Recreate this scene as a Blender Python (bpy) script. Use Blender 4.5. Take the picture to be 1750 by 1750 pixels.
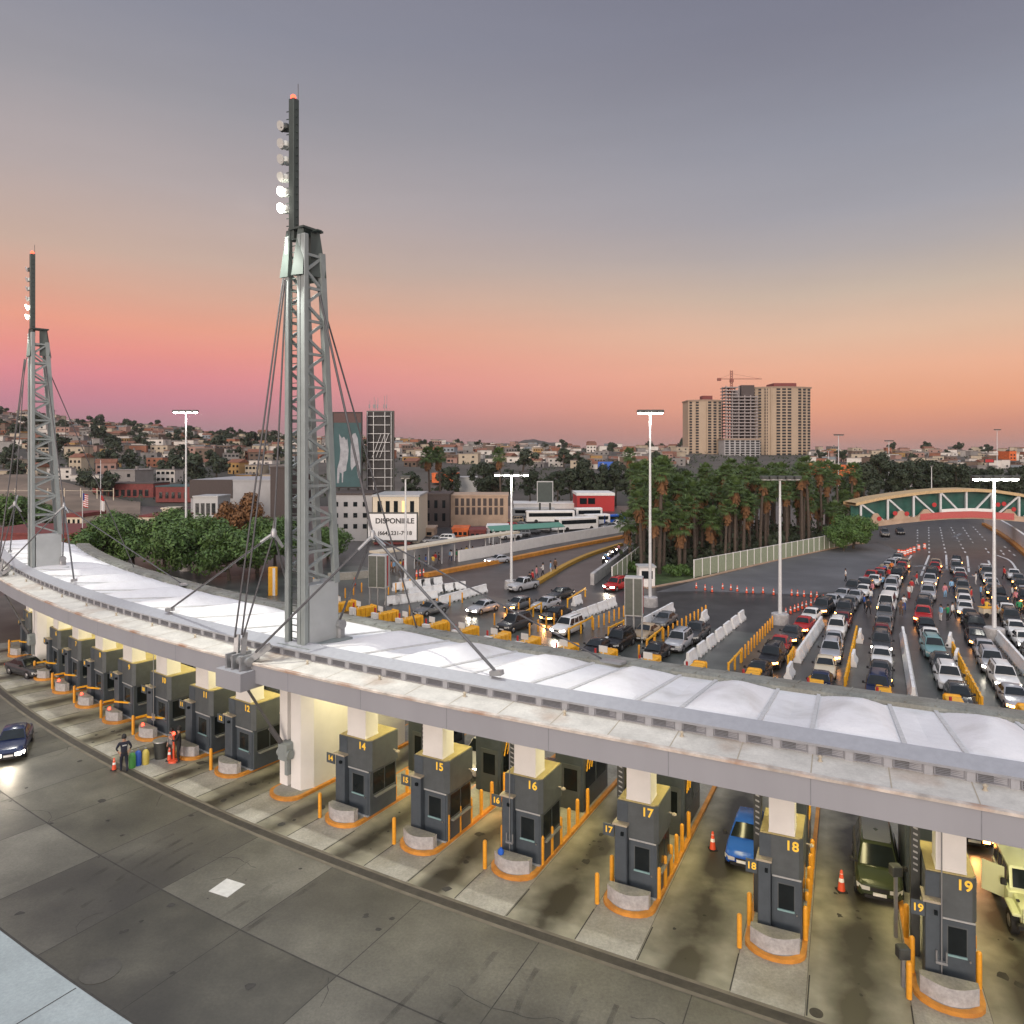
import bpy, bmesh, math, random
from mathutils import Vector, Matrix
R_ = math.radians
random.seed(7)
sc = bpy.context.scene
C = sc.collection
for o in list(bpy.data.objects):
    bpy.data.objects.remove(o)

# ------------------------------------------------------------------ camera, sky, sun, exposure
F, CX, YH, H = 1250.0, 875.0, 775.0, 17.0        # focal length and horizon in pixels of the 1750 px photograph, eye height in metres
cam = bpy.data.cameras.new('camera')
cam.sensor_width = 36.0
cam.lens = 36.0 * F / 1750
cam.shift_y = -(875 - YH) / 1750
cam.clip_start, cam.clip_end = 0.5, 9000
co = bpy.data.objects.new('camera', cam)
C.objects.link(co)
co.location = (0, 0, H)
co.rotation_euler = (R_(90), 0, 0)
sc.camera = co


def lin(r, g, b):
    f = lambda c: (c / 255 / 12.92) if c / 255 <= .04045 else ((c / 255 + .055) / 1.055) ** 2.4
    return (f(r), f(g), f(b), 1)


SKY_FRONT, GLOW, AMBIENT = 1.13, 1.15, 0.004
SUN_EL, SUN_AZ = 11, 202
w = bpy.data.worlds.new('World')
sc.world = w
w.use_nodes = True
nt = w.node_tree
nt.nodes.clear()
N = nt.nodes.new
L = nt.links.new
tc = N('ShaderNodeTexCoord')
sep = N('ShaderNodeSeparateXYZ')
L(tc.outputs['Generated'], sep.inputs[0])


def wmath(op, a, b=None, c=None, clamp=False):
    n = N('ShaderNodeMath')
    n.operation = op
    n.use_clamp = clamp
    for i, v in enumerate((a, b, c)):
        if v is None:
            continue
        if isinstance(v, (int, float)):
            n.inputs[i].default_value = v
        else:
            L(v, n.inputs[i])
    return n.outputs[0]


def wramp(fac, stops):
    n = N('ShaderNodeValToRGB')
    r = n.color_ramp
    while len(r.elements) > 1:
        r.elements.remove(r.elements[0])
    r.elements[0].position, r.elements[0].color = stops[0][0], lin(*stops[0][1])
    for p, c in stops[1:]:
        e = r.elements.new(p)
        e.color = lin(*c)
    L(fac, n.inputs[0])
    return n.outputs[0]


# height above the horizon, slightly uneven like real dusk air
nz = N('ShaderNodeTexNoise')
nz.inputs['Scale'].default_value = 2.2
nz.inputs['Detail'].default_value = 3
L(tc.outputs['Generated'], nz.inputs['Vector'])
elev = wmath('ADD', sep.outputs['Z'], wmath('MULTIPLY', wmath('SUBTRACT', nz.outputs['Fac'], 0.5), 0.03))
t = wmath('MULTIPLY', elev, 1.6, None, True)
# anti-twilight arch: dusky band, pink belt, orange, mauve, slate
left = wramp(t, [(0, (140, 116, 124)), (.05, (160, 124, 134)), (.10, (190, 126, 141)), (.15, (211, 131, 138)), (.20, (220, 139, 130)), (.25, (222, 151, 130)),
                 (.31, (208, 160, 140)), (.38, (191, 164, 150)), (.51, (171, 159, 158)), (.65, (149, 146, 152)), (.78, (134, 135, 147)), (1, (123, 122, 135))])
right = wramp(t, [(0, (176, 130, 118)), (.05, (204, 139, 118)), (.095, (223, 155, 123)), (.17, (226, 170, 141)), (.235, (214, 177, 152)),
                  (.32, (190, 172, 157)), (.40, (166, 159, 159)), (.47, (152, 151, 159)), (.59, (137, 139, 151)), (.75, (119, 120, 134)), (1, (102, 105, 124))])
mixlr = N('ShaderNodeMix')
mixlr.data_type = 'RGBA'
mx = N('ShaderNodeMapRange')
mx.interpolation_type = 'SMOOTHSTEP'
mx.inputs['From Min'].default_value = -.55
mx.inputs['From Max'].default_value = .55
L(sep.outputs['X'], mx.inputs['Value'])
L(mx.outputs[0], mixlr.inputs['Factor'])
L(left, mixlr.inputs['A'])
L(right, mixlr.inputs['B'])
# the sunset itself glows low in the sky behind the viewer
back = N('ShaderNodeMapRange')
back.interpolation_type = 'SMOOTHSTEP'
back.inputs['From Min'].default_value = .0
back.inputs['From Max'].default_value = -1.0
L(sep.outputs['Y'], back.inputs['Value'])
glow = N('ShaderNodeMix')
glow.data_type = 'RGBA'
glow.blend_type = 'ADD'
glow.inputs['B'].default_value = (GLOW * 1.0, GLOW * .93, GLOW * .9, 1)
L(back.outputs[0], glow.inputs['Factor'])
L(mixlr.outputs['Result'], glow.inputs['A'])
# the blue vault overhead
zen = N('ShaderNodeMapRange')
zen.interpolation_type = 'SMOOTHSTEP'
zen.inputs['From Min'].default_value = .62
zen.inputs['From Max'].default_value = .95
L(sep.outputs['Z'], zen.inputs['Value'])
vault = N('ShaderNodeMix')
vault.data_type = 'RGBA'
vault.blend_type = 'ADD'
vault.inputs['B'].default_value = (.62, .68, .80, 1)
L(zen.outputs[0], vault.inputs['Factor'])
L(glow.outputs['Result'], vault.inputs['A'])
# thin streaks of high cloud
cmap = N('ShaderNodeMapping')
cmap.inputs['Scale'].default_value = (1.0, 1.0, 7.0)
cmap.inputs['Rotation'].default_value = (0, R_(6), 0)
L(tc.outputs['Generated'], cmap.inputs[0])
cn_ = N('ShaderNodeTexNoise')
cn_.inputs['Scale'].default_value = 2.6
cn_.inputs['Detail'].default_value = 7
cn_.inputs['Roughness'].default_value = .6
L(cmap.outputs[0], cn_.inputs['Vector'])
cr_ = N('ShaderNodeMapRange')
cr_.inputs['From Min'].default_value, cr_.inputs['From Max'].default_value = .3, .75
cr_.inputs['To Min'].default_value, cr_.inputs['To Max'].default_value = .972, 1.028
L(cn_.outputs['Fac'], cr_.inputs['Value'])
bg = N('ShaderNodeBackground')
L(wmath('MULTIPLY', cr_.outputs[0], SKY_FRONT), bg.inputs['Strength'])
L(vault.outputs['Result'], bg.inputs['Color'])
sky = N('ShaderNodeTexSky')
sky.sky_type = 'NISHITA'
sky.sun_disc = False
sky.sun_elevation = R_(2)
sky.sun_rotation = R_(SUN_AZ)
bg2 = N('ShaderNodeBackground')
bg2.inputs['Strength'].default_value = AMBIENT
L(sky.outputs[0], bg2.inputs['Color'])
add = N('ShaderNodeAddShader')
L(bg.outputs[0], add.inputs[0])
L(bg2.outputs[0], add.inputs[1])
wo = N('ShaderNodeOutputWorld')
L(add.outputs[0], wo.inputs[0])

sl = bpy.data.lights.new('sun', 'SUN')
sl.energy, sl.angle, sl.color = 1.5, R_(18), (1.0, .84, .70)
so = bpy.data.objects.new('sun', sl)
C.objects.link(so)
az = R_(SUN_AZ)
sd = Vector((math.sin(az) * math.cos(R_(SUN_EL)), math.cos(az) * math.cos(R_(SUN_EL)), math.sin(R_(SUN_EL))))
so.rotation_euler = sd.to_track_quat('Z', 'Y').to_euler()

vs = sc.view_settings
vs.view_transform, vs.look, vs.exposure, vs.gamma = 'Standard', 'None', 0.0, 1.0
vs.use_curve_mapping = False
sc.render.engine = 'CYCLES'
cy = sc.cycles
cy.use_denoising = True
try:
    cy.denoiser = 'OPENIMAGEDENOISE'
except Exception:
    pass
cy.max_bounces, cy.diffuse_bounces, cy.glossy_bounces, cy.transmission_bounces, cy.transparent_max_bounces = 5, 3, 3, 3, 4
cy.sample_clamp_indirect = 4
cy.caustics_reflective = cy.caustics_refractive = False


# ------------------------------------------------------------------ geometry helpers
def G(x, y, z=0.0):
    """The place on the level z that the photograph shows at pixel x, y."""
    d = (H - z) * F / (y - YH)
    return Vector(((x - CX) / F * d, d, z))


def Q(x, y, d):
    return Vector(((x - CX) / F * d, d, H - (y - YH) * d / F))


def px(p):
    return CX + p[0] / p[1] * F, YH + (H - p[2]) / p[1] * F


# the crossing is laid out on a circular arc: s runs along the front beam, n inwards from it
RAD, CEN, N0, T0 = 170.0, Vector((80.2, 178.0)), Vector((.4717, .8817)), Vector((.8817, -.4717))


def A(s, n, z=0.0):
    f = s / RAD
    if s > 0:
        n -= .0022 * s * s                       # the beam straightens towards the near end
    p = CEN + (RAD - n) * (-N0 * math.cos(f) + T0 * math.sin(f))
    return Vector((p.x, p.y, z))


def frame(s):
    """unit vectors: along the arc, inwards; and the z rotation that turns local x along the arc and local y inwards"""
    f = s / RAD
    d = N0 * math.cos(f) - T0 * math.sin(f)
    return Vector((d.y, -d.x, 0)), Vector((d.x, d.y, 0)), math.atan2(-d.x, d.y)


LANE_S = {11: -22.5, 12: -18.6, 13: -14.0, 14: -9.7, 15: -5.2, 16: -.75, 17: 4.2, 18: 9.45, 19: 14.6, 20: 19.6}


def lane_s(k):
    return LANE_S.get(k, (k - 16) * 4.5 if k < 16 else 19.6 + (k - 20) * 4.9)


class MB:
    def __init__(self):
        self.v, self.f, self.m, self.uv = [], [], [], None

    def add(self, vs, fs, mi=0):
        b = len(self.v)
        self.v += [tuple(p) for p in vs]
        self.f += [tuple(b + i for i in f) for f in fs]
        self.m += [mi] * len(fs)
        return self

    def box(self, x0, x1, y0, y1, z0, z1, mi=0, M=None):
        vs = [Vector((x, y, z)) for z in (z0, z1) for y in (y0, y1) for x in (x0, x1)]
        if M is not None:
            vs = [M @ p for p in vs]
        return self.add(vs, [(0, 2, 3, 1), (4, 5, 7, 6), (0, 1, 5, 4), (2, 6, 7, 3), (0, 4, 6, 2), (1, 3, 7, 5)], mi)

    def bbox(self, x0, x1, y0, y1, z0, z1, b=.03, mi=0):
        """box with chamfered upright and top edges"""
        def ring(i, z):
            return [(x0 + i + b, y0 + i, z), (x1 - i - b, y0 + i, z), (x1 - i, y0 + i + b, z), (x1 - i, y1 - i - b, z),
                    (x1 - i - b, y1 - i, z), (x0 + i + b, y1 - i, z), (x0 + i, y1 - i - b, z), (x0 + i, y0 + i + b, z)]
        vs = ring(0, z0) + ring(0, z1 - b) + ring(b, z1)
        fs = [tuple(range(7, -1, -1)), tuple(range(16, 24))]
        for k in (0, 8):
            fs += [(k + i, k + (i + 1) % 8, k + 8 + (i + 1) % 8, k + 8 + i) for i in range(8)]
        return self.add(vs, fs, mi)

    def tube(self, p0, p1, r0, r1=None, n=8, mi=0, cap=True):
        p0, p1 = Vector(p0), Vector(p1)
        r1 = r0 if r1 is None else r1
        ax = (p1 - p0)
        if ax.length < 1e-6:
            return self
        ax.normalize()
        u = ax.orthogonal().normalized()
        w_ = ax.cross(u)
        vs = []
        for p, r in ((p0, r0), (p1, r1)):
            vs += [p + (u * math.cos(2 * math.pi * i / n) + w_ * math.sin(2 * math.pi * i / n)) * r for i in range(n)]
        fs = [(i, (i + 1) % n, n + (i + 1) % n, n + i) for i in range(n)]
        if cap:
            fs += [tuple(range(n - 1, -1, -1)), tuple(range(n, 2 * n))]
        return self.add(vs, fs, mi)

    def bar(self, p0, p1, wx, wy=None, mi=0):
        """square bar between two points"""
        p0, p1 = Vector(p0), Vector(p1)
        wy = wx if wy is None else wy
        ax = (p1 - p0).normalized()
        u = ax.cross(Vector((0, 0, 1)))
        u = Vector((1, 0, 0)) if u.length < 1e-3 else u.normalized()
        w_ = u.cross(ax)
        vs = [p + u * a * wx / 2 + w_ * b * wy / 2 for p in (p0, p1) for a, b in ((-1, -1), (1, -1), (1, 1), (-1, 1))]
        return self.add(vs, [(0, 3, 2, 1), (4, 5, 6, 7)] + [(i, (i + 1) % 4, 4 + (i + 1) % 4, 4 + i) for i in range(4)], mi)

    def lathe(self, prof, n=12, c=(0, 0, 0), mi=0, caps=True):
        c = Vector(c)
        vs = [c + Vector((r * math.cos(2 * math.pi * i / n), r * math.sin(2 * math.pi * i / n), z)) for r, z in prof for i in range(n)]
        fs = [(k * n + i, k * n + (i + 1) % n, (k + 1) * n + (i + 1) % n, (k + 1) * n + i) for k in range(len(prof) - 1) for i in range(n)]
        if caps:
            fs += [tuple(range(n - 1, -1, -1)), tuple(range((len(prof) - 1) * n, len(prof) * n))]
        return self.add(vs, fs, mi)

    def prism(self, poly, z0, z1, mi=0, mt=None):
        n = len(poly)
        vs = [(p[0], p[1], z0) for p in poly] + [(p[0], p[1], z1) for p in poly]
        self.add(vs, [tuple(range(n - 1, -1, -1))] + [(i, (i + 1) % n, n + (i + 1) % n, n + i) for i in range(n)], mi)
        self.add(vs[n:], [tuple(range(n))], mi if mt is None else mt)
        return self

    def sheet(self, rows, mi=0, closed=False):
        """grid surface from rows of points"""
        n = len(rows[0])
        vs = [p for r in rows for p in r]
        fs = []
        for a in range(len(rows) - 1):
            for b in range(n if closed else n - 1):
                fs.append((a * n + b, a * n + (b + 1) % n, (a + 1) * n + (b + 1) % n, (a + 1) * n + b))
        return self.add(vs, fs, mi)

    def mesh(self, name, mats, smooth=None, off=None):
        me = bpy.data.meshes.new(name)
        vs = self.v if off is None else [(p[0] - off[0], p[1] - off[1], p[2] - off[2]) for p in self.v]
        me.from_pydata(vs, [], self.f)
        for m in (mats if isinstance(mats, (list, tuple)) else [mats]):
            me.materials.append(m)
        me.polygons.foreach_set('material_index', self.m)
        if smooth:
            me.polygons.foreach_set('use_smooth', [True] * len(self.f))
            me.set_sharp_from_angle(angle=R_(smooth))
        me.update()
        return me


def link(name, me, parent=None, loc=(0, 0, 0), rz=0.0):
    o = bpy.data.objects.new(name, me)
    C.objects.link(o)
    o.parent = parent
    o.location = loc
    o.rotation_euler = (0, 0, rz)
    return o


def part(name, mb, mats, parent=None, smooth=None, world=False, loc=(0, 0, 0), rz=0.0):
    """one mesh object; world=True: the shapes are in world coordinates and the parent stands unrotated at its location"""
    off = None
    if world and parent is not None:
        off = parent.location if parent.parent is None else parent.location + parent.parent.location
    return link(name, mb.mesh(name, mats, smooth, off), parent, loc, rz)


TAGGED = []


def tag(o, label, cat, group=None):
    o['label'], o['category'] = label, cat
    if group:
        o['group'] = group
    TAGGED.append(o)
    return o


def thing(name, label, cat, loc=(0, 0, 0), rz=0.0, group=None):
    o = link(name, None, None, loc, rz)
    return tag(o, label, cat, group)


def struct(name, mb, mats, smooth=None):
    o = link(name, mb.mesh(name, mats, smooth))
    o['kind'] = 'structure'
    return o


def dup(root, loc, rz, label, group=None, scale=None):
    r = root.copy()
    C.objects.link(r)
    r.location, r.rotation_euler = loc, (0, 0, rz)
    if scale:
        r.scale = (scale, scale, scale)
    tag(r, label, root['category'], group or root.get('group'))
    for ch in root.children:
        c = ch.copy()
        C.objects.link(c)
        c.parent = r
        for g_ in ch.children:
            d = g_.copy()
            C.objects.link(d)
            d.parent = c
    return r


TEXTS = {}


def text_mesh(s, size, mat, thick=.01, ax='CENTER'):
    key = (s, size, mat.name)
    if key in TEXTS:
        return TEXTS[key]
    cu = bpy.data.curves.new('lettering', 'FONT')
    cu.body, cu.size, cu.extrude = s, size, thick
    cu.align_x, cu.align_y, cu.offset = ax, 'CENTER', size * .022
    o = bpy.data.objects.new('lettering', cu)
    C.objects.link(o)
    bpy.context.view_layer.update()
    me = bpy.data.meshes.new_from_object(o.evaluated_get(bpy.context.evaluated_depsgraph_get()))
    bpy.data.objects.remove(o)
    me.materials.clear()
    me.materials.append(mat)
    TEXTS[key] = me
    return me


# ------------------------------------------------------------------ materials
def M(name, col, rough=.6, metal=0.0, var=.12, scale=4.0, bump=0.0, emit=0.0, ecol=None, col2=None, mixlo=.45, mixhi=.7, coord='Object', spec=.5, detail=5, stretch=None, grit=0.0):
    m = bpy.data.materials.new(name)
    m.use_nodes = True
    t_ = m.node_tree
    b = t_.nodes['Principled BSDF']
    b.inputs['Roughness'].default_value = rough
    b.inputs['Metallic'].default_value = metal
    b.inputs['Specular IOR Level'].default_value = spec
    if emit:
        b.inputs['Emission Color'].default_value = (*(ecol or col), 1)
        b.inputs['Emission Strength'].default_value = emit
    src = None
    if coord == 'World':
        src = t_.nodes.new('ShaderNodeNewGeometry').outputs['Position']
    else:
        src = t_.nodes.new('ShaderNodeTexCoord').outputs[coord]
    if stretch:
        mp = t_.nodes.new('ShaderNodeMapping')
        mp.inputs['Scale'].default_value = stretch
        t_.links.new(src, mp.inputs[0])
        src = mp.outputs[0]
    n = t_.nodes.new('ShaderNodeTexNoise')
    n.inputs['Scale'].default_value = scale
    n.inputs['Detail'].default_value = detail
    n.inputs['Roughness'].default_value = .62
    t_.links.new(src, n.inputs['Vector'])
    r = t_.nodes.new('ShaderNodeValToRGB')
    e = r.color_ramp.elements
    lo = [c * (1 - var) for c in col]
    hi = [min(1, c * (1 + var)) for c in col]
    e[0].position, e[0].color = .32, (*lo, 1)
    e[1].position, e[1].color = .68, (*hi, 1)
    t_.links.new(n.outputs['Fac'], r.inputs[0])
    out = r.outputs[0]
    if col2:
        n2 = t_.nodes.new('ShaderNodeTexNoise')
        n2.inputs['Scale'].default_value = scale * .35
        n2.inputs['Detail'].default_value = 6
        t_.links.new(src, n2.inputs['Vector'])
        mr = t_.nodes.new('ShaderNodeMapRange')
        mr.inputs['From Min'].default_value = mixlo
        mr.inputs['From Max'].default_value = mixhi
        t_.links.new(n2.outputs['Fac'], mr.inputs['Value'])
        mxn = t_.nodes.new('ShaderNodeMix')
        mxn.data_type = 'RGBA'
        mxn.inputs['B'].default_value = (*col2, 1)
        t_.links.new(mr.outputs[0], mxn.inputs['Factor'])
        t_.links.new(out, mxn.inputs['A'])
        out = mxn.outputs['Result']
    if grit:
        n3 = t_.nodes.new('ShaderNodeTexNoise')
        n3.inputs['Scale'].default_value = 9.0
        n3.inputs['Detail'].default_value = 8
        n3.inputs['Roughness'].default_value = .75
        t_.links.new(src, n3.inputs['Vector'])
        m3 = t_.nodes.new('ShaderNodeMapRange')
        m3.inputs['From Min'].default_value, m3.inputs['From Max'].default_value = .3, .7
        m3.inputs['To Min'].default_value, m3.inputs['To Max'].default_value = 1 - grit, 1 + grit
        t_.links.new(n3.outputs['Fac'], m3.inputs['Value'])
        mg = t_.nodes.new('ShaderNodeMix')
        mg.data_type, mg.blend_type = 'RGBA', 'MULTIPLY'
        mg.inputs['Factor'].default_value = 1
        t_.links.new(out, mg.inputs['A'])
        t_.links.new(m3.outputs[0], mg.inputs['B'])
        out = mg.outputs['Result']
    t_.links.new(out, b.inputs['Base Color'])
    if bump:
        bn = t_.nodes.new('ShaderNodeBump')
        bn.inputs['Strength'].default_value = bump
        bn.inputs['Distance'].default_value = .05
        t_.links.new(n.outputs['Fac'], bn.inputs['Height'])
        t_.links.new(bn.outputs[0], b.inputs['Normal'])
    return m


def lamp_mat(name, col, s):
    m = bpy.data.materials.new(name)
    m.use_nodes = True
    t_ = m.node_tree
    t_.nodes.clear()
    e = t_.nodes.new('ShaderNodeEmission')
    e.inputs[0].default_value = (*col, 1)
    e.inputs[1].default_value = s
    o = t_.nodes.new('ShaderNodeOutputMaterial')
    t_.links.new(e.outputs[0], o.inputs[0])
    return m


W = 'World'
mt = dict(
    asphalt=M('asphalt', (.056, .054, .054), .38, grit=.25, var=.35, scale=.5, coord=W, col2=(.028, .028, .03), mixlo=.45, mixhi=.75, bump=.1, detail=8),
    queue=M('queue_concrete', (.085, .095, .085), .32, grit=.25, var=.4, scale=.35, coord=W, col2=(.035, .036, .036), mixlo=.42, mixhi=.66, detail=8),
    plaza=M('plaza_concrete', (.094, .090, .073), .5, grit=.28, var=.45, scale=.26, coord=W, col2=(.030, .028, .025), mixlo=.42, mixhi=.62, bump=.08, detail=9),
    plaza_lt=M('plaza_concrete_pale', (.108, .104, .086), .5, grit=.28, var=.42, scale=.3, coord=W, col2=(.05, .048, .04), mixlo=.48, mixhi=.68, bump=.08, detail=9),
    plaza_dk=M('plaza_concrete_dark', (.080, .076, .059), .5, grit=.28, var=.45, scale=.34, coord=W, col2=(.022, .021, .018), mixlo=.42, mixhi=.64, bump=.08, detail=9),
    slab=M('pale_slab', (.29, .335, .345), .7, grit=.15, var=.12, scale=.5, coord=W, col2=(.30, .33, .34), mixlo=.5, mixhi=.75, detail=8),
    pad=M('pad_concrete', (.30, .29, .25), .7, grit=.25, var=.2, scale=.9, coord=W, col2=(.20, .185, .14), mixlo=.5, mixhi=.75, detail=8),
    drain=M('drain_iron', (.028, .024, .020), .6, var=.4, scale=3, coord=W),
    drain_lip=M('drain_lip', (.12, .105, .08), .7, var=.25, scale=1.2, coord=W),
    joint=M('joint_seal', (.035, .033, .030), .8, var=.3, coord=W),
    patch=M('pale_patch', (.50, .50, .47), .7, var=.1, coord=W),
    kerb=M('orange_kerb', (.55, .235, .035), .55, var=.25, scale=2, coord=W, col2=(.42, .17, .04), mixlo=.5, mixhi=.8),
    bollard=M('orange_bollard', (.74, .33, .025), .42, var=.12, scale=6),
    yellow=M('yellow_paint', (.80, .40, .02), .5, var=.15, scale=3),
    block=M('block_concrete', (.42, .41, .40), .8, grit=.2, var=.2, scale=3, col2=(.30, .29, .29)),
    booth=M('booth_steel', (.070, .086, .100), .42, .1, var=.12, scale=2.5, coord=W),
    booth_up=M('booth_upper_steel', (.088, .100, .104), .45, .1, var=.12, scale=2.5, coord=W),
    booth_roof_lit=M('booth_roof_lit', (.42, .35, .16), .7, var=.15, scale=1.5, coord=W),  # yellow lamp light on the roofs put into the base colour
    glass=M('dark_glass', (.010, .014, .016), .12, var=.3, scale=1, spec=.28),
    sill=M('teal_sill', (.22, .36, .36), .5, var=.08),
    trim=M('pale_trim', (.42, .43, .42), .5, var=.1),
    tan=M('tan_cap', (.40, .35, .26), .6, var=.1),
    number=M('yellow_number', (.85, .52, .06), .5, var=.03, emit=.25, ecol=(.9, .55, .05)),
    black=M('black_rubber', (.012, .012, .013), .7, var=.3),
    white=M('white_plaster', (.74, .73, .70), .7, var=.06, scale=1.2, coord=W),
    pier=M('pier_plaster', (.70, .69, .66), .75, var=.06, scale=.8, coord=W),
    beam=M('beam_grey', (.29, .295, .315), .55, var=.05, scale=.5, coord=W, stretch=(1, 1, .2)),
    apron=M('apron_sheet', (.56, .545, .49), .6, grit=.12, var=.16, scale=.9, coord=W, col2=(.33, .21, .13), mixlo=.57, mixhi=.80, detail=8),
    rust=M('rusty_edge', (.52, .47, .41), .7, var=.3, scale=1.6, coord=W, col2=(.30, .15, .08), mixlo=.50, mixhi=.68),
    fascia=M('fascia_grey', (.30, .31, .33), .5, var=.05, coord=W),
    louvre=M('louvre_grey', (.19, .195, .215), .5, var=.08, coord=W),
    cap=M('cap_grey', (.31, .325, .35), .5, var=.06, coord=W),
    membrane=M('white_membrane', (.86, .86, .85), .5, var=.04, scale=1.4, coord=W, col2=(.58, .57, .53), mixlo=.53, mixhi=.85, bump=.5, grit=.05),
    seam=M('membrane_seam', (.62, .62, .60), .6, var=.1, coord=W),
    gutter=M('gutter_metal', (.24, .245, .21), .6, grit=.3, var=.2, scale=1.2, coord=W, stretch=(1, 1, 1), col2=(.19, .185, .15), mixlo=.5, mixhi=.7),
    soffit=M('soffit', (.55, .53, .45), .7, var=.05, coord=W),
    tower=M('tower_steel', (.26, .295, .29), .45, .15, var=.08, scale=1.2, coord=W),
    tower_lit=M('tower_lit_steel', (.40, .43, .43), .45, .1, var=.06, scale=1.2, coord=W),  # lighter copy of the tower steel, light on the base box painted in
    tower_dk=M('tower_dark_steel', (.055, .072, .066), .5, .2, var=.12, scale=1.2, coord=W),
    cable=M('cable_steel', (.10, .10, .105), .5, .4, var=.1),
    galv=M('galvanised_steel', (.32, .33, .335), .4, .5, var=.1),
    pole=M('pole_paint', (.60, .62, .62), .45, .2, var=.06),
    lampbody=M('lamp_body', (.06, .065, .06), .5, .2),
    lampwhite=M('lamp_shell', (.6, .62, .58), .5),
    barrier=M('white_plastic_barrier', (.80, .80, .78), .5, var=.08, scale=2),
    cone=M('cone_orange', (.72, .09, .03), .5, var=.1),
    cone_white=M('cone_collar', (.8, .8, .78), .5),
    chrome=M('chrome', (.5, .5, .5), .2, .9),
    tyre=M('tyre', (.015, .015, .015), .8, var=.3),
    rim=M('wheel_rim', (.38, .39, .40), .3, .8),
    plate=M('number_plate', (.75, .75, .72), .5),
    lens=M('lamp_lens_off', (.55, .55, .52), .15, var=.05),
    tail=M('tail_lens', (.45, .02, .015), .2),
    skin=M('skin', (.42, .24, .16), .6),
    navy=M('navy_uniform', (.012, .014, .022), .8),
    dirt=M('sandy_bank', (.22, .165, .12), .9, var=.2, scale=.15, coord=W, col2=(.13, .10, .07)),
    hill=M('hill_scrub', (.085, .075, .062), .95, var=.35, scale=.03, coord=W, col2=(.05, .052, .042), detail=9),
    far=M('far_hill', (.13, .125, .12), .95, var=.12, scale=.004, coord=W, detail=9),
    grass=M('lawn', (.05, .085, .022), .95, var=.4, scale=.8, coord=W),
    line=M('road_paint', (.62, .62, .60), .6, var=.2, scale=1, coord=W),
    pale=M('road_worn_paint', (.22, .22, .22), .6, var=.3, scale=.6, coord=W),
    brown=M('dark_brown_wall', (.07, .055, .05), .8, var=.2, coord=W),
    grey=M('grey_wall', (.36, .36, .36), .8, var=.1, scale=.3, coord=W),
    cream=M('cream_wall', (.62, .55, .42), .8, var=.08, coord=W),
    red=M('red_wall', (.42, .03, .03), .7, var=.12, coord=W),
    redroof=M('red_tile_roof', (.17, .04, .035), .8, var=.25, scale=1.5, coord=W),
    orange=M('orange_awning', (.60, .13, .03), .7, var=.3, scale=.8, coord=W),
    screen=M('billboard_back', (.035, .033, .032), .8, var=.4, scale=.5, coord=W),
    teal=M('teal_print', (.035, .085, .09), .7, var=.15, scale=.3),
    sandstone=M('tan_concrete', (.43, .31, .22), .8, var=.15, scale=.5, coord=W),
    greenglass=M('green_screen', (.02, .10, .08), .35, var=.35, scale=.5, coord=W),
    redband=M('red_banner', (.46, .10, .09), .7, var=.1, coord=W),
    bark=M('palm_bark', (.085, .065, .050), .9, var=.3, scale=3),
    skirt=M('dead_fronds', (.17, .085, .036), .9, var=.45, scale=2.5),
    frond=M('palm_frond', (.060, .102, .026), .65, var=.5, scale=1.2),
    leaf=M('tree_leaf', (.065, .125, .024), .6, var=.55, scale=1.3),
    leaf_dk=M('dark_leaf', (.026, .040, .018), .7, var=.45, scale=1.0),
    leaf_br=M('brown_leaf', (.16, .075, .025), .7, var=.45, scale=1.5),
    wood=M('trunk_bark', (.07, .055, .04), .9, var=.3, scale=3),
)
mt['lit_white'] = lamp_mat('lit_lamp', (1, .98, .90), 60)
mt['lit_flood'] = lamp_mat('lit_floodlight', (1, .98, .86), 22)
mt['lit_soffit'] = lamp_mat('lit_soffit_tube', (1, .93, .55), 14)
mt['lit_head'] = lamp_mat('lit_headlight', (1, .90, .72), 40)
mt['lit_amber'] = lamp_mat('lit_amber_headlight', (1, .38, .08), 26)
mt['lit_red'] = lamp_mat('lit_red_lamp', (1, .06, .03), 7)
mt['lit_window'] = lamp_mat('lit_window', (1, .72, .30), 1.6)
# ------------------------------------------------------------------ ground
g = MB().add([(-5000, -200, 0), (5000, -200, 0), (5000, 7000, 0), (-5000, 7000, 0)], [(0, 1, 2, 3)])
struct('ground', g, mt['asphalt'])


def arc_sheet(mb, s0, s1, n0, n1, z, step=2.0, nn=1, mi=0):
    k = max(1, int(abs(s1 - s0) / step))
    mb.sheet([[A(s0 + (s1 - s0) * i / k, n0 + (n1 - n0) * j / nn, z) for i in range(k + 1)] for j in range(nn + 1)], mi)
    return mb


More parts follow.
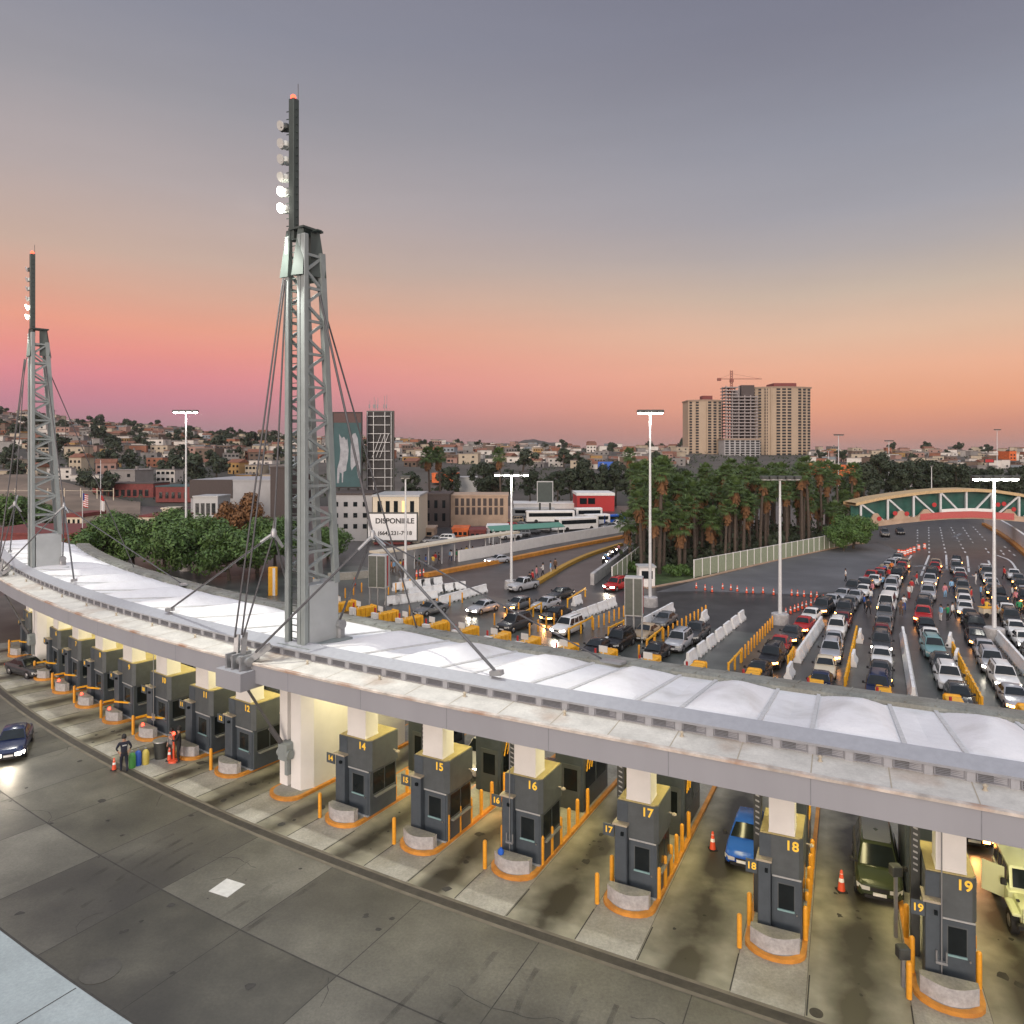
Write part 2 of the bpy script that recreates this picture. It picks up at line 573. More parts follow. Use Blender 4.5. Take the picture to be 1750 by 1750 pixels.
S0, S1 = -76.0, 26.0
struct('queue_road', arc_sheet(MB(), S0 - 10, 40, 9, 47, .004, nn=6), mt['queue'])
pz = arc_sheet(MB(), S0 - 10, 40, -1.9, 10, .008, nn=3)
prnd = random.Random(41)
edges = [S0 - 10] + [lane_s(k) - 2.13 for k in range(0, 24)] + [40]
for a, b_ in zip(edges, edges[1:]):
    for n0, n1 in ((-1.9, -6.53), (-6.53, -11)):
        if b_ > a:
            arc_sheet(pz, a, b_, n0, n1, .008, step=1.5, nn=2, mi=prnd.choice((0, 0, 1, 2, 2)))
struct('plaza_pavement', pz, [mt['plaza'], mt['plaza_lt'], mt['plaza_dk']])
struct('pale_pavement', arc_sheet(MB(), S0 - 10, 40, -34, -11, .008, nn=6), mt['slab'])
jm = MB()
for k in range(0, 24):
    s = lane_s(k) - 2.15
    jm.add([A(s, -1.9, .012), A(s + .035, -1.9, .012), A(s + .035, -11, .012), A(s, -11, .012)], [(0, 3, 2, 1)])
    if k % 2:
        jm.add([A(s - 2, -11.1, .012), A(s - 1.96, -11.1, .012), A(s - 1.96, -33, .012), A(s - 2, -33, .012)], [(0, 3, 2, 1)])
arc_sheet(jm, S0, 36, -6.56, -6.5, .0125)
arc_sheet(jm, S0, 36, -11.05, -10.97, .0125)
for k in range(4, 22):
    for sgn in (-1.12, 1.12):
        s = lane_s(k) + sgn
        jm.add([A(s, .7, .018), A(s + .045, .7, .018), A(s + .045, -1.2, .018), A(s, -1.2, .018)], [(0, 3, 2, 1)])
struct('pavement_joints', jm, mt['joint'])

# lanes through the booths: oil and tyre marks darken the middle of each
lm = bpy.data.materials.new('lane_concrete')
lm.use_nodes = True
ln = lm.node_tree
b = ln.nodes['Principled BSDF']
uvn = ln.nodes.new('ShaderNodeUVMap')
sp = ln.nodes.new('ShaderNodeSeparateXYZ')
ln.links.new(uvn.outputs[0], sp.inputs[0])
gp = ln.nodes.new('ShaderNodeNewGeometry')


def lnoise(scale, det=6):
    n = ln.nodes.new('ShaderNodeTexNoise')
    n.inputs['Scale'].default_value = scale
    n.inputs['Detail'].default_value = det
    ln.links.new(gp.outputs['Position'], n.inputs['Vector'])
    return n.outputs['Fac']


def lmath(op, a, b_, c_=None, clamp=False):
    n = ln.nodes.new('ShaderNodeMath')
    n.operation = op
    n.use_clamp = clamp
    for i, v in enumerate((a, b_, c_)):
        if v is None:
            continue
        if isinstance(v, (int, float)):
            n.inputs[i].default_value = v
        else:
            ln.links.new(v, n.inputs[i])
    return n.outputs[0]


off = lmath('ABSOLUTE', lmath('SUBTRACT', sp.outputs['X'], .5), None)
prof = lmath('SUBTRACT', 1.0, lmath('MULTIPLY', off, 2.6), clamp=True)
blot = lmath('MULTIPLY', lmath('SUBTRACT', lnoise(.42, 6), .24), 2.8, clamp=True)
mask = lmath('MULTIPLY', prof, blot, clamp=True)
mask = lmath('MULTIPLY', mask, 1.75, clamp=True)
rp = ln.nodes.new('ShaderNodeValToRGB')
rp.color_ramp.elements[0].position, rp.color_ramp.elements[0].color = .3, (.16, .155, .115, 1)
rp.color_ramp.elements[1].position, rp.color_ramp.elements[1].color = .7, (.30, .285, .22, 1)
ln.links.new(lnoise(1.1, 9), rp.inputs[0])
mxl = ln.nodes.new('ShaderNodeMix')
mxl.data_type = 'RGBA'
mxl.inputs['B'].default_value = (.035, .031, .022, 1)
ln.links.new(mask, mxl.inputs['Factor'])
ln.links.new(rp.outputs[0], mxl.inputs['A'])
ln.links.new(mxl.outputs['Result'], b.inputs['Base Color'])
b.inputs['Roughness'].default_value = .5
lane_mb = MB()
luv = []
for k in range(3, 23):
    a0, a1 = lane_s(k) + 1.1, lane_s(k + 1) - 1.1
    rows = [[A(a0 + (a1 - a0) * i / 3, -1.25 + 16 * j / 8, .012) for i in range(4)] for j in range(9)]
    lane_mb.sheet(rows)
    luv += [(i / 3, j / 8) for j in range(9) for i in range(4)]
me = lane_mb.mesh('lane_floor', lm)
uvl = me.uv_layers.new(name='UVMap')
for lp in me.loops:
    uvl.data[lp.index].uv = luv[lp.vertex_index]
o = link('lane_floor', me)
o['kind'] = 'structure'
pm = MB()
for k in range(3, 23):
    arc_sheet(pm, lane_s(k) - 1.08, lane_s(k) + 1.08, -1.25, 10, .012, step=3)
struct('island_aprons', pm, mt['pad']).name = 'island_pavement'
dr = MB()
arc_sheet(dr, S0, 36, -1.78, -1.40, .016)
dl = MB()
arc_sheet(dl, S0, 36, -1.40, -1.26, .016)
arc_sheet(dl, S0, 36, -1.95, -1.78, .016)
tag(link('drain_channel', dr.mesh('drain_channel', mt['drain'])), 'long dark trench drain curving across the plaza in front of the booths', 'drain')
struct('drain_kerb', dl, mt['drain_lip'])
p = G(388, 1518)
t_, d_, rz = frame(-8)
tag(part('utility_cover', MB().box(-.48, .48, -.46, .46, .0085, .024), mt['patch'], loc=p, rz=rz + .12), 'pale square concrete utility cover lying in the dark plaza', 'cover')
tag(part('manhole_cover', MB().lathe([(.20, .013), (.20, .026), (.18, .028)], 20), mt['drain'], loc=G(1395, 1732)), 'small dark round manhole cover on the lane in front of booth 19', 'manhole cover')
mh = MB().lathe([(.62, .008), (.62, .022), (.56, .024)], 24)
tag(part('manhole_cover', mh, mt['plaza'], loc=G(172, 1660)), 'large worn round manhole cover near the pale slab', 'manhole cover')

# ------------------------------------------------------------------ the canopy
BSX = lambda k: 1.28 if k < 13 else {14: 1.14, 15: 1.06, 16: 1.0, 17: .94, 18: .85}.get(k, .85)
can = thing('canopy', 'long curved white membrane canopy with grey louvred fascia above the inspection booths', 'canopy', A(0, 0, 0))
STEP = 1.14
NB = int((S1 - S0) / STEP)
ss = [S0 + STEP * i for i in range(NB + 1)]


def sweep(prof, mi=0, s_list=None, closed=False):
    return MB().sheet([[A(s, n, z) for s in (s_list or ss)] for n, z in (prof + ([prof[0]] if closed else []))], mi)


bj = sweep([(0, 5.85), (0, 6.77), (.34, 6.78), (.34, 5.85)], closed=True)
for i in range(0, NB, 4):
    bj.add([A(ss[i], -.004, 5.87), A(ss[i] + .03, -.004, 5.87), A(ss[i] + .03, -.004, 6.72), A(ss[i], -.004, 6.72)], [(0, 1, 2, 3)], 1)
part('front_beam', bj, [mt['beam'], mt['louvre']], can, 30, True)
part('beam_lip', sweep([(-.05, 6.73), (-.05, 6.82), (.13, 6.835), (.13, 6.73)], closed=True), mt['rust'], can, None, True)
aj = sweep([(.12, 6.81), (1.62, 6.90)])
for i in range(0, NB, 2):
    aj.add([A(ss[i], .14, 6.82), A(ss[i] + .035, .14, 6.82), A(ss[i] + .035, 1.58, 6.902), A(ss[i], 1.58, 6.902)], [(0, 1, 2, 3)], 1)
part('apron', aj, [mt['apron'], mt['tan']], can, None, True)
part('fascia', sweep([(1.60, 6.86), (1.60, 7.25)]), mt['fascia'], can, None, True)
part('cap_rail', sweep([(1.50, 7.21), (1.47, 7.30), (2.12, 7.56), (2.22, 7.48), (2.22, 7.21)], closed=True), mt['cap'], can, 30, True)
# louvre bays
lv = MB()
lv.box(-.42, .42, -.03, .0, .07, .11).box(-.42, .42, -.03, 0, .43, .47).box(-.42, -.38, -.03, 0, .11, .43).box(.38, .42, -.03, 0, .11, .43)
for i in range(4):
    z = .13 + i * .075
    lv.add([(-.38, -.028, z), (.38, -.028, z), (.38, -.002, z + .034), (-.38, -.002, z + .034)], [(0, 1, 2, 3)])
lv.box(-.38, .38, -.002, 0, .11, .43, 1)
lme = lv.mesh('louvre', [mt['louvre'], mt['lampbody']])
fp = MB().box(-.12, .12, -.05, 0, -.02, .55).mesh('fascia_post', mt['fascia'])
for i in range(NB):
    s = ss[i] + STEP / 2
    t_, d_, rz = frame(s)
    if px(A(s, 1.6, 7))[0] < -60 or px(A(s, 1.6, 7))[0] > 1830:
        continue
    link('louvre', lme, can, A(s, 1.6, 6.88) - can.location, rz).scale = (1, 1, .68)
    link('fascia_post', fp, can, A(ss[i], 1.6, 6.88) - can.location, frame(ss[i])[2]).scale = (1, 1, .66)
# little marker lamps on the apron
al = MB().lathe([(.07, 0), (.09, .03), (.05, .08), (.05, .16), (.09, .18), (.02, .24)], 10).mesh('apron_lamp', mt['tan'], 40)
for i in range(-16, 6):
    s = i * 4.6 + 1.7
    link('apron_lamp', al, can, A(s, 1.15, 6.83) - can.location)
# membrane cushions, two widths in turn
PER, WF = 4.6, .62
ROOF = lambda n: 7.48 - (n - 2.1) * .130


def cushion(s0, s1, bulge, sag):
    mb = MB()
    NU, NV = 16, 14
    rows = []
    for j in range(NV + 1):
        v = j / NV
        row = []
        for i in range(NU + 1):
            u = i / NU
            hh = .45 * (math.sin(math.pi * u) ** .75) * (math.sin(math.pi * min(1, max(0, v))) ** .5) + .75 * min(2 * u, 2 - 2 * u, 1.65 * v, 2.6 * (1 - v))
            z = ROOF(2.1 + 7.1 * v) + bulge * hh - sag * (1 - abs(2 * u - 1)) * (1 - abs(2 * v - 1))
            z += .018 * math.sin(9 * u + 5 * v + s0) * hh
            row.append(A(s0 + (s1 - s0) * u, 2.1 + 7.1 * v, z))
        rows.append(row)
    return mb.sheet(rows)


for j in range(-18, 5):
    s = 6.0 + PER * j
    for a, b_, bu, sg in ((s + .05, s + PER * WF - .05, .52, 0), (s + PER * WF + .05, s + PER - .05, .05, .20)):
        if px(A(b_, 5, 7))[0] < -80:
            continue
        part('membrane_cushion', cushion(a, b_, bu, sg), mt['membrane'], can, 9, True)
    for q in (s, s + PER * WF):
        if px(A(q, 5, 7))[0] > -80:
            part('seam_rail', MB().bar(A(q, 2.1, ROOF(2.1) + .02), A(q, 9.2, ROOF(9.2) + .02), .14, .10), mt['seam'], can, None, True)
gut = sweep([(9.15, 6.45), (9.25, 6.72), (9.6, 6.80), (10.55, 6.70), (10.72, 6.55), (10.72, 5.9)])
for i in range(NB):
    gut.bar(A(ss[i], 9.3, 6.77), A(ss[i] + .25, 10.5, 6.735), .05, .05)
part('rear_gutter', gut, mt['gutter'], can, None, True)
part('ceiling_panel', sweep([(.34, 5.86), (10.7, 5.86)]), mt['soffit'], can, None, True)
fx = MB().box(-.16, .16, -3, 3, -.1, 0, 0).box(-.11, .11, -2.95, 2.95, -.106, -.1, 1).mesh('ceiling_lamp', [mt['galv'], mt['lit_soffit']])
pil = MB().box(-.55, .45, 1.40, 2.25, 3.66, 5.86).box(-.565, .465, 1.385, 2.265, 3.66, 3.74).mesh('support_pillar', mt['pier'])
for k in range(4, 21):
    s = (lane_s(k) + lane_s(k + 1)) / 2
    t_, d_, rz = frame(s)
    link('ceiling_lamp', fx, can, A(s, 5.2, 5.86) - can.location, rz)
    li = bpy.data.lights.new('ceiling_lamp_light', 'AREA')
    li.shape, li.size, li.size_y = 'RECTANGLE', .3, 5.6
    li.energy, li.color = 150, (1, .84, .40)
    lo = bpy.data.objects.new('ceiling_lamp_light', li)
    C.objects.link(lo)
    lo.location, lo.rotation_euler = A(s, 5.2, 5.70), (0, 0, rz)
    if k not in (5, 13):
        link('support_pillar', pil, can, A(lane_s(k), .45 if k in (14, 15) else .8, 0) + frame(lane_s(k))[0] * .2 - can.location, frame(lane_s(k))[2]).scale = (BSX(k), 1, 1)

# ------------------------------------------------------------------ traffic islands, blocks, bollards, booths
def island_poly(hw, d0, d1, n=10):
    pts = [(hw * math.sin(a), d0 + .75 * (1 - math.cos(a))) for a in [(-math.pi / 2 + math.pi * i / n) for i in range(n + 1)]]
    return pts + [(hw, d1), (-hw, d1)]


op, ip = island_poly(1.0, 0, 12.5), island_poly(.84, .14, 12.4)
isl = MB()
nP = len(op)
isl.add([(x, y, .012) for x, y in op] + [(x, y, .15) for x, y in op] + [(x, y, .17) for x, y in ip],
        [(i, (i + 1) % nP, nP + (i + 1) % nP, nP + i) for i in range(nP)] + [(nP + i, nP + (i + 1) % nP, 2 * nP + (i + 1) % nP, 2 * nP + i) for i in range(nP)], 0)
isl.add([(x, y, .168) for x, y in ip], [tuple(range(nP))], 1)
isl_me = isl.mesh('traffic_island', [mt['kerb'], mt['pad']])
bl = MB()
fr = [(-.80 + 1.6 * i / 10, .52 - .36 * math.cos((i / 10 - .5) * math.pi) + .02) for i in range(11)]
bl.prism(fr + [(.80, .80), (-.80, .80)], .17, .70, 0, 1)
blk_me = bl.mesh('concrete_block', [mt['block'], mt['pad']], 40)
bo_me = MB().lathe([(.085, 0), (.085, 1.08), (.075, 1.13), (.04, 1.16)], 12).mesh('bollard', mt['bollard'], 50)


def build_booth():
    r = thing('inspection_booth', '', 'booth')
    part('cabinet', MB().bbox(-.95, -.44, 1.05, 1.75, .17, 2.75, .03), mt['booth'], r)
    part('cabinet_cap', MB().box(-1.02, -.40, 1.0, 1.8, 2.752, 2.82), mt['tan'], r)
    cm = part('camera_box', MB().box(-.66, -.54, .95, 1.048, 2.42, 2.54).tube((-.6, .95, 2.48), (-.6, .92, 2.48), .04, n=8), mt['glass'], r)
    part('wall', MB().bbox(-.43, .74, 1.32, 3.2, .17, 2.22, .02), mt['booth'], r)
    up = MB()
    pl = [(-.92, 1.28), (.62, 1.28), (.78, 1.45), (.78, 3.25), (-.92, 3.25)]
    up.prism(pl, 2.222, 3.62)
    part('upper_wall', up, mt['booth_up'], r)
    part('side_recess', MB().box(-.90, -.46, 1.262, 1.278, 2.84, 3.60), mt['booth'], r)
    part('roof', MB().prism([(-.88, 1.32), (.60, 1.32), (.74, 1.47), (.74, 3.21), (-.88, 3.21)], 3.622, 3.66), mt['booth_roof_lit'], r)
    part('header_trim', MB().box(-.40, .72, 1.25, 1.278, 2.20, 2.25), mt['trim'], r)
    dr_ = part('door', MB().box(-.34, .66, 1.292, 1.318, .20, 2.16), mt['booth'], r)
    part('window', MB().box(-.16, .44, 1.282, 1.290, 1.12, 1.98), mt['glass'], dr_)
    part('frame', MB().box(-.20, .48, 1.285, 1.2915, 1.98, 2.02).box(-.20, -.16, 1.285, 1.2915, 1.12, 1.98).box(.44, .48, 1.285, 1.2915, 1.12, 1.98), mt['booth_up'], dr_)
    part('sill', MB().box(-.20, .46, 1.25, 1.290, 1.05, 1.11), mt['sill'], dr_)
    part('handle', MB().tube((.55, 1.29, 1.02), (.55, 1.22, 1.02), .035, n=8), mt['chrome'], dr_)
    part('threshold', MB().box(-.3, .72, 1.2, 1.318, .17, .20), mt['trim'], r)
    for a, b_ in ((1.55, 2.3), (2.38, 3.1)):
        wn = part('side_window', MB().box(.742, .75, a, b_, 1.12, 2.12), mt['glass'], r)
        part('frame', MB().box(.742, .762, a - .04, b_ + .04, 2.12, 2.16).box(.742, .762, a - .04, b_ + .04, 1.07, 1.12), mt['booth_up'], wn)
    part('wall_lamp', MB().tube((.78, 2.95, 2.75), (.98, 2.95, 2.72), .03, n=6).lathe([(.02, .08), (.10, .02), (.10, -.02), (.06, -.04)], 10, (1.0, 2.95, 2.70)), mt['tan'], r)
    part('counter', MB().box(.742, .88, 1.6, 3.05, .98, 1.03), mt['galv'], r)
    mast = MB().box(-1.28, -.96, 2.3, 2.62, .17, 5.84)
    for i in range(14):
        mast.add([(-1.20, 2.29, 3.05 + i * .2), (-1.04, 2.29, 3.0 + i * .2), (-1.04, 2.26, 3.08 + i * .2), (-1.20, 2.26, 3.13 + i * .2)], [(0, 1, 2, 3)], 1)
    part('equipment_mast', mast, [mt['lampbody'], mt['trim']], r)
    np_ = part('number_plate', MB().box(-1.42, -.96, 1.02, 1.06, 2.28, 2.74), mt['booth'], r)
    return r, np_


def rear_booth():
    r = thing('tandem_booth', '', 'booth')
    part('wall', MB().bbox(-.70, .74, 6.2, 9.4, .17, 3.3, .03), mt['booth'], r)
    part('roof', MB().box(-.78, .82, 6.1, 9.5, 3.302, 3.40), mt['booth_roof_lit'], r)
    d = part('door', MB().box(-.38, .62, 6.165, 6.198, .2, 2.3), mt['booth_up'], r)
    part('window', MB().box(-.22, .46, 6.155, 6.163, 1.1, 2.1), mt['glass'], d)
    for i in range(3):  # yellow bars added to stand for reflected stripes
        part('reflection_bar', MB().tube((.80, 6.5 + i * .3, 2.0), (.80, 6.75 + i * .3, 2.7), .03, n=6), mt['yellow'], r)
    for a in (6.5, 7.9):
        part('side_window', MB().box(.742, .752, a, a + 1.2, 1.1, 2.2), mt['glass'], r)
    return r


proto, proto_plate = build_booth()
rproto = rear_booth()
side_word = {17: 'above the small blue tank', }
for k in range(4, 21):
    s = lane_s(k)
    t_, d_, rz = frame(s)
    base = A(s, .45 if k in (14, 15) else .8, 0)
    loc = lambda x, y, z=0: base + t_ * x + d_ * y + Vector((0, 0, z))
    near = f'beside booth {k}' if k not in (5, 13) else ('at the foot of the tall central pier' if k == 13 else 'at the foot of the distant pier')
    o = link('traffic_island', isl_me, None, base, rz)
    tag(o, f'raised concrete island with orange kerb under booth {k}' if k not in (5, 13) else f'raised concrete island with orange kerb {near}', 'traffic island', 'orange kerbed islands between the lanes')
    if k in (5, 13):
        continue
    if k >= 4:
        o = link('concrete_block', blk_me, None, base, rz)
        tag(o, f'low curved concrete block in front of booth {k}', 'concrete block', 'concrete blocks at the island noses')
    spots = [(-1.12, .30, 0), (-.93, 1.45, .15), (.93, 1.45, .15), (.93, 2.35, .15), (.93, 3.25, .15), (.93, 4.15, .15), (.93, 5.1, .15), (-.93, 3.3, .15), (.93, 6.3, .15)]
    names = ['standing at the block by', 'left of the cabinet of', 'at the door corner of', 'first along the window side of', 'second along the window side of', 'third along the window side of',
             'fourth along the window side of', 'behind the cabinet of', 'last along the window side of']
    for (bx, by, bz), nm in zip(spots, names):
        o = link('bollard', bo_me, None, loc(bx, by, bz), 0)
        tag(o, f'orange steel bollard {nm} booth {k}', 'bollard', 'orange bollards round the booths')
    if k <= 10:
        r = MB().bar(loc(-1.05, .42, 1.0), loc(-.93, 1.36, 1.0), .1).bar(loc(-.80, 1.0, .95), loc(.93, 1.38, 1.12), .1)
        tag(part('guard_rail', r, mt['yellow']), f'orange guard rail between the bollards at booth {k}', 'guard rail', 'orange rails at the island noses')
    if k == 4:
        br, pr = proto, proto_plate
        br.location, br.rotation_euler = base + t_ * .2, (0, 0, rz)
        br['label'], br['group'] = f'dark grey inspection booth numbered {k}', 'inspection booths under the canopy'
        rr = rproto
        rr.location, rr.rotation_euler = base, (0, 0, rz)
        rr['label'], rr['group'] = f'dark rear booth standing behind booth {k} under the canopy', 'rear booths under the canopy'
    else:
        br = dup(proto, base + t_ * .2, rz, f'dark grey inspection booth with yellow number {k} and glazed door', 'inspection booths under the canopy')
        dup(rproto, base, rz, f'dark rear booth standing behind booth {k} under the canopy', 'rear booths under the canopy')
    br.scale = (BSX(k), 1, 1)
    # remove copied numbers and set this booth's own
    for ch in list(br.children):
        if ch.name.startswith('booth_number'):
            bpy.data.objects.remove(ch)
    tm = text_mesh(str(k), .46, mt['number'])
    o = link('booth_number', tm, br, (.36, 1.265, 3.36))
    o.rotation_euler = (R_(90), 0, 0)
    o.scale = (1 / BSX(k), 1, 1)
    o = link('booth_number', tm, br, (-1.19, 1.005, 2.52))
    o.rotation_euler = (R_(90), 0, 0)
    o.scale = (.72 / BSX(k), .72, 1)
# small things left on the blocks
b16 = A(lane_s(16), .8, 0)
t_, d_, rz = frame(lane_s(16))
tag(part('plastic_jug', MB().lathe([(.11, 0), (.13, .05), (.12, .16), (.05, .22), (.05, .26)], 10), M('blue_plastic', (.02, .12, .55), .4), loc=b16 - t_ * .45 + d_ * .45 + Vector((0, 0, .70))), 'small blue plastic jug left on the block of booth 16', 'jug')
wand_m = mt['galv']
for k, q in ((16, -.1), (19, .1), (10, .2)):
    t_, d_, rz = frame(lane_s(k))
    p = A(lane_s(k), .8, 0) + t_ * (q - .25) + d_ * 1.0
    mbw = MB().tube((0, 0, .17), (0, 0, 5.8), .022, n=6).box(-.16, .16, -.05, .05, .9, .98).tube((-.14, 0, .98), (-.14, 0, 1.3), .03, n=6).tube((.14, 0, .98), (.14, 0, 1.3), .03, n=6)
    tag(part('conduit_pole', mbw, wand_m, loc=p, rz=rz), f'thin steel conduit pole in front of booth {k}', 'pole', 'thin conduit poles')

# ------------------------------------------------------------------ piers and mast towers
def pier(k, label):
    s = lane_s(k)
    t_, d_, rz = frame(s)
    base = A(s, .8, 0)
    r = thing('concrete_pier', label, 'pier', base, rz, 'tall piers under the canopy')
    part('wall', MB().prism([(-1.0, 1.1), (-.42, 1.1), (-.42, 1.35), (-.15, 1.35), (-.15, 1.1), (.55, 1.1), (.85, 1.7), (.85, 8.6), (-1.0, 8.6)], .17, 5.85), mt['pier'], r)
    cl = MB().bbox(-.62, .02, .62, 1.34, 1.65, 2.5, .06).tube((-.72, .85, 1.95), (.12, .85, 1.95), .22, n=14).box(-.4, -.2, .9, 1.36, .8, 1.7)
    part('clevis', cl, mt['tower'], r, 40)
    part('tie_rod', MB().tube((-.35, .8, 2.3), (-1.55, -.7, 5.7), .07, n=8).tube((-.45, .7, 2.5), (-.75, .3, 3.3), .13, n=8), mt['cable'], r, 40)
    return r


pier(13, 'tall white pier wall with steel tie rod beside booth 14')
pier(5, 'distant white pier wall with tie rod left of booth 6')


def tower(s, label, lit):
    t_, d_, rz = frame(s)
    base = A(s, 3.0, 7.38)
    Minv = (Matrix.Translation(base) @ Matrix.Rotation(rz, 4, 'Z')).inverted()
    L_ = lambda p: Minv @ Vector(p)
    r = thing('mast_tower', label, 'mast tower', base, rz, 'floodlight mast towers on the canopy')
    part('base_plate', MB().box(-1.1, 1.3, -1.35, 1.6, -.25, .02), mt['tower'], r)
    part('base_box', MB().bbox(.02, .72, -.8, 1.15, .03, 3.0, .02).box(-.72, .02, .7, 1.15, .03, 3.0), mt['tower_lit'], r)
    for x0, x1 in ((-.75, -.47), (.18, .40), (.44, .74)):
        part('front_column', MB().bbox(x0, x1, -1.15, -.86, .02, 20.6, .03), mt['tower'], r)
    top_y = .05
    for x in (-.62, .62):
        part('rear_column', MB().bar((x, 1.05, 2.9), (x, top_y, 19.8), .28, .32), mt['tower'], r)
        la = MB()
        nb = 10
        yy = lambda z: 1.05 + (top_y - 1.05) * (z - 2.9) / 16.9
        for i in range(nb):
            z0, z1 = 3.0 + i * 16.6 / nb, 3.0 + (i + 1) * 16.6 / nb
            zm = (z0 + z1) / 2
            la.bar((x, -.95, z1), (x, yy(z1), z1), .13)
            la.bar((x, -.95, zm), (x, yy(z0), z0), .13).bar((x, -.95, zm), (x, yy(z1), z1), .13)
        part('lattice', la, mt['tower'], r)
    lad = MB()
    for x in (-.38, .08):
        lad.bar((x, -1.0, .1), (x, -1.0, 20.4), .06)
    for i in range(62):
        lad.bar((-.38, -1.0, .3 + i * .33), (.08, -1.0, .3 + i * .33), .04)
    part('ladder', lad, mt['tower_dk'], r)
    for pts in ([(-1.05, -1.2), (-.45, -1.2), (-.38, -1.1), (-.66, -1.1)], [(.05, -1.4), (.74, -1.25), (.52, -1.0), (.2, -1.1)], [(.50, -.5), (.80, .25), (.56, .0), (.46, -.5)], [(-.8, .4), (.3, .45), (.2, .15), (-.6, .1)]):
        sh = MB()
        a, b_, c_, d2 = pts
        lo_, hi_ = 18.5 + .15 * random.random(), 20.9
        cx_, cy_ = (a[0] + b_[0]) / 2, (a[1] + b_[1]) / 2
        def pl(p, q, z):
            return (p[0], p[1], z)
        sh.add([(a[0], a[1], lo_), (b_[0], b_[1], lo_), (c_[0], c_[1], hi_), (d2[0], d2[1], hi_),
                (a[0] * .8, a[1] * .8, lo_), (b_[0] * .8, b_[1] * .8, lo_), (c_[0] * .9, c_[1] * .9, hi_), (d2[0] * .9, d2[1] * .9, hi_)],
               [(0, 1, 2, 3), (7, 6, 5, 4), (0, 4, 5, 1), (1, 5, 6, 2), (2, 6, 7, 3), (3, 7, 4, 0)])
        part('shroud_plate', sh, mt['tower_dk'], r)
    part('top_cap', MB().box(-.5, .62, -1.12, .2, 20.9, 21.0).box(.5, .95, -.5, -.2, 20.84, 20.9), mt['tower_dk'], r)
    m_ = MB().bbox(-.56, -.18, -1.05, -.67, 20.4, 27.6, .03)
    for i in range(17):
        z = 20.8 + i * .39
        m_.tube((-.92, -.86, z + .05), (-.5, -.86, z), .028, n=5).tube((-.2, -.86, z), (-.06, -.86, z + .02), .028, n=5)
    part('mast', m_, mt['tower_dk'], r)
    for i, z in enumerate((26.3, 25.4, 24.6, 23.7, 22.95, 22.1)):
        fl = MB().bar((-.5, -.86, z - .12), (-1.3, -.86, z - .12), .07).lathe([(.30, -.12), (.32, -.02), (.24, .14), (.10, .22)], 12, (-.98, -.86, z))
        fl.box(-1.36, -1.22, -.95, -.77, z - .1, z + .16)
        fo = part('floodlight', fl, mt['lampbody' if i == 0 else 'lampwhite'], r, 40)
        on = i >= (4 if lit else 4)
        le = MB().tube((-1.02, -1.14, z + .02), (-1.02, -1.19, z), .24, n=14)
        part('lens', le, mt['lit_flood' if on else 'lens'], fo)
    part('beacon', MB().lathe([(.12, 0), (.14, .08), (.12, .2), (.03, .26)], 10, (-.42, -.86, 27.6)), mt['lit_red'], r, 50)
    part('antenna', MB().tube((-.22, -.72, 27.6), (-.22, -.72, 28.4), .02, n=5), mt['cable'], r)
    return r, L_, base


def find_s(x, n, z):
    lo_, hi_ = -74.0, 25.0
    for _ in range(40):
        m_ = (lo_ + hi_) / 2
        if px(A(m_, n, z))[0] < x:
            lo_ = m_
        else:
            hi_ = m_
    return lo_


r1, L1, base1 = tower(-13.85, 'tall grey lattice mast tower with bright floodlights rising from the middle of the canopy', True)
brk = MB()
sB = find_s(415, 0, 6.2)
tB, dB, rzB = frame(sB)
Bm = Matrix.Translation(A(sB, 0, 0)) @ Matrix.Rotation(rzB, 4, 'Z')
brk.box(-.95, .95, -.75, .45, 5.62, 6.45, 0, Bm)
bk = part('outrigger', MB().box(-.95, .95, -.85, .5, 5.62, 6.5, 0, Matrix.Rotation(0, 4, 'Z')), mt['beam'], r1)
# the outrigger and its gusset plates stand on the front beam
loc_b = L1(A(sB, 0, 0))
bk.location = loc_b
gp_ = MB()
for x in (-.55, -.1, .5):
    gp_.prism([(x, -.6), (x + .12, -.6), (x + .12, .5), (x, .5)], 6.5, 7.2)
gp_.tube((-.75, -.2, 6.9), (.8, -.2, 6.9), .22, n=12).bar((.5, .0, 6.9), (1.3, .6, 7.6), .3).bar((-.5, 0, 6.9), (-.55, .1, 8.0), .22).bar((.0, 0, 6.9), (.05, .1, 8.2), .22)
g2 = part('gusset', gp_, mt['galv'], r1, 40)
g2.location = loc_b
nodeL = Q(468, 912, 36.0)
nodeR = Q(637, 915, 36.3)
mb_ = lambda a, b_, r=.045: part('cable', MB().tube(L1(a), L1(b_), r, n=6), mt['cable'], r1)
bp = lambda x, z: A(sB + x, -.1, z)
shL = Q(484, 476, 37.0)
shR = Q(543, 490, 37.3)
mb_(shL, bp(-.5, 7.9))
mb_(Q(487, 478, 36.6), bp(.05, 8.1))
mb_(Q(489, 480, 36.6), nodeL)
mb_(nodeL, bp(.15, 8.0))
mb_(nodeL, A(find_s(290, 2.0, 7.7), 2.0, 7.75), .055)
mb_(nodeL, Q(487, 985, 37.2), .05)
mb_(shR, nodeR, .06)
mb_(shR, Q(714, 1080, 43.0))
mb_(nodeR, bp(1.1, 7.4), .06)
mb_(nodeR, A(find_s(848, 2.1, 7.7), 2.1, 7.78), .065)
mb_(nodeR, Q(578, 1066, 38.4), .06)
mb_(nodeR, A(find_s(1028, 9.4, 6.7), 9.4, 6.8))
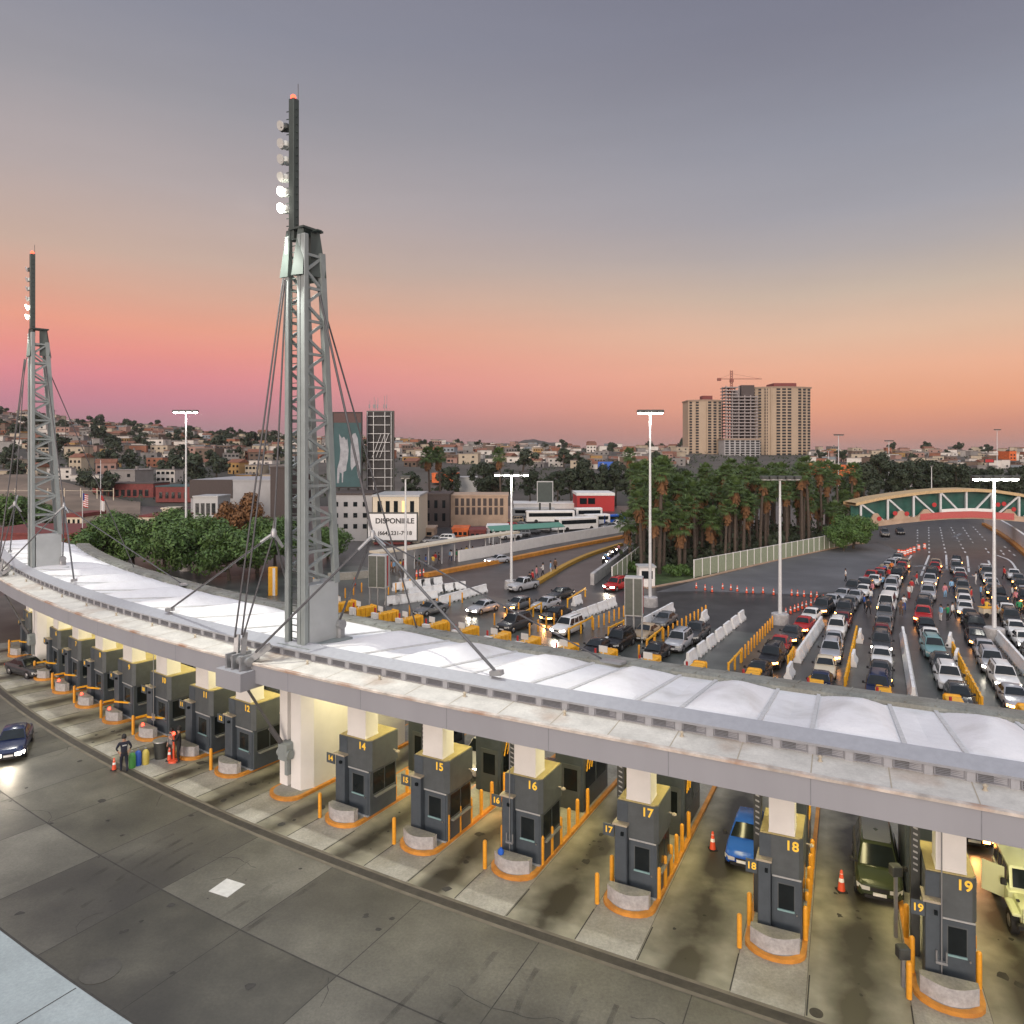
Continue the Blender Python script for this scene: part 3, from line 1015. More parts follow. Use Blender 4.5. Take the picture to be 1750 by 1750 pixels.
for nd, ups in ((nodeL, (Q(471, 878, 36.4), Q(440, 930, 36), Q(487, 940, 36.4))), (nodeR, (Q(628, 880, 36.5), Q(606, 946, 36), Q(664, 938, 36)))):
    nm = MB().lathe([(.05, -.2), (.14, -.14), (.15, .1), (.08, .25)], 12, L1(nd))
    for u in ups:
        nm.tube(L1(nd), L1(nd).lerp(L1(u), .8), .10, .07, n=10)
    part('cable_node', nm, mt['galv'], r1, 40)
for xa, n_ in ((290, 2.0), (848, 2.1)):
    sA = find_s(xa, n_, 7.7)
    part('cable_anchor', MB().bar(L1(A(sA - .25, n_, 7.7)), L1(A(sA + .3, n_, 7.8)), .3, .2), mt['galv'], r1)
wf = MB()
a = L1(A(find_s(1028, 9.4, 6.7), 9.5, 6.72))
part('cable_anchor', MB().bar(a, a + Vector((1.3, -.3, .1)), .5, .12), mt['galv'], r1)
part('cable_anchor', MB().bbox(.55, .95, 1.0, 1.45, .02, .9, .08).tube((.5, 1.2, .7), (1.0, 1.2, .7), .25, n=12), mt['galv'], r1)
sT2 = -52.6
t2 = dup(r1, A(sT2, 3.2, 7.38), frame(sT2)[2], 'distant grey lattice mast tower with small lit floodlights, farthest along the canopy', None, .957)

for rr_, en in ((r1, 19000), (t2, 13000)):
    for zz in (22.5,):
        li = bpy.data.lights.new('floodlight_beam', 'SPOT')
        li.energy, li.color, li.spot_size, li.spot_blend, li.shadow_soft_size = en, (1, .97, .88), R_(104), .35, .35
        lo = bpy.data.objects.new('floodlight_beam', li)
        C.objects.link(lo)
        lo.location = rr_.matrix_basis @ Vector((-1.3, -2.2, zz))
        dirv = (Matrix.Rotation(rr_.rotation_euler.z, 3, 'Z') @ Vector((.06, -.45, -1.0)))
        lo.rotation_euler = dirv.to_track_quat('-Z', 'Y').to_euler()

# wear on the plaza: tyre marks, cracks, oil drips
tm_ = bpy.data.materials.new('tyre_mark')
tm_.use_nodes = True
q = tm_.node_tree
bs = q.nodes['Principled BSDF']
bs.inputs['Base Color'].default_value, bs.inputs['Roughness'].default_value = (.022, .021, .019, 1), .7
nq = q.nodes.new('ShaderNodeTexNoise')
nq.inputs['Scale'].default_value, nq.inputs['Detail'].default_value = .9, 6
q.links.new(q.nodes.new('ShaderNodeNewGeometry').outputs['Position'], nq.inputs['Vector'])
mq = q.nodes.new('ShaderNodeMapRange')
mq.inputs['From Min'].default_value, mq.inputs['From Max'].default_value, mq.inputs['To Max'].default_value = .42, .8, .42
q.links.new(nq.outputs['Fac'], mq.inputs['Value'])
q.links.new(mq.outputs[0], bs.inputs['Alpha'])
rnd = random.Random(8)
tmm = MB()
for i in range(13):
    s = rnd.uniform(-46, 16)
    dr_ = rnd.uniform(-.22, .22)
    n0, n1 = rnd.uniform(-1.9, -4), rnd.uniform(-6, -10.8)
    for o_ in (0, 1.35):
        L_, R2 = [], []
        for j in range(13):
            u = j / 12
            n = n0 + (n1 - n0) * u
            ss_ = s + o_ + dr_ * 9 * u * u
            wv = rnd.uniform(.07, .11)
            L_.append(A(ss_ - wv, n, .0135 + .0002 * (i % 5)))
            R2.append(A(ss_ + wv, n, .0135 + .0002 * (i % 5)))
        tmm.sheet([L_, R2])
struct('tyre_marks', tmm, tm_).name = 'worn_road_markings'
ck = MB()
for i in range(22):
    s, n = rnd.uniform(-44, 14), rnd.uniform(-10, -2.5)
    ang = rnd.uniform(0, 6.28)
    p = A(s, n, .0150)
    for j in range(rnd.randrange(5, 14)):
        ang += rnd.uniform(-.6, .6)
        st = rnd.uniform(.15, .4)
        p2 = p + Vector((math.cos(ang) * st, math.sin(ang) * st, 0))
        sd_ = Vector((-math.sin(ang), math.cos(ang), 0)) * rnd.uniform(.006, .014)
        ck.add([p - sd_, p + sd_, p2 + sd_, p2 - sd_], [(0, 1, 2, 3)])
        p = p2
struct('pavement_cracks', ck, mt['joint'])
oi = MB()
for i in range(150):
    lane = i < 100
    if lane:
        k = rnd.randrange(8, 20)
        s, n = (lane_s(k) + lane_s(k + 1)) / 2 + rnd.gauss(0, .35), rnd.uniform(-1, 6)
    else:
        s, n = rnd.uniform(-42, 14), rnd.uniform(-10.5, -2.2)
    c = A(s, n, .0175)
    r0 = abs(rnd.gauss(.05, .07)) + .03
    oi.add([c + Vector((math.cos(a * .7854) * r0 * rnd.uniform(.5, 1.3), math.sin(a * .7854) * r0 * rnd.uniform(.5, 1.3), 0)) for a in range(8)], [tuple(range(8))])
struct('pavement_stains', oi, mt['joint'])
# ------------------------------------------------------------------ hills
RIDGE = [(-900, 700), (-200, 703), (0, 706), (100, 719), (200, 729), (320, 739), (400, 746), (480, 748), (600, 752), (680, 756), (780, 760), (900, 764), (1000, 766), (1170, 768), (1300, 771), (1750, 773), (2600, 772)]


def ridge_y(x):
    for (a, ya), (b, yb) in zip(RIDGE, RIDGE[1:]):
        if x <= b:
            return ya + (yb - ya) * max(0, min(1, (x - a) / (b - a)))
    return RIDGE[-1][1]


def T(X, Y):
    """height of the hillside"""
    if Y < 232:
        return 0.0
    x = CX + F * X / Y
    hr = 17 + (YH - ridge_y(x)) / F * 720
    t = min(1, (Y - 232) / 488)
    z = hr * (t ** .92) + 1.6 * math.sin(X * .031 + Y * .017) * t * (1 - t) * 2
    if Y > 720:
        z = hr - (Y - 720) * .05
    return z


hm = MB()
rows = []
for j in range(46):
    Y = 231 + (880 - 231) * j / 45
    rows.append([(Y * (i - 45) / 45 * 1.25, Y, T(Y * (i - 45) / 45 * 1.25, Y) - (.6 if j == 0 else 0)) for i in range(91)])
hm.sheet(rows)
struct('hills', hm, mt['hill'], 60)


def far_ridge(pts, d, mat):
    mb = MB()
    n = 160
    x0, x1 = pts[0][0], pts[-1][0]
    top, bot, front = [], [], []
    for i in range(n + 1):
        x = x0 + (x1 - x0) * i / n
        for (a, ya), (b, yb) in zip(pts, pts[1:]):
            if a <= x <= b:
                u = (x - a) / (b - a)
                u = u * u * (3 - 2 * u)
                y = ya + (yb - ya) * u
                break
        y += .6 * math.sin(x * .11) + .4 * math.sin(x * .37)
        p = Q(x, y, d)
        top.append(p)
        front.append((p.x * .8, d * .8, min(10, p.z)))
        bot.append((p.x * 1.2, d * 1.2, 0))
    mid = [((a.x + b[0]) / 2, (a.y + b[1]) / 2, a.z * .62 + b[2] * .38) for a, b in zip(top, front)]
    mb.sheet([front, mid, top, bot])
    return struct('hills', mb, mat, 60)


far_ridge([(780, 777), (830, 770), (868, 757), (912, 751), (950, 757), (985, 769), (1040, 777)], 1600, mt['hill'])
far_ridge([(990, 776), (1150, 769), (1250, 770), (1390, 768), (1460, 772), (1560, 774), (1640, 770), (1760, 766), (1900, 770)], 2600, mt['hill'])
far_ridge([(1500, 777), (1600, 775), (1660, 771), (1720, 768), (1850, 764), (2100, 772)], 1500, mt['hill'])

# sandy bank at the foot of the hill
bank = MB()
bank.sheet([[Q(x, 868, 205) + Vector((0, 0, -17 + 17 - 0)) if False else Vector(((x - CX) / F * 200, 200, 0.02)) for x in range(-300, 260, 20)],
            [Vector(((x - CX) / F * 226, 226, 3.2 - max(0, (x - 150)) * .02)) for x in range(-300, 260, 20)],
            [Vector(((x - CX) / F * 262, 262, max(.5, 9.5 - max(0, (x - 60)) * .055))) for x in range(-300, 260, 20)],
            [Vector(((x - CX) / F * 300, 300, 3)) for x in range(-300, 260, 20)]])
struct('sandy_terrain', bank, mt['dirt'], 60)

# ------------------------------------------------------------------ roads, kerbs, markings
def strip(mb, pts, w, z=.012, mi=0):
    """flat band along ground points"""
    L_, R2 = [], []
    for i, p in enumerate(pts):
        q = pts[min(i + 1, len(pts) - 1)] - pts[max(i - 1, 0)]
        q.z = 0
        q.normalize()
        n = Vector((-q.y, q.x, 0)) * w / 2
        L_.append((p.x + n.x, p.y + n.y, z))
        R2.append((p.x - n.x, p.y - n.y, z))
    return mb.sheet([L_, R2], mi)


def wall_strip(mb, pts, w, h, z0=0.0, mi=0):
    L_, R2 = [], []
    for i, p in enumerate(pts):
        q = pts[min(i + 1, len(pts) - 1)] - pts[max(i - 1, 0)]
        q.z = 0
        q.normalize()
        n = Vector((-q.y, q.x, 0)) * w / 2
        L_.append(Vector((p.x + n.x, p.y + n.y, 0)))
        R2.append(Vector((p.x - n.x, p.y - n.y, 0)))
    rows = []
    for P_, z in ((L_, z0), (L_, z0 + h), (R2, z0 + h), (R2, z0)):
        rows.append([(p.x, p.y, z) for p in P_])
    mb.sheet(rows, mi)
    for i in (0, -1):
        mb.add([(L_[i].x, L_[i].y, z0), (L_[i].x, L_[i].y, z0 + h), (R2[i].x, R2[i].y, z0 + h), (R2[i].x, R2[i].y, z0)], [(0, 1, 2, 3)], mi)
    return mb


def curve_px(pts, n=24):
    """smooth ground polyline through pixel points"""
    P_ = [G(*p) for p in pts]
    P_ = [P_[0] * 2 - P_[1]] + P_ + [P_[-1] * 2 - P_[-2]]
    out = []
    for k in range(1, len(P_) - 2):
        for i in range(n):
            t = i / n
            a, b, c, d = P_[k - 1:k + 3]
            out.append(.5 * ((2 * b) + (c - a) * t + (2 * a - 5 * b + 4 * c - d) * t * t + (3 * b - a - 3 * c + d) * t ** 3))
    out.append(P_[-2])
    return out


mk = MB()
for a, b in (((1558, 949), (1533, 982)), ((1588, 949), (1574, 984)), ((1617, 948), (1618, 972)), ((1653, 950), (1656, 978)), ((1689, 958), (1695, 972))):
    strip(mk, [G(*a), G(*b)], .28)
strip(mk, curve_px([(1704, 949), (1728, 960), (1746, 992)]), .3)
for a, b in (((1588, 945), (1587, 899)), ((1616, 945), (1606, 899)), ((1650, 945), (1624, 899)), ((1568, 938), (1568, 903)), ((1663, 928), (1644, 899)), ((1684, 924), (1661, 898)), ((1735, 950), (1712, 930)), ((1690, 945), (1682, 934)), ((1716, 948), (1708, 938))):
    pa, pb = G(*a), G(*b)
    n = max(2, int((pb - pa).length / 5.5))
    for i in range(n):
        q = pa.lerp(pb, i / n)
        strip(mk, [q, q + (pb - pa).normalized() * 2.2], .26)
struct('road_markings', mk, mt['line'])
mk = MB()
for a, b in (((1560, 968), (1600, 966)), ((1610, 966), (1660, 970)), ((1570, 975), (1640, 973)), ((1630, 918), (1642, 912)), ((1630, 924), (1646, 922)), ((1655, 985), (1690, 983))):
    strip(mk, [G(*a), G(*b)], .8)
struct('worn_road_markings', mk, mt['pale'])

kb = wall_strip(MB(), curve_px([(728, 986), (790, 974), (858, 961), (960, 940), (1066, 919)]), .9, .55)
tag(part('painted_barrier', kb, mt['kerb']), 'long orange painted low barrier along the road beside the white wall', 'road barrier')
kb = wall_strip(MB(), curve_px([(908, 1004), (935, 988), (970, 967), (1010, 949), (1062, 932)]), .8, .45)
tag(part('painted_barrier', kb, M('mustard_kerb', (.42, .24, .03), .6, var=.3, coord=W)), 'curved mustard coloured low barrier in the middle of the left road', 'road barrier')
ww = wall_strip(MB(), curve_px([(784, 960), (850, 948), (950, 929), (1066, 909)]), .35, 1.75)
tag(part('boundary_wall', ww, mt['white']), 'long white boundary wall beyond the left road', 'wall')
ww = wall_strip(MB(), curve_px([(560, 992), (600, 990), (640, 986)]), .5, 1.0)
tag(part('boundary_wall', ww, mt['pad']), 'short low grey wall at the near end of the walkway, behind the mast tower', 'wall')
cw = wall_strip(MB(), curve_px([(1683, 896), (1712, 912), (1740, 932), (1800, 985)]), .4, 2.3, .5)
tag(part('curved_wall', cw, mt['white']), 'white curved retaining wall at the road edge under the footbridge', 'wall')
cw = wall_strip(MB(), curve_px([(1681, 897), (1709, 914), (1737, 935), (1796, 990)]), .8, .5)
tag(part('painted_barrier', cw, mt['kerb']), 'orange painted kerb at the foot of the white curved wall by the footbridge', 'road barrier')
# concrete barrier and panels where the roads meet
cw = wall_strip(MB(), [G(1012, 1000), G(1060, 962), G(1078, 945)], .5, 1.5)
tag(part('concrete_barrier', cw, mt['block']), 'grey concrete barrier dividing the left road from the palm grove', 'road barrier')

# lawn under the palms
lw = MB()
pts = [G(1070, 990), G(1105, 1003), G(1180, 990), G(1330, 955), G(1458, 928), G(1470, 912), G(1200, 905), G(1085, 925)]
lw.add([(p.x, p.y, .03) for p in pts], [tuple(range(len(pts)))])
struct('lawn', lw, mt['grass'])
gl = wall_strip(MB(), [G(1068, 992), G(1105, 1006), G(1182, 992), G(1330, 957), G(1458, 930)], .4, .16)
tag(part('kerb', gl, mt['sandstone']), 'pale curved kerb round the lawn of the palm grove', 'kerb')

# fence by the palms
def panel_fence(p0, p1, n, h, mat, label, lean=0):
    r = thing('panel_fence', label, 'fence', p0.copy())
    pn = M('fence_mesh', (.28, .32, .22), .8, var=.12, coord=W)
    for i in range(n):
        a, b = p0.lerp(p1, i / n), p0.lerp(p1, (i + 1) / n)
        mb = wall_strip(MB(), [a + (b - a) * .04, b - (b - a) * .04], .05, h, .12)
        part('panel', mb, pn, r, None, True)
        part('post', MB().tube(a, a + Vector((0, 0, h + .25)), .08, n=6), mat, r, None, True)
    part('rail', MB().bar(p0 + Vector((0, 0, h + .18)), p1 + Vector((0, 0, h + .18)), .08), mat, r, None, True)


panel_fence(G(1186, 988), G(1457, 930), 26, 2.3, mt['white'], 'long pale green panel fence with white posts in front of the palm grove')
panel_fence(G(1046, 1002), G(1092, 962), 6, 2.3, mt['white'], 'short white panel fence at the tip of the lawn beside the left road')
fr = thing('post_fence', 'sparse timber post fence along the sandy bank behind the far mast tower', 'fence', Vector((-130, 230, 3)))
for i in range(9):
    x = -30 + i * 28
    p = Q(x, 845, 228)
    p.z = 3.0
    part('post', MB().box(p.x - .1, p.x + .1, p.y - .1, p.y + .1, 2.4, 6.2), mt['cream'], fr, None, True)
part('rail', MB().bar(Vector((-30 - CX, 0, 0)) / F * 228 + Vector((0, 228, 5.4)), Vector((194 - CX, 0, 0)) / F * 228 + Vector((0, 228, 5.4)), .1), mt['cream'], fr, None, True)

# ------------------------------------------------------------------ buildings
def building(name, label, x0, x1, ytop, d, depth, wall, cols=0, rows=0, wmat=None, base=None, roof=None, wy=None, wx=None, wsize=(.5, .5), lit=0, cat='building', parapet=.35, yaw=0):
    a, b = Q(x0, ytop, d), Q(x1, ytop, d)
    z0 = T((a.x + b.x) / 2, d) - .3 if base is None else base
    r = thing(name, label, cat, Vector(((a.x + b.x) / 2, d, z0)), yaw)
    wd, h = b.x - a.x, a.z - z0
    part('wall', MB().box(-wd / 2, wd / 2, 0, depth, 0, h), wall, r)
    part('roof', MB().box(-wd / 2 - .15, wd / 2 + .15, -.15, depth + .15, h + .002, h + parapet), roof or wall, r)
    if cols:
        y0, y1 = wy or (.12, .92)
        xa, xb = wx or (.06, .94)
        cw_, ch = wd * (xb - xa) / cols, h * (y1 - y0) / rows
        wm = MB().box(-cw_ * wsize[0] / 2, cw_ * wsize[0] / 2, -.06, -.005, -ch * wsize[1] / 2, ch * wsize[1] / 2).mesh('window', wmat or mt['glass'])
        wl = wm.copy()
        wl.materials[0] = mt['lit_window']
        for i in range(cols):
            for j in range(rows):
                link('window', wl if random.random() < lit else wm, r, (-wd / 2 + wd * xa + (i + .5) * cw_, 0, h * y0 + (j + .5) * ch))
    return r, wd, h


ofc, wd, h = building('office_building', 'white three storey office block with small dark windows behind the mast tower', 562, 636, 846, 142, 16, mt['grey'], 4, 3, base=0, wy=(.2, .92), wsize=(.42, .42), roof=mt['brown'])
of2, wd2, h2 = building('office_wing', 'cream top floor office wing with lit windows above the white billboard', 637, 716, 849, 139, 14, mt['cream'], 5, 1, base=0, wy=(.62, .95), wsize=(.5, .75), roof=mt['trim'], lit=.4)
building('brown_building', 'tall dark brown windowless block close behind the mast tower', 462, 494, 800, 178, 20, mt['brown'], base=0)
wh, _, _ = building('warehouse', 'long pale grey warehouse with dark panel, seen between the lit pole and mast tower', 326, 482, 822, 196, 30, mt['grey'], base=0)
p = Q(364, 845, 195.9)
part('dark_panel', MB().box(-6.5, 5.0, -.2, -.01, 5.0, 10.0), mt['brown'], wh, loc=(-6.0, 0, 0))
building('gatehouse', 'small grey gatehouse with dark grille in front of the warehouse', 330, 372, 850, 178, 8, mt['trim'], 4, 1, base=0, wy=(.3, .8), wsize=(.7, .9))
building('red_roof_hall', 'low hall with dark red tiled roof behind the far mast tower', -60, 140, 914, 120, 16, mt['redroof'], base=2.0, roof=mt['redroof'])
building('cream_hall', 'cream ground floor with dark openings below the red tiled roof', -60, 138, 938, 119, 14, mt['cream'], 14, 1, base=0, wy=(.1, .8), wsize=(.4, .9))
ml, _, _ = building('mission_house', 'cream mission style house with arches and red roof among the green trees', 236, 300, 884, 150, 8, mt['cream'], 5, 1, base=0, wy=(.72, .92), wsize=(.4, .8), roof=mt['redroof'])
part('bell_gable', MB().box(1.2, 3.8, -.3, 3, 3.9, 5.6).prism([(1.0, -.5), (4.0, -.5), (4.0, 3.2), (1.0, 3.2)], 5.6, 5.9), mt['cream'], ml)
building('balcony_house', 'cream balcony house with red roof right of the far mast tower', 112, 140, 884, 140, 8, mt['cream'], 3, 1, base=0, wy=(.62, .95), wsize=(.45, .8), roof=mt['redroof'], parapet=.7)
building('market_hall', 'dark red market row with painted doors at the foot of the slope', 158, 262, 827, 250, 12, mt['redroof'], 9, 1, base=1, wy=(.2, .7), wsize=(.6, .8), roof=mt['brown'])
building('market_hall', 'dark red market row with blue roof edge left of the warehouse', 266, 326, 832, 240, 12, mt['redroof'], 5, 1, base=1, wy=(.2, .7), wsize=(.5, .8), roof=mt['teal'])
building('ruined_arcade', 'brown arcade building with tall open bays right of the white billboard', 770, 868, 848, 172, 12, mt['sandstone'], 9, 2, base=0, wy=(.35, .95), wsize=(.6, .85), wmat=mt['brown'])
building('brown_shop', 'dark slim shop building with stair beside the white billboard', 722, 768, 846, 168, 12, mt['brown'], 3, 2, base=0, wsize=(.4, .6))
building('red_building', 'bright red single storey restaurant with white parapet beyond the parked trucks', 986, 1050, 847, 215, 14, mt['red'], 2, 1, base=0, wx=(.06, .5), wy=(.45, .85), wsize=(.85, .95), roof=mt['white'], parapet=.8)
building('orange_shop', 'shop with orange canopy roof near tall billboards', 738, 782, 810, 300, 10, mt['orange'], base=5)
building('white_shed', 'white corrugated shed wall behind the dark tree', 774, 814, 817, 240, 10, mt['trim'], base=0)
building('orange_hall', 'orange roofed hall right of the apartment towers', 1408, 1462, 796, 370, 18, mt['orange'], base=2)
building('hotel_tower', 'slim orange hotel tower far behind the footbridge', 1725, 1737, 772, 520, 12, mt['orange'], 2, 5, base=4)
building('forecourt_roof', 'flat white forecourt roof beyond the footbridge', 1574, 1646, 826, 265, 14, mt['white'], base=4.5)
building('long_shed', 'long low white shed behind the parked trucks', 878, 984, 862, 225, 12, mt['white'], base=0)
for i, (a, b, y, d, m_, lb) in enumerate([(700, 742, 905, 150, 'sandstone', 'tan low shop wall beside the white billboard'), (773, 800, 905, 150, 'orange', 'bright orange market stall with open front'),
                                          (802, 830, 908, 148, 'redroof', 'dark red market stall next to the orange one'), (832, 868, 902, 152, 'white', 'white roofed market stall next to the dark red one'),
                                          (640, 700, 930, 136, 'redroof', 'red fronted shop row below the white billboard')]):
    building('market_stall', lb, a, b, y, d, 6, mt[m_], 3, 1, base=0, wy=(.1, .7), wsize=(.7, .8), cat='stall')

# walkway roof along the left road, with its posts
wk = thing('walkway_roof', 'long thin cream walkway roof on slim posts along the left road', 'walkway', G(700, 976))
wp = [G(640, 984), G(700, 974), G(784, 957), G(880, 941)]
part('roof', wall_strip(MB(), wp, 2.2, .3, 3.1), mt['cream'], wk, None, True)
for i in range(12):
    t = i / 11 * 3
    k = min(2, int(t))
    q = wp[k].lerp(wp[k + 1], t - k)
    part('post', MB().tube(q, q + Vector((0, 0, 3.1)), .09, n=6), mt['pole'], wk, None, True)

# billboards
def billboard(label, x0, x1, y0, y1, d, face, lettering=(), posts=2, base=0.0, frame_m=None, depth=.6):
    a, b = Q(x0, y0, d), Q(x1, y1, d)
    r = thing('billboard', label, 'billboard', Vector(((a.x + b.x) / 2, d, base)))
    wd, zt, zb = b.x - a.x, a.z - base, b.z - base
    part('board', MB().box(-wd / 2, wd / 2, 0, depth, zb, zt), face, r)
    part('frame', MB().box(-wd / 2 - .2, wd / 2 + .2, -.04, depth, zt, zt + .25).box(-wd / 2 - .2, wd / 2 + .2, -.04, depth, zb - .25, zb).box(-wd / 2 - .2, -wd / 2, -.04, depth, zb, zt).box(wd / 2, wd / 2 + .2, -.04, depth, zb, zt), frame_m or mt['lampbody'], r)
    for i in range(posts):
        x = 0 if posts == 1 else -wd * .35 + wd * .7 * i / (posts - 1)
        part('post', MB().tube((x, depth + .2, 0), (x, depth + .2, zt - .5), .25, n=8), mt['lampbody'], r)
    for txt, size, fx_, fz, m_ in lettering:
        o = link('lettering', text_mesh(txt, size, m_), r, (fx_ * wd, -.03, zb + (zt - zb) * fz))
        o.rotation_euler = (R_(90), 0, 0)
    return r, wd, zb, zt


black_t = M('black_letter', (.015, .015, .015), .7)
billboard('white billboard with black letters reading DISPONIBLE and a phone number', 629, 712, 878, 923, 136, M('white_board', (.80, .80, .78), .6, var=.03),
          [('DISPONIBLE', 1.35, .05, .72, black_t), ('(664) 231-7918', 1.02, .05, .26, black_t)], base=0)
tb, wd, zb, zt = billboard('tall teal billboard showing a white horse shape, leaning beside the mast tower', 570, 617, 706, 832, 152, mt['teal'], base=0, posts=3, frame_m=mt['screen'])
pic = MB()
W_, H_ = wd, zt - zb
horse = [(.12, .05), (.14, .25), (.22, .36), (.25, .50), (.22, .62), (.20, .72), (.30, .66), (.38, .68), (.46, .63), (.50, .66), (.55, .50), (.52, .36), (.48, .30), (.46, .22), (.36, .20), (.34, .06), (.30, .06), (.30, .18), (.22, .20), (.20, .05)]
robe = [(.62, .28), (.62, .50), (.64, .66), (.70, .72), (.80, .73), (.88, .66), (.92, .52), (.97, .36), (.98, .10), (.90, .12), (.82, .30), (.72, .26), (.66, .22)]
for pl_ in (horse, robe):
    pic.add([(-W_ / 2 + x * W_, -.02, zb + z * H_) for x, z in pl_], [tuple(range(len(pl_)))])
part('print', pic, M('pale_print', (.30, .31, .33), .7, var=.25, scale=.8, coord=W), tb)
part('banner', MB().box(-W_ / 2, W_ / 2, -.03, -.005, zb + H_ * .87, zt), M('brown_banner', (.10, .06, .055), .8), tb)
db, wd, zb, zt = billboard('tall black billboard back with scaffolding and antennas, right of the teal one', 628, 671, 704, 838, 155, mt['screen'], base=0, posts=3, frame_m=mt['lampbody'], depth=1.2)
sc_ = MB()
for i in range(9):
    z = zb + (zt - zb) * (i + .5) / 9
    sc_.bar((-wd / 2, -.25, z), (wd / 2 * (1 if i < 4 else .8), -.25, z), .12)
for x in (-wd * .5, -wd * .25, wd * .2, wd * .45):
    sc_.bar((x, -.25, zb), (x, -.25, zt), .13)
for i in range(3):
    sc_.bar((-wd * .3 + i * .8, -.3, zb + (zt - zb) * .42), (wd * .05 + i * .8, -.3, zb + (zt - zb) * .72), .1)
part('scaffold', sc_, mt['galv'], db)
an = MB()
for x, hh in ((-2.2, 2.4), (-1.3, 3.2), (-1.0, 2.6), (-.5, 3.0), (.9, 3.4), (1.4, 3.6)):
    an.tube((x, .3, zt), (x, .3, zt + hh), .05, n=5).tube((x - .15, .3, zt + .8), (x - .15, .3, zt + 1.6), .1, n=5)
part('antenna', an, mt['galv'], db)
billboard('slim dark grey upright billboard beyond the left road', 919, 944, 824, 858, 182, mt['tower_dk'], posts=2, frame_m=mt['trim'])
bA, _, _, _ = billboard('blue billboard with white A and small white lettering above the trees', 1022, 1048, 789, 803, 380, M('blue_board', (.03, .12, .50), .6, var=.05), [('A', 3.6, -.18, .5, mt['white'])], posts=1, base=6)
billboard('white framed teal billboard left of the apartment towers', 1092, 1154, 806, 824, 280, mt['teal'], posts=2, base=2, frame_m=mt['white'])
billboard('red downward pointing roadside sign far behind the footbridge', 1684, 1698, 785, 790, 300, mt['red'], posts=1, base=0)

# ------------------------------------------------------------------ apartment towers
tw = M('tower_render', (.40, .31, .22), .8, var=.08, scale=.05, coord=W)
tw_dk = M('tower_rib', (.30, .22, .16), .8, var=.08, coord=W)
slabm = M('bare_concrete', (.30, .27, .26), .8, var=.15, coord=W)


def flat_tower(label, x0, x1, ytop, d, cols, rows, bow, skip=(), wallm=tw, crown=None, ribs=()):
    a, b = Q(x0, ytop, d), Q(x1, ytop, d)
    z0 = 10
    wd, h = b.x - a.x, a.z - z0
    r = thing('apartment_tower', label, 'apartment tower', Vector(((a.x + b.x) / 2, d, z0)), 0, 'apartment towers on the skyline')
    n = 16
    front = [(-wd / 2 + wd * i / n, -bow * math.sin(math.pi * i / n)) for i in range(n + 1)]
    fy = lambda x: -bow * math.sin(math.pi * (x + wd / 2) / wd)
    part('wall', MB().prism(front + [(wd / 2, wd * .7), (-wd / 2, wd * .7)], 0, h), wallm, r)
    part('roof', MB().prism([(x * 1.04, y - .5) for x, y in front] + [(wd / 2 * 1.04, wd * .72), (-wd / 2 * 1.04, wd * .72)], h + .01, h + 1.2), tw_dk, r)
    if crown:
        part('plant_room', MB().box(-wd * crown[0], wd * crown[1], 2, wd * .4, h + 1.21, h + 5), mt['redroof'], r)
    cw_, fh = wd / cols, h / rows
    wm = MB().box(-cw_ * .34, cw_ * .34, -.35, -.12, -fh * .31, fh * .31).mesh('window', mt['glass'])
    rest = MB()
    cnt = 0
    for j in reversed(range(rows)):
        for i in range(cols):
            if i in skip:
                continue
            x, z = -wd / 2 + (i + .5) * cw_, (j + .5) * fh
            if cnt < 98:
                link('window', wm, r, (x, fy(x), z))
            else:
                rest.box(x - cw_ * .34, x + cw_ * .34, fy(x) - .35, fy(x) - .12, z - fh * .31, z + fh * .31)
            cnt += 1
    if rest.v:
        part('lower_windows', rest, mt['glass'], r)['kind'] = 'stuff'
    for x in ribs:
        xx = -wd / 2 + wd * x
        part('pilaster', MB().box(xx - .5, xx + .5, fy(xx) - .9, fy(xx) + .5, 0, h), wallm, r)
    return r


flat_tower('slimmest tan apartment tower with curved front, left of the building site', 1176, 1233, 686, 620, 6, 22, 5.5, (2,), crown=(.05, .25), ribs=(.52,))
flat_tower('widest and tallest tan apartment tower with red plant room on top', 1283, 1385, 664, 640, 11, 25, 8, (3, 7), crown=(.10, .28), ribs=(.22, .30, .82))
flat_tower('pale grey half built lower block in front of the apartment towers', 1238, 1299, 752, 600, 7, 9, 1, (), wallm=mt['grey'])
cs = thing('building_site', 'unfinished concrete tower of bare floor slabs between the two apartment towers', 'building site', Q(1268, 800, 625))
cs.location.z = 10
ca, cb = Q(1238, 684, 625), Q(1294, 684, 625)
wd = cb.x - ca.x
for i in range(24):
    z = i * 2.75
    w0 = -wd / 2
    w1 = wd / 2 if i < 21 else -wd * .12
    part('floor_slab', MB().box(w0, w1, 0, 16, z, z + .8), slabm, cs)
for x in (-.47, -.28, -.08, .1, .28, .47):
    part('column', MB().box(wd * x - .4, wd * x + .4, 1, 2, 0, 57 if x > 0 else 65), slabm, cs)
    part('column', MB().box(wd * x - .4, wd * x + .4, 12, 13, 0, 57 if x > 0 else 65), slabm, cs)
part('core', MB().box(wd * .05, wd * .45, 6, 14, 0, 66), mt['brown'], cs)
part('core', MB().box(-wd * .2, -wd * .02, 8, 14, 0, 62), slabm, cs)
cr = thing('tower_crane', 'thin tower crane with long jib above the building site', 'crane', Q(1250, 800, 626))
cr.location.z = 70
la = MB()
for i in range(9):
    la.bar((-1, 0, i * 2), (1, 0, i * 2 + 2), .35).bar((1, 0, i * 2), (-1, 0, i * 2 + 2), .35)
la.bar((-1, 0, 0), (-1, 0, 18), .4).bar((1, 0, 0), (1, 0, 18), .4)
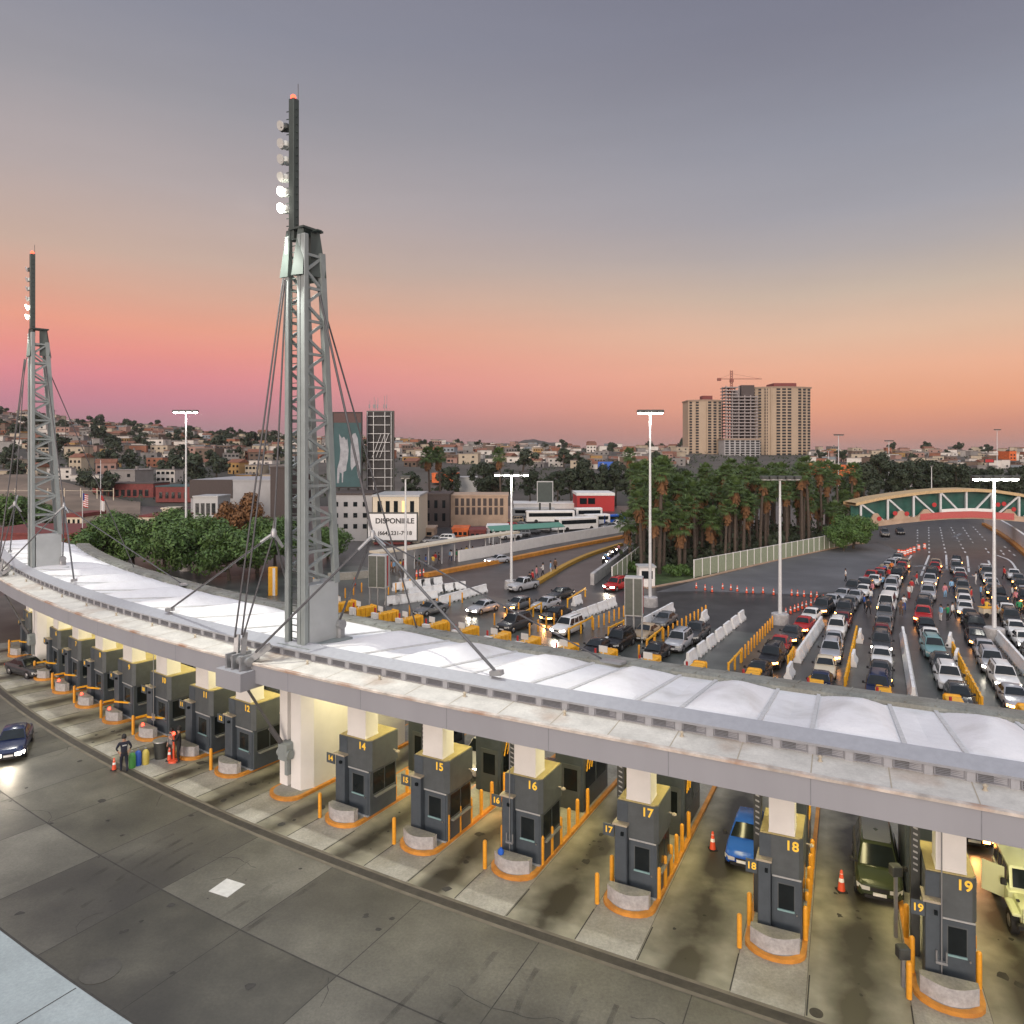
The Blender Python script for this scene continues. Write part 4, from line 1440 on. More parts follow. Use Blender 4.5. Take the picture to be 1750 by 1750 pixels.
crm = M('crane_steel', (.22, .07, .05), .6)
part('mast', la, crm, cr)
part('jib', MB().bar((-11, 0, 10.8), (26, 0, 10.8), .5).bar((-11, 0, 10.8), (0, 0, 15), .15).bar((0, 0, 15.5), (24, 0, 11), .15), crm, cr)
part('counterweight', MB().box(-12, -9, -1, 1, 9.2, 11.5), crm, cr)
part('cab', MB().box(-1.2, 1.6, -1.4, 1.4, 8, 10.5), crm, cr)

# ------------------------------------------------------------------ footbridge over the queue
YB = 138.0
fb = thing('footbridge', 'arched footbridge with white trusses, green screens and red banner over the road', 'footbridge', Vector((Q(1600, 900, YB).x, YB, 0)))
TOP = [(1440, 868), (1465, 861), (1500, 853), (1540, 847), (1580, 842), (1620, 839), (1660, 838), (1700, 840), (1740, 846), (1780, 853), (1830, 864)]
BOT = [(1440, 908), (1468, 905), (1500, 899), (1540, 894), (1580, 890), (1620, 887), (1660, 886), (1700, 888), (1740, 891), (1780, 895), (1830, 902)]


def ip_(T_, x):
    for (a, ya), (b, yb) in zip(T_, T_[1:]):
        if a <= x <= b:
            return ya + (yb - ya) * (x - a) / (b - a)


xs = list(range(1460, 1831, 10))


def band(f0, f1, y0, y1, xs_=None):
    mb = MB()
    a = [Q(x, f0(x), YB) for x in xs_ or xs]
    b = [Q(x, f1(x), YB) for x in xs_ or xs]
    mb.sheet([[(p.x, YB + y0, p.z) for p in a], [(p.x, YB + y0, p.z) for p in b], [(p.x, YB + y1, p.z) for p in b], [(p.x, YB + y1, p.z) for p in a], [(p.x, YB + y0, p.z) for p in a]])
    return mb


tp, bt = lambda x: ip_(TOP, x), lambda x: ip_(BOT, x)
part('roof', band(lambda x: tp(x) - 3, lambda x: tp(x) + 2, -.6, 4.6), M('gold_roof', (.50, .36, .19), .7, var=.2, coord=W), fb, 40, True)
part('deck', band(lambda x: bt(x) - 9, lambda x: bt(x), -.4, 4.4), mt['sandstone'], fb, 40, True)
part('green_screen', band(lambda x: tp(x) + 2, lambda x: bt(x) - 9, 1.4, 1.5), mt['greenglass'], fb, None, True)
part('red_banner', band(lambda x: bt(x) - 13, lambda x: bt(x) - 2, -.55, -.42, list(range(1570, 1731, 10))), mt['redband'], fb, None, True)
part('white_balcony', band(lambda x: bt(x) - 18, lambda x: bt(x) - 13, -.6, -.45, list(range(1606, 1697, 10))), mt['white'], fb, None, True)
vx = [1470, 1516, 1560, 1606, 1650, 1694, 1740, 1786]
tr = mt['pole']
for i, x in enumerate(vx):
    part('truss_post', MB().bar(Q(x, tp(x), YB) + Vector((0, -.2, 0)), Q(x, bt(x) - 4, YB) + Vector((0, -.2, 0)), .35), tr, fb, None, True)
    if i < len(vx) - 1:
        x2 = vx[i + 1]
        if i < 4:
            xa, ya, xb, yb = x, tp(x) + 1, x2 - 8, bt(x2) - 8
        else:
            xa, ya, xb, yb = x + 8, bt(x) - 8, x2, tp(x2) + 1
        part('truss_diagonal', MB().bar(Q(xa, ya, YB) + Vector((0, -.25, 0)), Q(xb, yb, YB) + Vector((0, -.25, 0)), .3), tr, fb, None, True)
for xc, w_, hh in ((1495, 14, 16), (1538, 16, 15), (1580, 16, 13), (1722, 16, 13), (1762, 14, 14)):
    pts = [Q(xc - w_, bt(xc - w_) - 7, YB), Q(xc + w_, bt(xc + w_) - 7, YB), Q(xc + 3, bt(xc) - 7 - hh, YB), Q(xc - 3, bt(xc) - 7 - hh, YB)]
    mb = MB().add([(p.x, YB - .5, p.z) for p in pts] + [(p.x, YB - .1, p.z) for p in pts], [(0, 1, 2, 3), (0, 4, 5, 1), (1, 5, 6, 2), (2, 6, 7, 3), (3, 7, 4, 0)])
    part('zigzag_panel', mb, mt['sandstone'], fb, None, True)
for x, dy in ((1503, -12), (1530, -18), (1550, -15), (1597, -26), (1706, -26), (1733, -20), (1716, -28)):
    c_ = Q(x, bt(x) + dy, YB - .62)
    part('round_sign', MB().tube(c_, c_ + Vector((0, .12, 0)), .42, n=14), mt['red'], fb, None, True)
p0 = Q(1440, 905, YB)
part('abutment', MB().box(Q(1460, 0, YB).x, Q(1476, 0, YB).x, YB - .5, YB + 5, 0, p0.z + .2), mt['sandstone'], fb, None, True)

# ------------------------------------------------------------------ light poles
def light_pole(label, x, ylamp, ybase, n, span_px, lit=True, double=False, dist=None, base_block=True):
    if dist is None:
        p = G(x, ybase)
    else:
        p = Q(x, YH, dist)
        p.z = T(p.x, p.y)
    zt = H - (ylamp - YH) * p.y / F - p.z
    sp_ = span_px * p.y / F
    r = thing('light_pole', label, 'light pole', p)
    part('pole', MB().tube((0, 0, .02), (0, 0, zt), .20, .10, n=10), mt['pole'], r, 40)
    if base_block:
        part('footing', MB().lathe([(.9, 0), (.85, 1.0), (.8, 1.05)], 12), mt['block'], r, 40)
    part('arm', MB().bar((-sp_ / 2, 0, zt - .05), (sp_ / 2, 0, zt - .05), .14), mt['pole'], r)
    for i in range(n):
        xx = -sp_ / 2 + sp_ * (i / (n - 1) if n > 1 else .5)
        la = part('lamp_head', MB().bbox(xx - .36, xx + .36, -.55, .15, zt + .03, zt + .36, .06), mt['lampbody'], r)
        part('lens', MB().lathe([(.10, -.14), (.26, -.08), (.30, .02)], 10, (xx, -.2, zt)), mt['lit_white' if lit else 'lens'], la, 40)
    if lit:
        li = bpy.data.lights.new('pole_light', 'POINT')
        li.energy, li.color, li.shadow_soft_size = 900, (1, .95, .85), .8
        lo = bpy.data.objects.new('pole_light', li)
        C.objects.link(lo)
        lo.location = p + Vector((0, -.3, zt - 1.0))


light_pole('tall lit floodlight pole rising from the green trees between the mast towers', 318, 705, 975, 4, 34)
light_pole('tall lit floodlight pole in front of the palm grove', 1111, 706, 1036, 4, 34)
light_pole('slim white pole with five unlit lamps before the palm fence', 1333, 819, 1066, 5, 56, lit=False)
light_pole('white pole with five bright lamps among the queue cars', 1699, 819, 1092, 5, 66)
light_pole('slim pole with bright lamps beside the left road', 874, 812, 1006, 4, 50)
light_pole('slim grey pole with lamps off near the white billboard', 693, 817, 1003, 2, 8, lit=False)
light_pole('tall dark unlit pole on the skyline right of the apartment towers', 1433, 744, 0, 4, 13, lit=False, dist=250, base_block=False)
light_pole('distant dark unlit pole above the trees beyond the footbridge', 1519, 754, 0, 4, 12, lit=False, dist=290, base_block=False)
light_pole('thin dark unlit pole at the far side behind the footbridge', 1704, 735, 0, 3, 8, lit=False, dist=300, base_block=False)
light_pole('smallest distant unlit pole on the skyline', 1416, 770, 0, 3, 8, lit=False, dist=380, base_block=False)
light_pole('short grey street pole in front of the dark trees beyond the footbridge', 1592, 797, 0, 1, 4, lit=False, dist=215, base_block=False)
# totem signs standing over the queue
def totem(label, x, y0, y1, ybase, wpx):
    p = G(x, ybase)
    k = p.y / F
    w_, zt, zb = wpx * k, H - (y0 - YH) * k, H - (y1 - YH) * k
    r = thing('sign_totem', label, 'sign totem', p, -.25, 'tall box signs in the queue area')
    part('cabinet', MB().bbox(-w_ / 2, w_ / 2, -.3, .9, zb, zt, .05), mt['trim'], r)
    for a, b in ((-w_ / 2 + .08, -.06), (.06, w_ / 2 - .08)):
        part('display', MB().box(a, b, -.34, -.302, zb + .1, zt - .12), M('dark_display', (.09, .10, .085), .4), r)
    part('side_band', MB().box(w_ / 2 + .002, w_ / 2 + .03, .1, .35, zb + .2, zt - .1), mt['red'], r)
    for xx in (-w_ / 2 + .08, 0, w_ / 2 - .08):
        part('leg', MB().box(xx - .07, xx + .07, -.1, .1, 0, zb), mt['galv'], r)


totem('tall grey double panel sign totem behind the mast tower', 646, 948, 1004, 1042, 32)
totem('tall grey double panel sign totem in front of the palm grove', 1083, 986, 1052, 1098, 31)
p = G(466, 1018)
tp_ = thing('orange_totem', 'small orange and white striped totem beyond the canopy, left of the mast tower', 'sign totem', p)
part('cabinet', MB().bbox(-.55, .45, 0, .5, 0, 3.4, .04), mt['yellow'], tp_)
part('white_band', MB().box(.0, .3, -.03, -.002, 0, 3.3), mt['white'], tp_)
p = G(1106, 1004)
gb = thing('guard_booth', 'small white guard booth at the tip of the palm lawn', 'booth', p)
part('wall', MB().bbox(-1.0, 1.0, 0, 2, 0, 2.5), mt['white'], gb)
part('window', MB().box(-.7, .7, -.03, -.005, 1.1, 2.1), mt['glass'], gb)
part('roof', MB().box(-1.15, 1.15, -.15, 2.15, 2.502, 2.7), mt['trim'], gb)
# flags
def flagpole(label, x, ytop, ybase_d, fy0, fy1, fw, us):
    p = Q(x, YH, ybase_d)
    p.z = 0
    zt = H - (ytop - YH) * ybase_d / F
    r = thing('flagpole', label, 'flagpole', p)
    part('pole', MB().tube((0, 0, 0), (0, 0, zt), .09, .05, n=8), mt['pole'], r)
    z1, z0 = H - (fy0 - YH) * ybase_d / F, H - (fy1 - YH) * ybase_d / F
    w_ = fw * ybase_d / F
    rm, wm, bm = mt['red'], mt['white'], M('flag_blue', (.02, .04, .2), .8)
    ns = 13 if us else 3
    fl = MB()
    for i in range(ns):
        za, zb = z0 + (z1 - z0) * i / ns, z0 + (z1 - z0) * (i + 1) / ns
        pts = [[(w_ * u / 6, .12 * math.sin(u * 1.3), za - .04 * u) for u in range(7)], [(w_ * u / 6, .12 * math.sin(u * 1.3), zb - .04 * u) for u in range(7)]]
        fl.sheet(pts, (0 if i % 2 == 0 else 1) if us else (1 if i < 2 else 0))
    f_ = part('flag', fl, [rm, wm], r)
    if us:
        part('canton', MB().sheet([[(w_ * u / 15, .12 * math.sin(u * .52) - .03, z1 - (z1 - z0) * .54) for u in range(7)], [(w_ * u / 15, .12 * math.sin(u * .52) - .03, z1) for u in range(7)]]), bm, f_)


flagpole('white flagpole flying a small stars and stripes flag beside the far mast tower', 141, 838, 128, 843, 866, 9, True)
flagpole('taller white flagpole with a drooping white and red flag behind the trees', 172, 786, 130, 846, 872, 6, False)

# ------------------------------------------------------------------ houses on the hillside
WALLS = [('white', (.60, .57, .52)), ('cream', (.42, .36, .27)), ('ochre', (.36, .22, .08)), ('pink', (.32, .20, .165)), ('grey', (.22, .21, .20)), ('brown', (.14, .10, .075)), ('terracotta', (.28, .12, .07)), ('pale blue', (.24, .28, .31))]
wmats = {n: M('house_' + n.replace(' ', '_'), c, .85, var=.12, scale=.4) for n, c in WALLS}
ROOFS = {'flat': M('house_flat_roof', (.22, .20, .19), .9, var=.2), 'gable': M('house_gable_roof', (.20, .085, .05), .85, var=.25, scale=1), 'dark': M('house_dark_roof', (.09, .085, .085), .9, var=.2)}


def house_meshes(v):
    rnd = random.Random(v)
    w_, d_, h = rnd.uniform(7, 13), rnd.uniform(6, 10), rnd.choice((3.0, 3.4, 5.6, 6.2))
    gable = v % 3 == 1
    mb = MB().box(-w_ / 2, w_ / 2, 0, d_, -4, h)
    nr = 1 if h < 4 else 2
    nc = rnd.choice((2, 3, 4))
    for j in range(nr):
        for i in range(nc):
            x = -w_ / 2 + (i + .5) * w_ / nc
            z = .9 + j * 2.8
            if j == 0 and i == v % nc:
                mb.box(x - .5, x + .5, -.06, -.005, 0, 2.1, 1)
            else:
                mb.box(x - .7, x + .7, -.06, -.005, z, z + 1.2, 1)
    rf = MB()
    if gable:
        rf.add([(-w_ / 2 - .4, -.5, h), (w_ / 2 + .4, -.5, h), (w_ / 2 + .4, d_ / 2, h + 1.9), (-w_ / 2 - .4, d_ / 2, h + 1.9), (w_ / 2 + .4, d_ + .4, h), (-w_ / 2 - .4, d_ + .4, h)], [(0, 1, 2, 3), (3, 2, 4, 5), (0, 3, 5), (1, 4, 2)])
    else:
        rf.box(-w_ / 2 - .2, w_ / 2 + .2, -.3, d_ + .2, h + .01, h + .3)
        rf.tube((w_ * .2, d_ * .5, h), (w_ * .2, d_ * .5, h + 1.5), .55, n=8)
    m0 = mb.mesh('wall', [wmats['white'], mt['glass']])
    return m0, None, rf.mesh('roof', ROOFS['gable' if gable else 'flat']), gable, (h > 4)


HM = [house_meshes(i) for i in range(10)]
LAND = [(60, 'left of the far mast tower'), (150, 'right of the far mast tower'), (240, 'above the dark red market row'), (312, 'left of the lit floodlight pole'), (400, 'right of the lit floodlight pole'), (480, 'left of the main mast tower'), (570, 'behind the main mast tower'),
        (690, 'behind the tall billboards'), (770, 'right of the tall billboards'), (860, 'left of the dome hill'), (970, 'below the dome hill'), (1060, 'beside the blue billboard'), (1175, 'left of the apartment towers'), (1390, 'behind the apartment towers'), (1600, 'above the footbridge'), (1900, 'far along the ridge')]


def where(x, Y):
    for a, s in LAND:
        if x < a:
            break
    return ('low down ' if Y < 360 else 'halfway up ' if Y < 500 else 'high up ' if Y < 630 else 'on the ridge ') + s


rnd = random.Random(11)
spots = []
tries = 0
while len(spots) < 296 and tries < 20000:
    tries += 1
    u = rnd.random()
    x = rnd.uniform(-20, 480) if u < .62 else rnd.uniform(480, 1180) if u < .93 else rnd.uniform(1390, 1760)
    Y = 262 + (715 - 262) * rnd.random() ** .8
    if x > 480 and Y < 380:
        continue
    X = (x - CX) / F * Y
    if any(abs(X - a) < 9.5 and abs(Y - b) < 15 for a, b in spots):
        continue
    spots.append((X, Y))
for i, (X, Y) in enumerate(spots):
    v = rnd.randrange(10)
    m0, m1, m2, gable, two = HM[v]
    cn = rnd.choices([n for n, _ in WALLS], [5, 4, 2, 2, 4, 3, 2, 1])[0]
    x = CX + F * X / Y
    lab = f"{cn} {'two storey ' if two else ''}{'gabled' if gable else 'flat roofed'} house {where(x, Y)}"
    r = thing('hillside_house', lab, 'house', Vector((X, Y, T(X, Y))), rnd.uniform(-.5, .5), 'houses on the hillside')
    o = link('wall', m0, r)
    o.material_slots[0].link = 'OBJECT'
    o.material_slots[0].material = wmats[cn]
    o = link('roof', m2, r)
    sc0 = rnd.uniform(.72, 1.0)
    r.scale = (sc0, sc0, sc0)

# the houses beyond the three hundred nearest and largest
hs_ = MB()
for i in range(1500):
    u = rnd.random()
    x = rnd.uniform(-60, 480) if u < .52 else rnd.uniform(480, 1180) if u < .88 else rnd.uniform(1380, 1800)
    Y = 400 + 318 * rnd.random()
    if x > 480 and Y < 430:
        continue
    X = (x - CX) / F * Y
    if any(abs(X - a) < 6.5 and abs(Y - b_) < 9 for a, b_ in spots):
        continue
    z = T(X, Y)
    w_, d_, h_ = rnd.uniform(4, 9), rnd.uniform(4, 7), rnd.choice((2.6, 2.9, 3.2, 5.2))
    Mx = Matrix.Translation((X, Y, z)) @ Matrix.Rotation(rnd.uniform(-.6, .6), 4, 'Z')
    ci = rnd.choices(range(8), [6, 4, 1, 2, 4, 2, 1, 1])[0]
    hs_.box(-w_ / 2, w_ / 2, 0, d_, -3, h_, ci, Mx)
    hs_.box(-w_ / 2 - .2, w_ / 2 + .2, -.2, d_ + .2, h_ + .01, h_ + .3, rnd.choice((8, 8, 9, 10)), Mx)
    for q_ in range(rnd.choice((1, 2, 3))):
        xx = rnd.uniform(-w_ * .35, w_ * .35)
        hs_.box(xx - .5, xx + .5, -.06, -.01, .8, 2.0, 11, Mx)
o = link('distant_houses', hs_.mesh('distant_houses', [wmats[n] for n, _ in WALLS] + [ROOFS['flat'], ROOFS['gable'], ROOFS['dark'], mt['glass']]))
o['kind'] = 'stuff'

ap = MB()  # lighter grey sheet over part of the asphalt
pts = [G(*p_) for p_ in [(1120, 1012), (1188, 993), (1330, 958), (1456, 933), (1500, 926), (1548, 948), (1490, 984), (1440, 1010), (1370, 1016), (1290, 1014), (1190, 1010)]]
ap.add([(q_.x, q_.y, .006) for q_ in pts], [tuple(range(len(pts)))])
struct('asphalt_patch', ap, M('pale_asphalt', (.125, .125, .128), .6, grit=.25, var=.25, scale=.16, coord=W, col2=(.075, .075, .077), mixlo=.48, mixhi=.75)).name = 'pale_road_sheet'
# ------------------------------------------------------------------ trees
def crown_mesh(seed, rx, rz, zc, n_cl, leaves, size, mats, flat=.8):
    """leaf-sized faces spread through irregular clumps; every clump has its own lean, so gaps stay between them"""
    rnd = random.Random(seed)
    mb = MB()
    cl = []
    for i in range(n_cl):
        a, u = rnd.uniform(0, 6.283), rnd.random() ** .6
        zz = rnd.uniform(-.75, 1.0)
        rr = rx * u * math.sqrt(max(.08, 1 - zz * zz * .9))
        cl.append((Vector((rr * math.cos(a), rr * math.sin(a), zc + rz * zz * .82)), rx * rnd.uniform(.24, .42)))
    for i in range(leaves):
        c, r = cl[rnd.randrange(n_cl)]
        d = Vector((rnd.gauss(0, 1), rnd.gauss(0, 1), rnd.gauss(.15, 1))).normalized()
        p = c + Vector((d.x, d.y, d.z * flat)) * r * rnd.uniform(.55, 1.05)
        nrm = (d + Vector((rnd.uniform(-.7, .7), rnd.uniform(-.7, .7), rnd.uniform(-.2, .9)))).normalized()
        u = nrm.orthogonal().normalized()
        v = nrm.cross(u)
        th = rnd.uniform(0, 6.283)
        u, v = u * math.cos(th) + v * math.sin(th), v * math.cos(th) - u * math.sin(th)
        s = size * rnd.uniform(.6, 1.3)
        mb.add([p - u * s, p - v * s * .45 + nrm * s * .1, p + u * s, p + v * s * .45 + nrm * s * .1], [(0, 1, 2, 3)], 0)
    return mb.mesh('crown', mats), cl


def trunk_mesh(seed, h, r, cl, zc):
    rnd = random.Random(seed)
    mb = MB()
    top = Vector((rnd.uniform(-.3, .3), rnd.uniform(-.3, .3), h))
    mb.tube((0, 0, -.3), top * .5, r, r * .8, 8).tube(top * .5, top, r * .8, r * .6, 8)
    for c, rr in cl[:7]:
        mid = top.lerp(c, .5) + Vector((0, 0, -.2))
        mb.tube(top, mid, r * .45, r * .3, 6).tube(mid, c, r * .3, r * .1, 6)
    return mb.mesh('trunk', mt['wood'], 60)


def tree_kind(seed, rx, rz, zc, n_cl, leaves, size, mat, tr):
    c, cl = crown_mesh(seed, rx, rz, zc, n_cl, leaves, size, mat)
    return c, trunk_mesh(seed, zc - rz * .5, tr, cl, zc)


def plant_tree(name, kind, loc, sc_, label, group, rot=None):
    r = thing(name, label, 'tree', loc, random.uniform(0, 6.28) if rot is None else rot, group)
    r.scale = (sc_, sc_, sc_ * random.uniform(.92, 1.08))
    link('trunk', kind[1], r)
    link('crown', kind[0], r)
    return r


random.seed(21)
broad = [tree_kind(i, 4.9, 3.5, 4.3, 34, 6400, .30, mt['leaf'], .3) for i in (1, 2, 3)]
for i, (x, d, s, lb) in enumerate([(176, 104, .95, 'broad green tree directly right of the far mast tower'), (228, 108, 1.0, 'broad green tree below the mission style house'), (282, 100, 1.0, 'broad green tree just before the lit floodlight pole'),
                                   (338, 104, 1.05, 'broad green tree just past the lit floodlight pole'), (392, 98, .95, 'broad green tree below the brown leaved tree'), (440, 104, 1.0, 'broad green tree nearest the main mast tower'),
                                   (310, 120, 1.1, 'taller green tree behind the others near the lit floodlight pole'), (205, 122, 1.0, 'green tree standing behind the flagpoles'), (560, 118, .7, 'small green tree seen through the main mast tower'), (470, 112, .9, 'green tree behind the orange totem')]):
    p = Q(x, YH, d)
    p.z = 0
    plant_tree('broad_tree', broad[i % 3], p, s * .97, lb, 'broad green trees behind the canopy')
bk_ = tree_kind(9, 4.2, 3.4, 5.6, 22, 4200, .30, mt['leaf_br'], .3)
p = Q(414, YH, 122)
p.z = 0
plant_tree('brown_tree', bk_, p, 1.12, 'rusty brown leaved tree in front of the grey warehouse', None)
for x, d, s, lb in ((10, 152, 1.1, 'green tree behind the red tiled roof'), (52, 156, 1.0, 'second green tree behind the red tiled roof, hidden partly by the far mast tower')):
    p = Q(x, YH, d)
    p.z = 0
    plant_tree('broad_tree', broad[1], p, s, lb, 'broad green trees behind the canopy')
tall = [tree_kind(i, 4.6, 6.2, 9.5, 26, 3000, .55, mt['leaf_dk'], .4) for i in (31, 32, 33)]
for i, (x, d, s) in enumerate([(1478, 215, .95), (1500, 230, 1.08), (1524, 240, .9), (1548, 225, .95), (1572, 235, 1.0), (1592, 228, 1.05), (1612, 240, .95), (1636, 226, .95), (1652, 236, .85), (1676, 250, .75), (1700, 240, .8), (1722, 245, .7), (1455, 226, .7), (1745, 240, .8)]):
    p = Q(x, YH, d)
    p.z = 0
    plant_tree('dark_tree', tall[i % 3], p, s, 'tall dark evergreen tree behind the footbridge', 'tall dark trees behind the footbridge')
for i, (x, d, s, lb) in enumerate([(768, 236, .85, 'dark tree left of the white shed'), (826, 232, .95, 'dark tree right of the white shed'), (850, 210, .95, 'tall dark tree beside the left road poles'), (976, 236, .85, 'dark tree behind the red restaurant'), (1000, 240, .95, 'darkest tree above the red restaurant roof'),
                                   (1024, 232, .9, 'dark tree under the blue billboard'), (1052, 236, .9, 'dark tree between blue billboard and lit pole'), (1076, 230, .85, 'dark tree left of the lit pole by the palms'), (1128, 225, .9, 'dark tree below the white framed billboard'), (1162, 228, .85, 'dark tree right of the white framed billboard'),
                                   (700, 225, .7, 'small dark tree right of the black billboard'), (906, 236, .75, 'dark tree left of the slim grey billboard'), (952, 234, .8, 'dark tree right of the slim grey billboard')]):
    p = Q(x, YH, d)
    p.z = 0
    plant_tree('dark_tree', tall[i % 3], p, s, lb, 'dark trees beyond the left road')
small = [tree_kind(i, 2.9, 2.3, 3.4, 11, 620, .55, mt['leaf_dk'], .25) for i in (51, 52, 53, 54)]
rnd = random.Random(5)
n = 0
while n < 150:
    u = rnd.random()
    x = rnd.uniform(-10, 480) if u < .6 else rnd.uniform(480, 1180) if u < .9 else rnd.uniform(1390, 1750)
    Y = 245 + 470 * rnd.random() ** .9
    if x > 480 and Y < 360:
        continue
    X = (x - CX) / F * Y
    if any(abs(X - a) < 5.5 and abs(Y - b) < 7 for a, b in spots):
        continue
    n += 1
    plant_tree('hillside_tree', small[n % 4], Vector((X, Y, T(X, Y) - .2)), rnd.uniform(.8, 1.9) * (1.25 if rnd.random() < .2 else 1), 'dark tree ' + where(x, Y), 'trees among the hillside houses')

# ------------------------------------------------------------------ fan palms
def palm_meshes(seed, h):
    rnd = random.Random(seed)
    lean = Vector((rnd.uniform(-.06, .06), rnd.uniform(-.06, .06), 0)) * h
    at = lambda t: Vector((lean.x * t * t, lean.y * t * t, h * t))
    tr_ = MB()
    for i in range(6):
        tr_.tube(at(i / 6), at((i + 1) / 6), .30 - .10 * i / 6, .30 - .10 * (i + 1) / 6, 8, cap=i in (0, 5))
    top = at(1)
    sk = MB()
    L_ = rnd.uniform(1.8, 3.4)
    for i in range(70):
        a = rnd.uniform(0, 6.283)
        t = rnd.random()
        r0, r1 = .22 + .25 * (1 - t), .45 + .75 * rnd.random() * (1 - t * .5)
        z0 = -t * L_ * .75
        c, s = math.cos(a), math.sin(a)
        p0 = top + Vector((c * r0, s * r0, z0))
        p1 = top + Vector((c * r1, s * r1, z0 - rnd.uniform(.7, 1.2)))
        tv = Vector((-s, c, 0)) * rnd.uniform(.12, .30)
        sk.add([p0 - tv * .4, p0 + tv * .4, p1 + tv, p1 - tv], [(0, 1, 2, 3)])
    cr_ = MB()
    for i in range(34):
        a = i * 2.399 + rnd.uniform(-.2, .2)
        el = 1.35 - 2.0 * (i / 34) ** .9 + rnd.uniform(-.15, .15)
        ln_ = rnd.uniform(1.0, 1.5)
        d = Vector((math.cos(a) * math.cos(el), math.sin(a) * math.cos(el), math.sin(el)))
        side = Vector((-math.sin(a), math.cos(a), 0))
        up = d.cross(side) * -1
        hub = top + Vector((0, 0, .25)) + d * ln_
        cr_.bar(top + Vector((0, 0, .2)), hub, .05)
        for k in range(11):
            th = (k - 5) * .29
            bd = (d * math.cos(th) + side * math.sin(th)).normalized()
            bl_ = rnd.uniform(1.0, 1.4) * (1 - .05 * abs(k - 5))
            tip = hub + bd * bl_ + Vector((0, 0, -.28 * bl_ - .05 * abs(k - 5)))
            mid = hub + bd * bl_ * .55
            w_ = bd.cross(up).normalized() * .10
            cr_.add([hub, mid - w_, tip, mid + w_], [(0, 1, 2, 3)])
    return tr_.mesh('trunk', mt['bark'], 60), sk.mesh('skirt', mt['skirt']), cr_.mesh('crown', mt['frond'])


PALM = [palm_meshes(100 + i, h) for i, h in enumerate((11.0, 8.6, 12.8, 10.0, 6.4, 14.2))]
rnd = random.Random(77)
poly = [(1072, 984), (1112, 990), (1195, 980), (1330, 948), (1452, 922), (1462, 908), (1200, 906), (1090, 920)]
pw = [G(*p) for p in poly]


def inside(p, pg):
    c = False
    for i in range(len(pg)):
        a, b = pg[i], pg[i - 1]
        if (a.y > p.y) != (b.y > p.y) and p.x < (b.x - a.x) * (p.y - a.y) / (b.y - a.y) + a.x:
            c = not c
    return c


ps = []
tries = 0
while len(ps) < 130 and tries < 30000:
    tries += 1
    x, y = rnd.uniform(1066, 1462), 906 + (992 - 906) * rnd.random()
    p = G(x, y)
    if not inside(p, pw) or any((p - q).length < 2.05 for q in ps):
        continue
    ps.append(p)
PL = [(1110, 'left of the lit pole'), (1160, 'right of the lit pole'), (1235, 'above the near fence end'), (1300, 'left of the slim white pole'), (1345, 'behind the slim white pole'), (1400, 'right of the slim white pole'), (1470, 'beside the footbridge')]
for i, p in enumerate(ps):
    v = rnd.randrange(6)
    x = px(p)[0]
    front = p.y < 21250 / (985 - YH - max(0, (x - 1190)) * .213) * 1.22
    wh_ = next(s for a, s in PL if x < a or a == 1470)
    size = 'short' if v in (4, 1) else 'tall' if v in (2, 5) else 'mid height'
    r = thing('fan_palm', f"{size} palm {'in front' if front else 'deep'} {wh_}", 'palm', Vector((p.x, p.y, 0)), rnd.uniform(0, 6.28), 'fan palms in the grove')
    s = rnd.uniform(.76, 1.04)
    r.scale = (s, s, s)
    for nm, me in zip(('trunk', 'skirt', 'crown'), PALM[v]):
        link(nm, me, r)
# shrubs on the lawn
sh_ = crown_mesh(201, 1.3, .8, .8, 8, 420, .28, mt['leaf'])[0]
for x, y, lb in ((1082, 978, 'shrub at the tip of the palm lawn'), (1150, 985, 'shrub beside the lit pole'), (1172, 984, 'shrub at the start of the palm fence'), (1445, 925, 'shrub by the footbridge abutment'), (1432, 918, 'shrub behind the far end of the palm fence')):
    tag(link('shrub', sh_, None, G(x, y)), 'low green ' + lb, 'shrub', 'low shrubs under the palms')
for x, dz, lb in ((735, 175, 'lone palm with dark trunk right of the white billboard'), (753, 178, 'leaning palm beside the stair of the dark shop'), (856, 190, 'tall palm over the ruined arcade'), (1078, 200, 'palm behind the grove left of the lit pole')):
    p = Q(x, YH, dz)
    p.z = 0
    r = thing('fan_palm', lb, 'palm', p, 1.0)
    r.scale = (1.05, 1.05, 1.25)
    for nm, me in zip(('trunk', 'skirt', 'crown'), PALM[2]):
        link(nm, me, r)

p = Q(1458, YH, 131)
p.z = 0
plant_tree('broad_tree', broad[0], p, .8, 'bushy green tree covering the left end of the footbridge', None)
p = Q(1442, YH, 128)
p.z = 0
plant_tree('broad_tree', broad[2], p, .62, 'lower bushy tree beside the last palms at the footbridge', None)
# scrub between the houses
sb_ = MB()
rnd = random.Random(404)
for i in range(1900):
    u = rnd.random()
    x = rnd.uniform(-60, 480) if u < .5 else rnd.uniform(480, 1800)
    Y = 240 + 480 * rnd.random()
    X = (x - CX) / F * Y
    c = Vector((X, Y, T(X, Y)))
    for k in range(7):
        p = c + Vector((rnd.gauss(0, 1.5), rnd.gauss(0, 1.0), abs(rnd.gauss(.5, .8))))
        u_ = Vector((rnd.gauss(0, 1), rnd.gauss(0, .5), rnd.gauss(0, 1))).normalized() * rnd.uniform(.4, .9)
        v_ = Vector((rnd.gauss(0, 1), rnd.gauss(0, .5), rnd.gauss(0, 1))).normalized() * rnd.uniform(.3, .7)
        sb_.add([p - u_, p - v_, p + u_, p + v_], [(0, 1, 2, 3)])
o = link('undergrowth_and_fill', sb_.mesh('undergrowth_and_fill', mt['leaf_dk']))
o['kind'] = 'stuff'

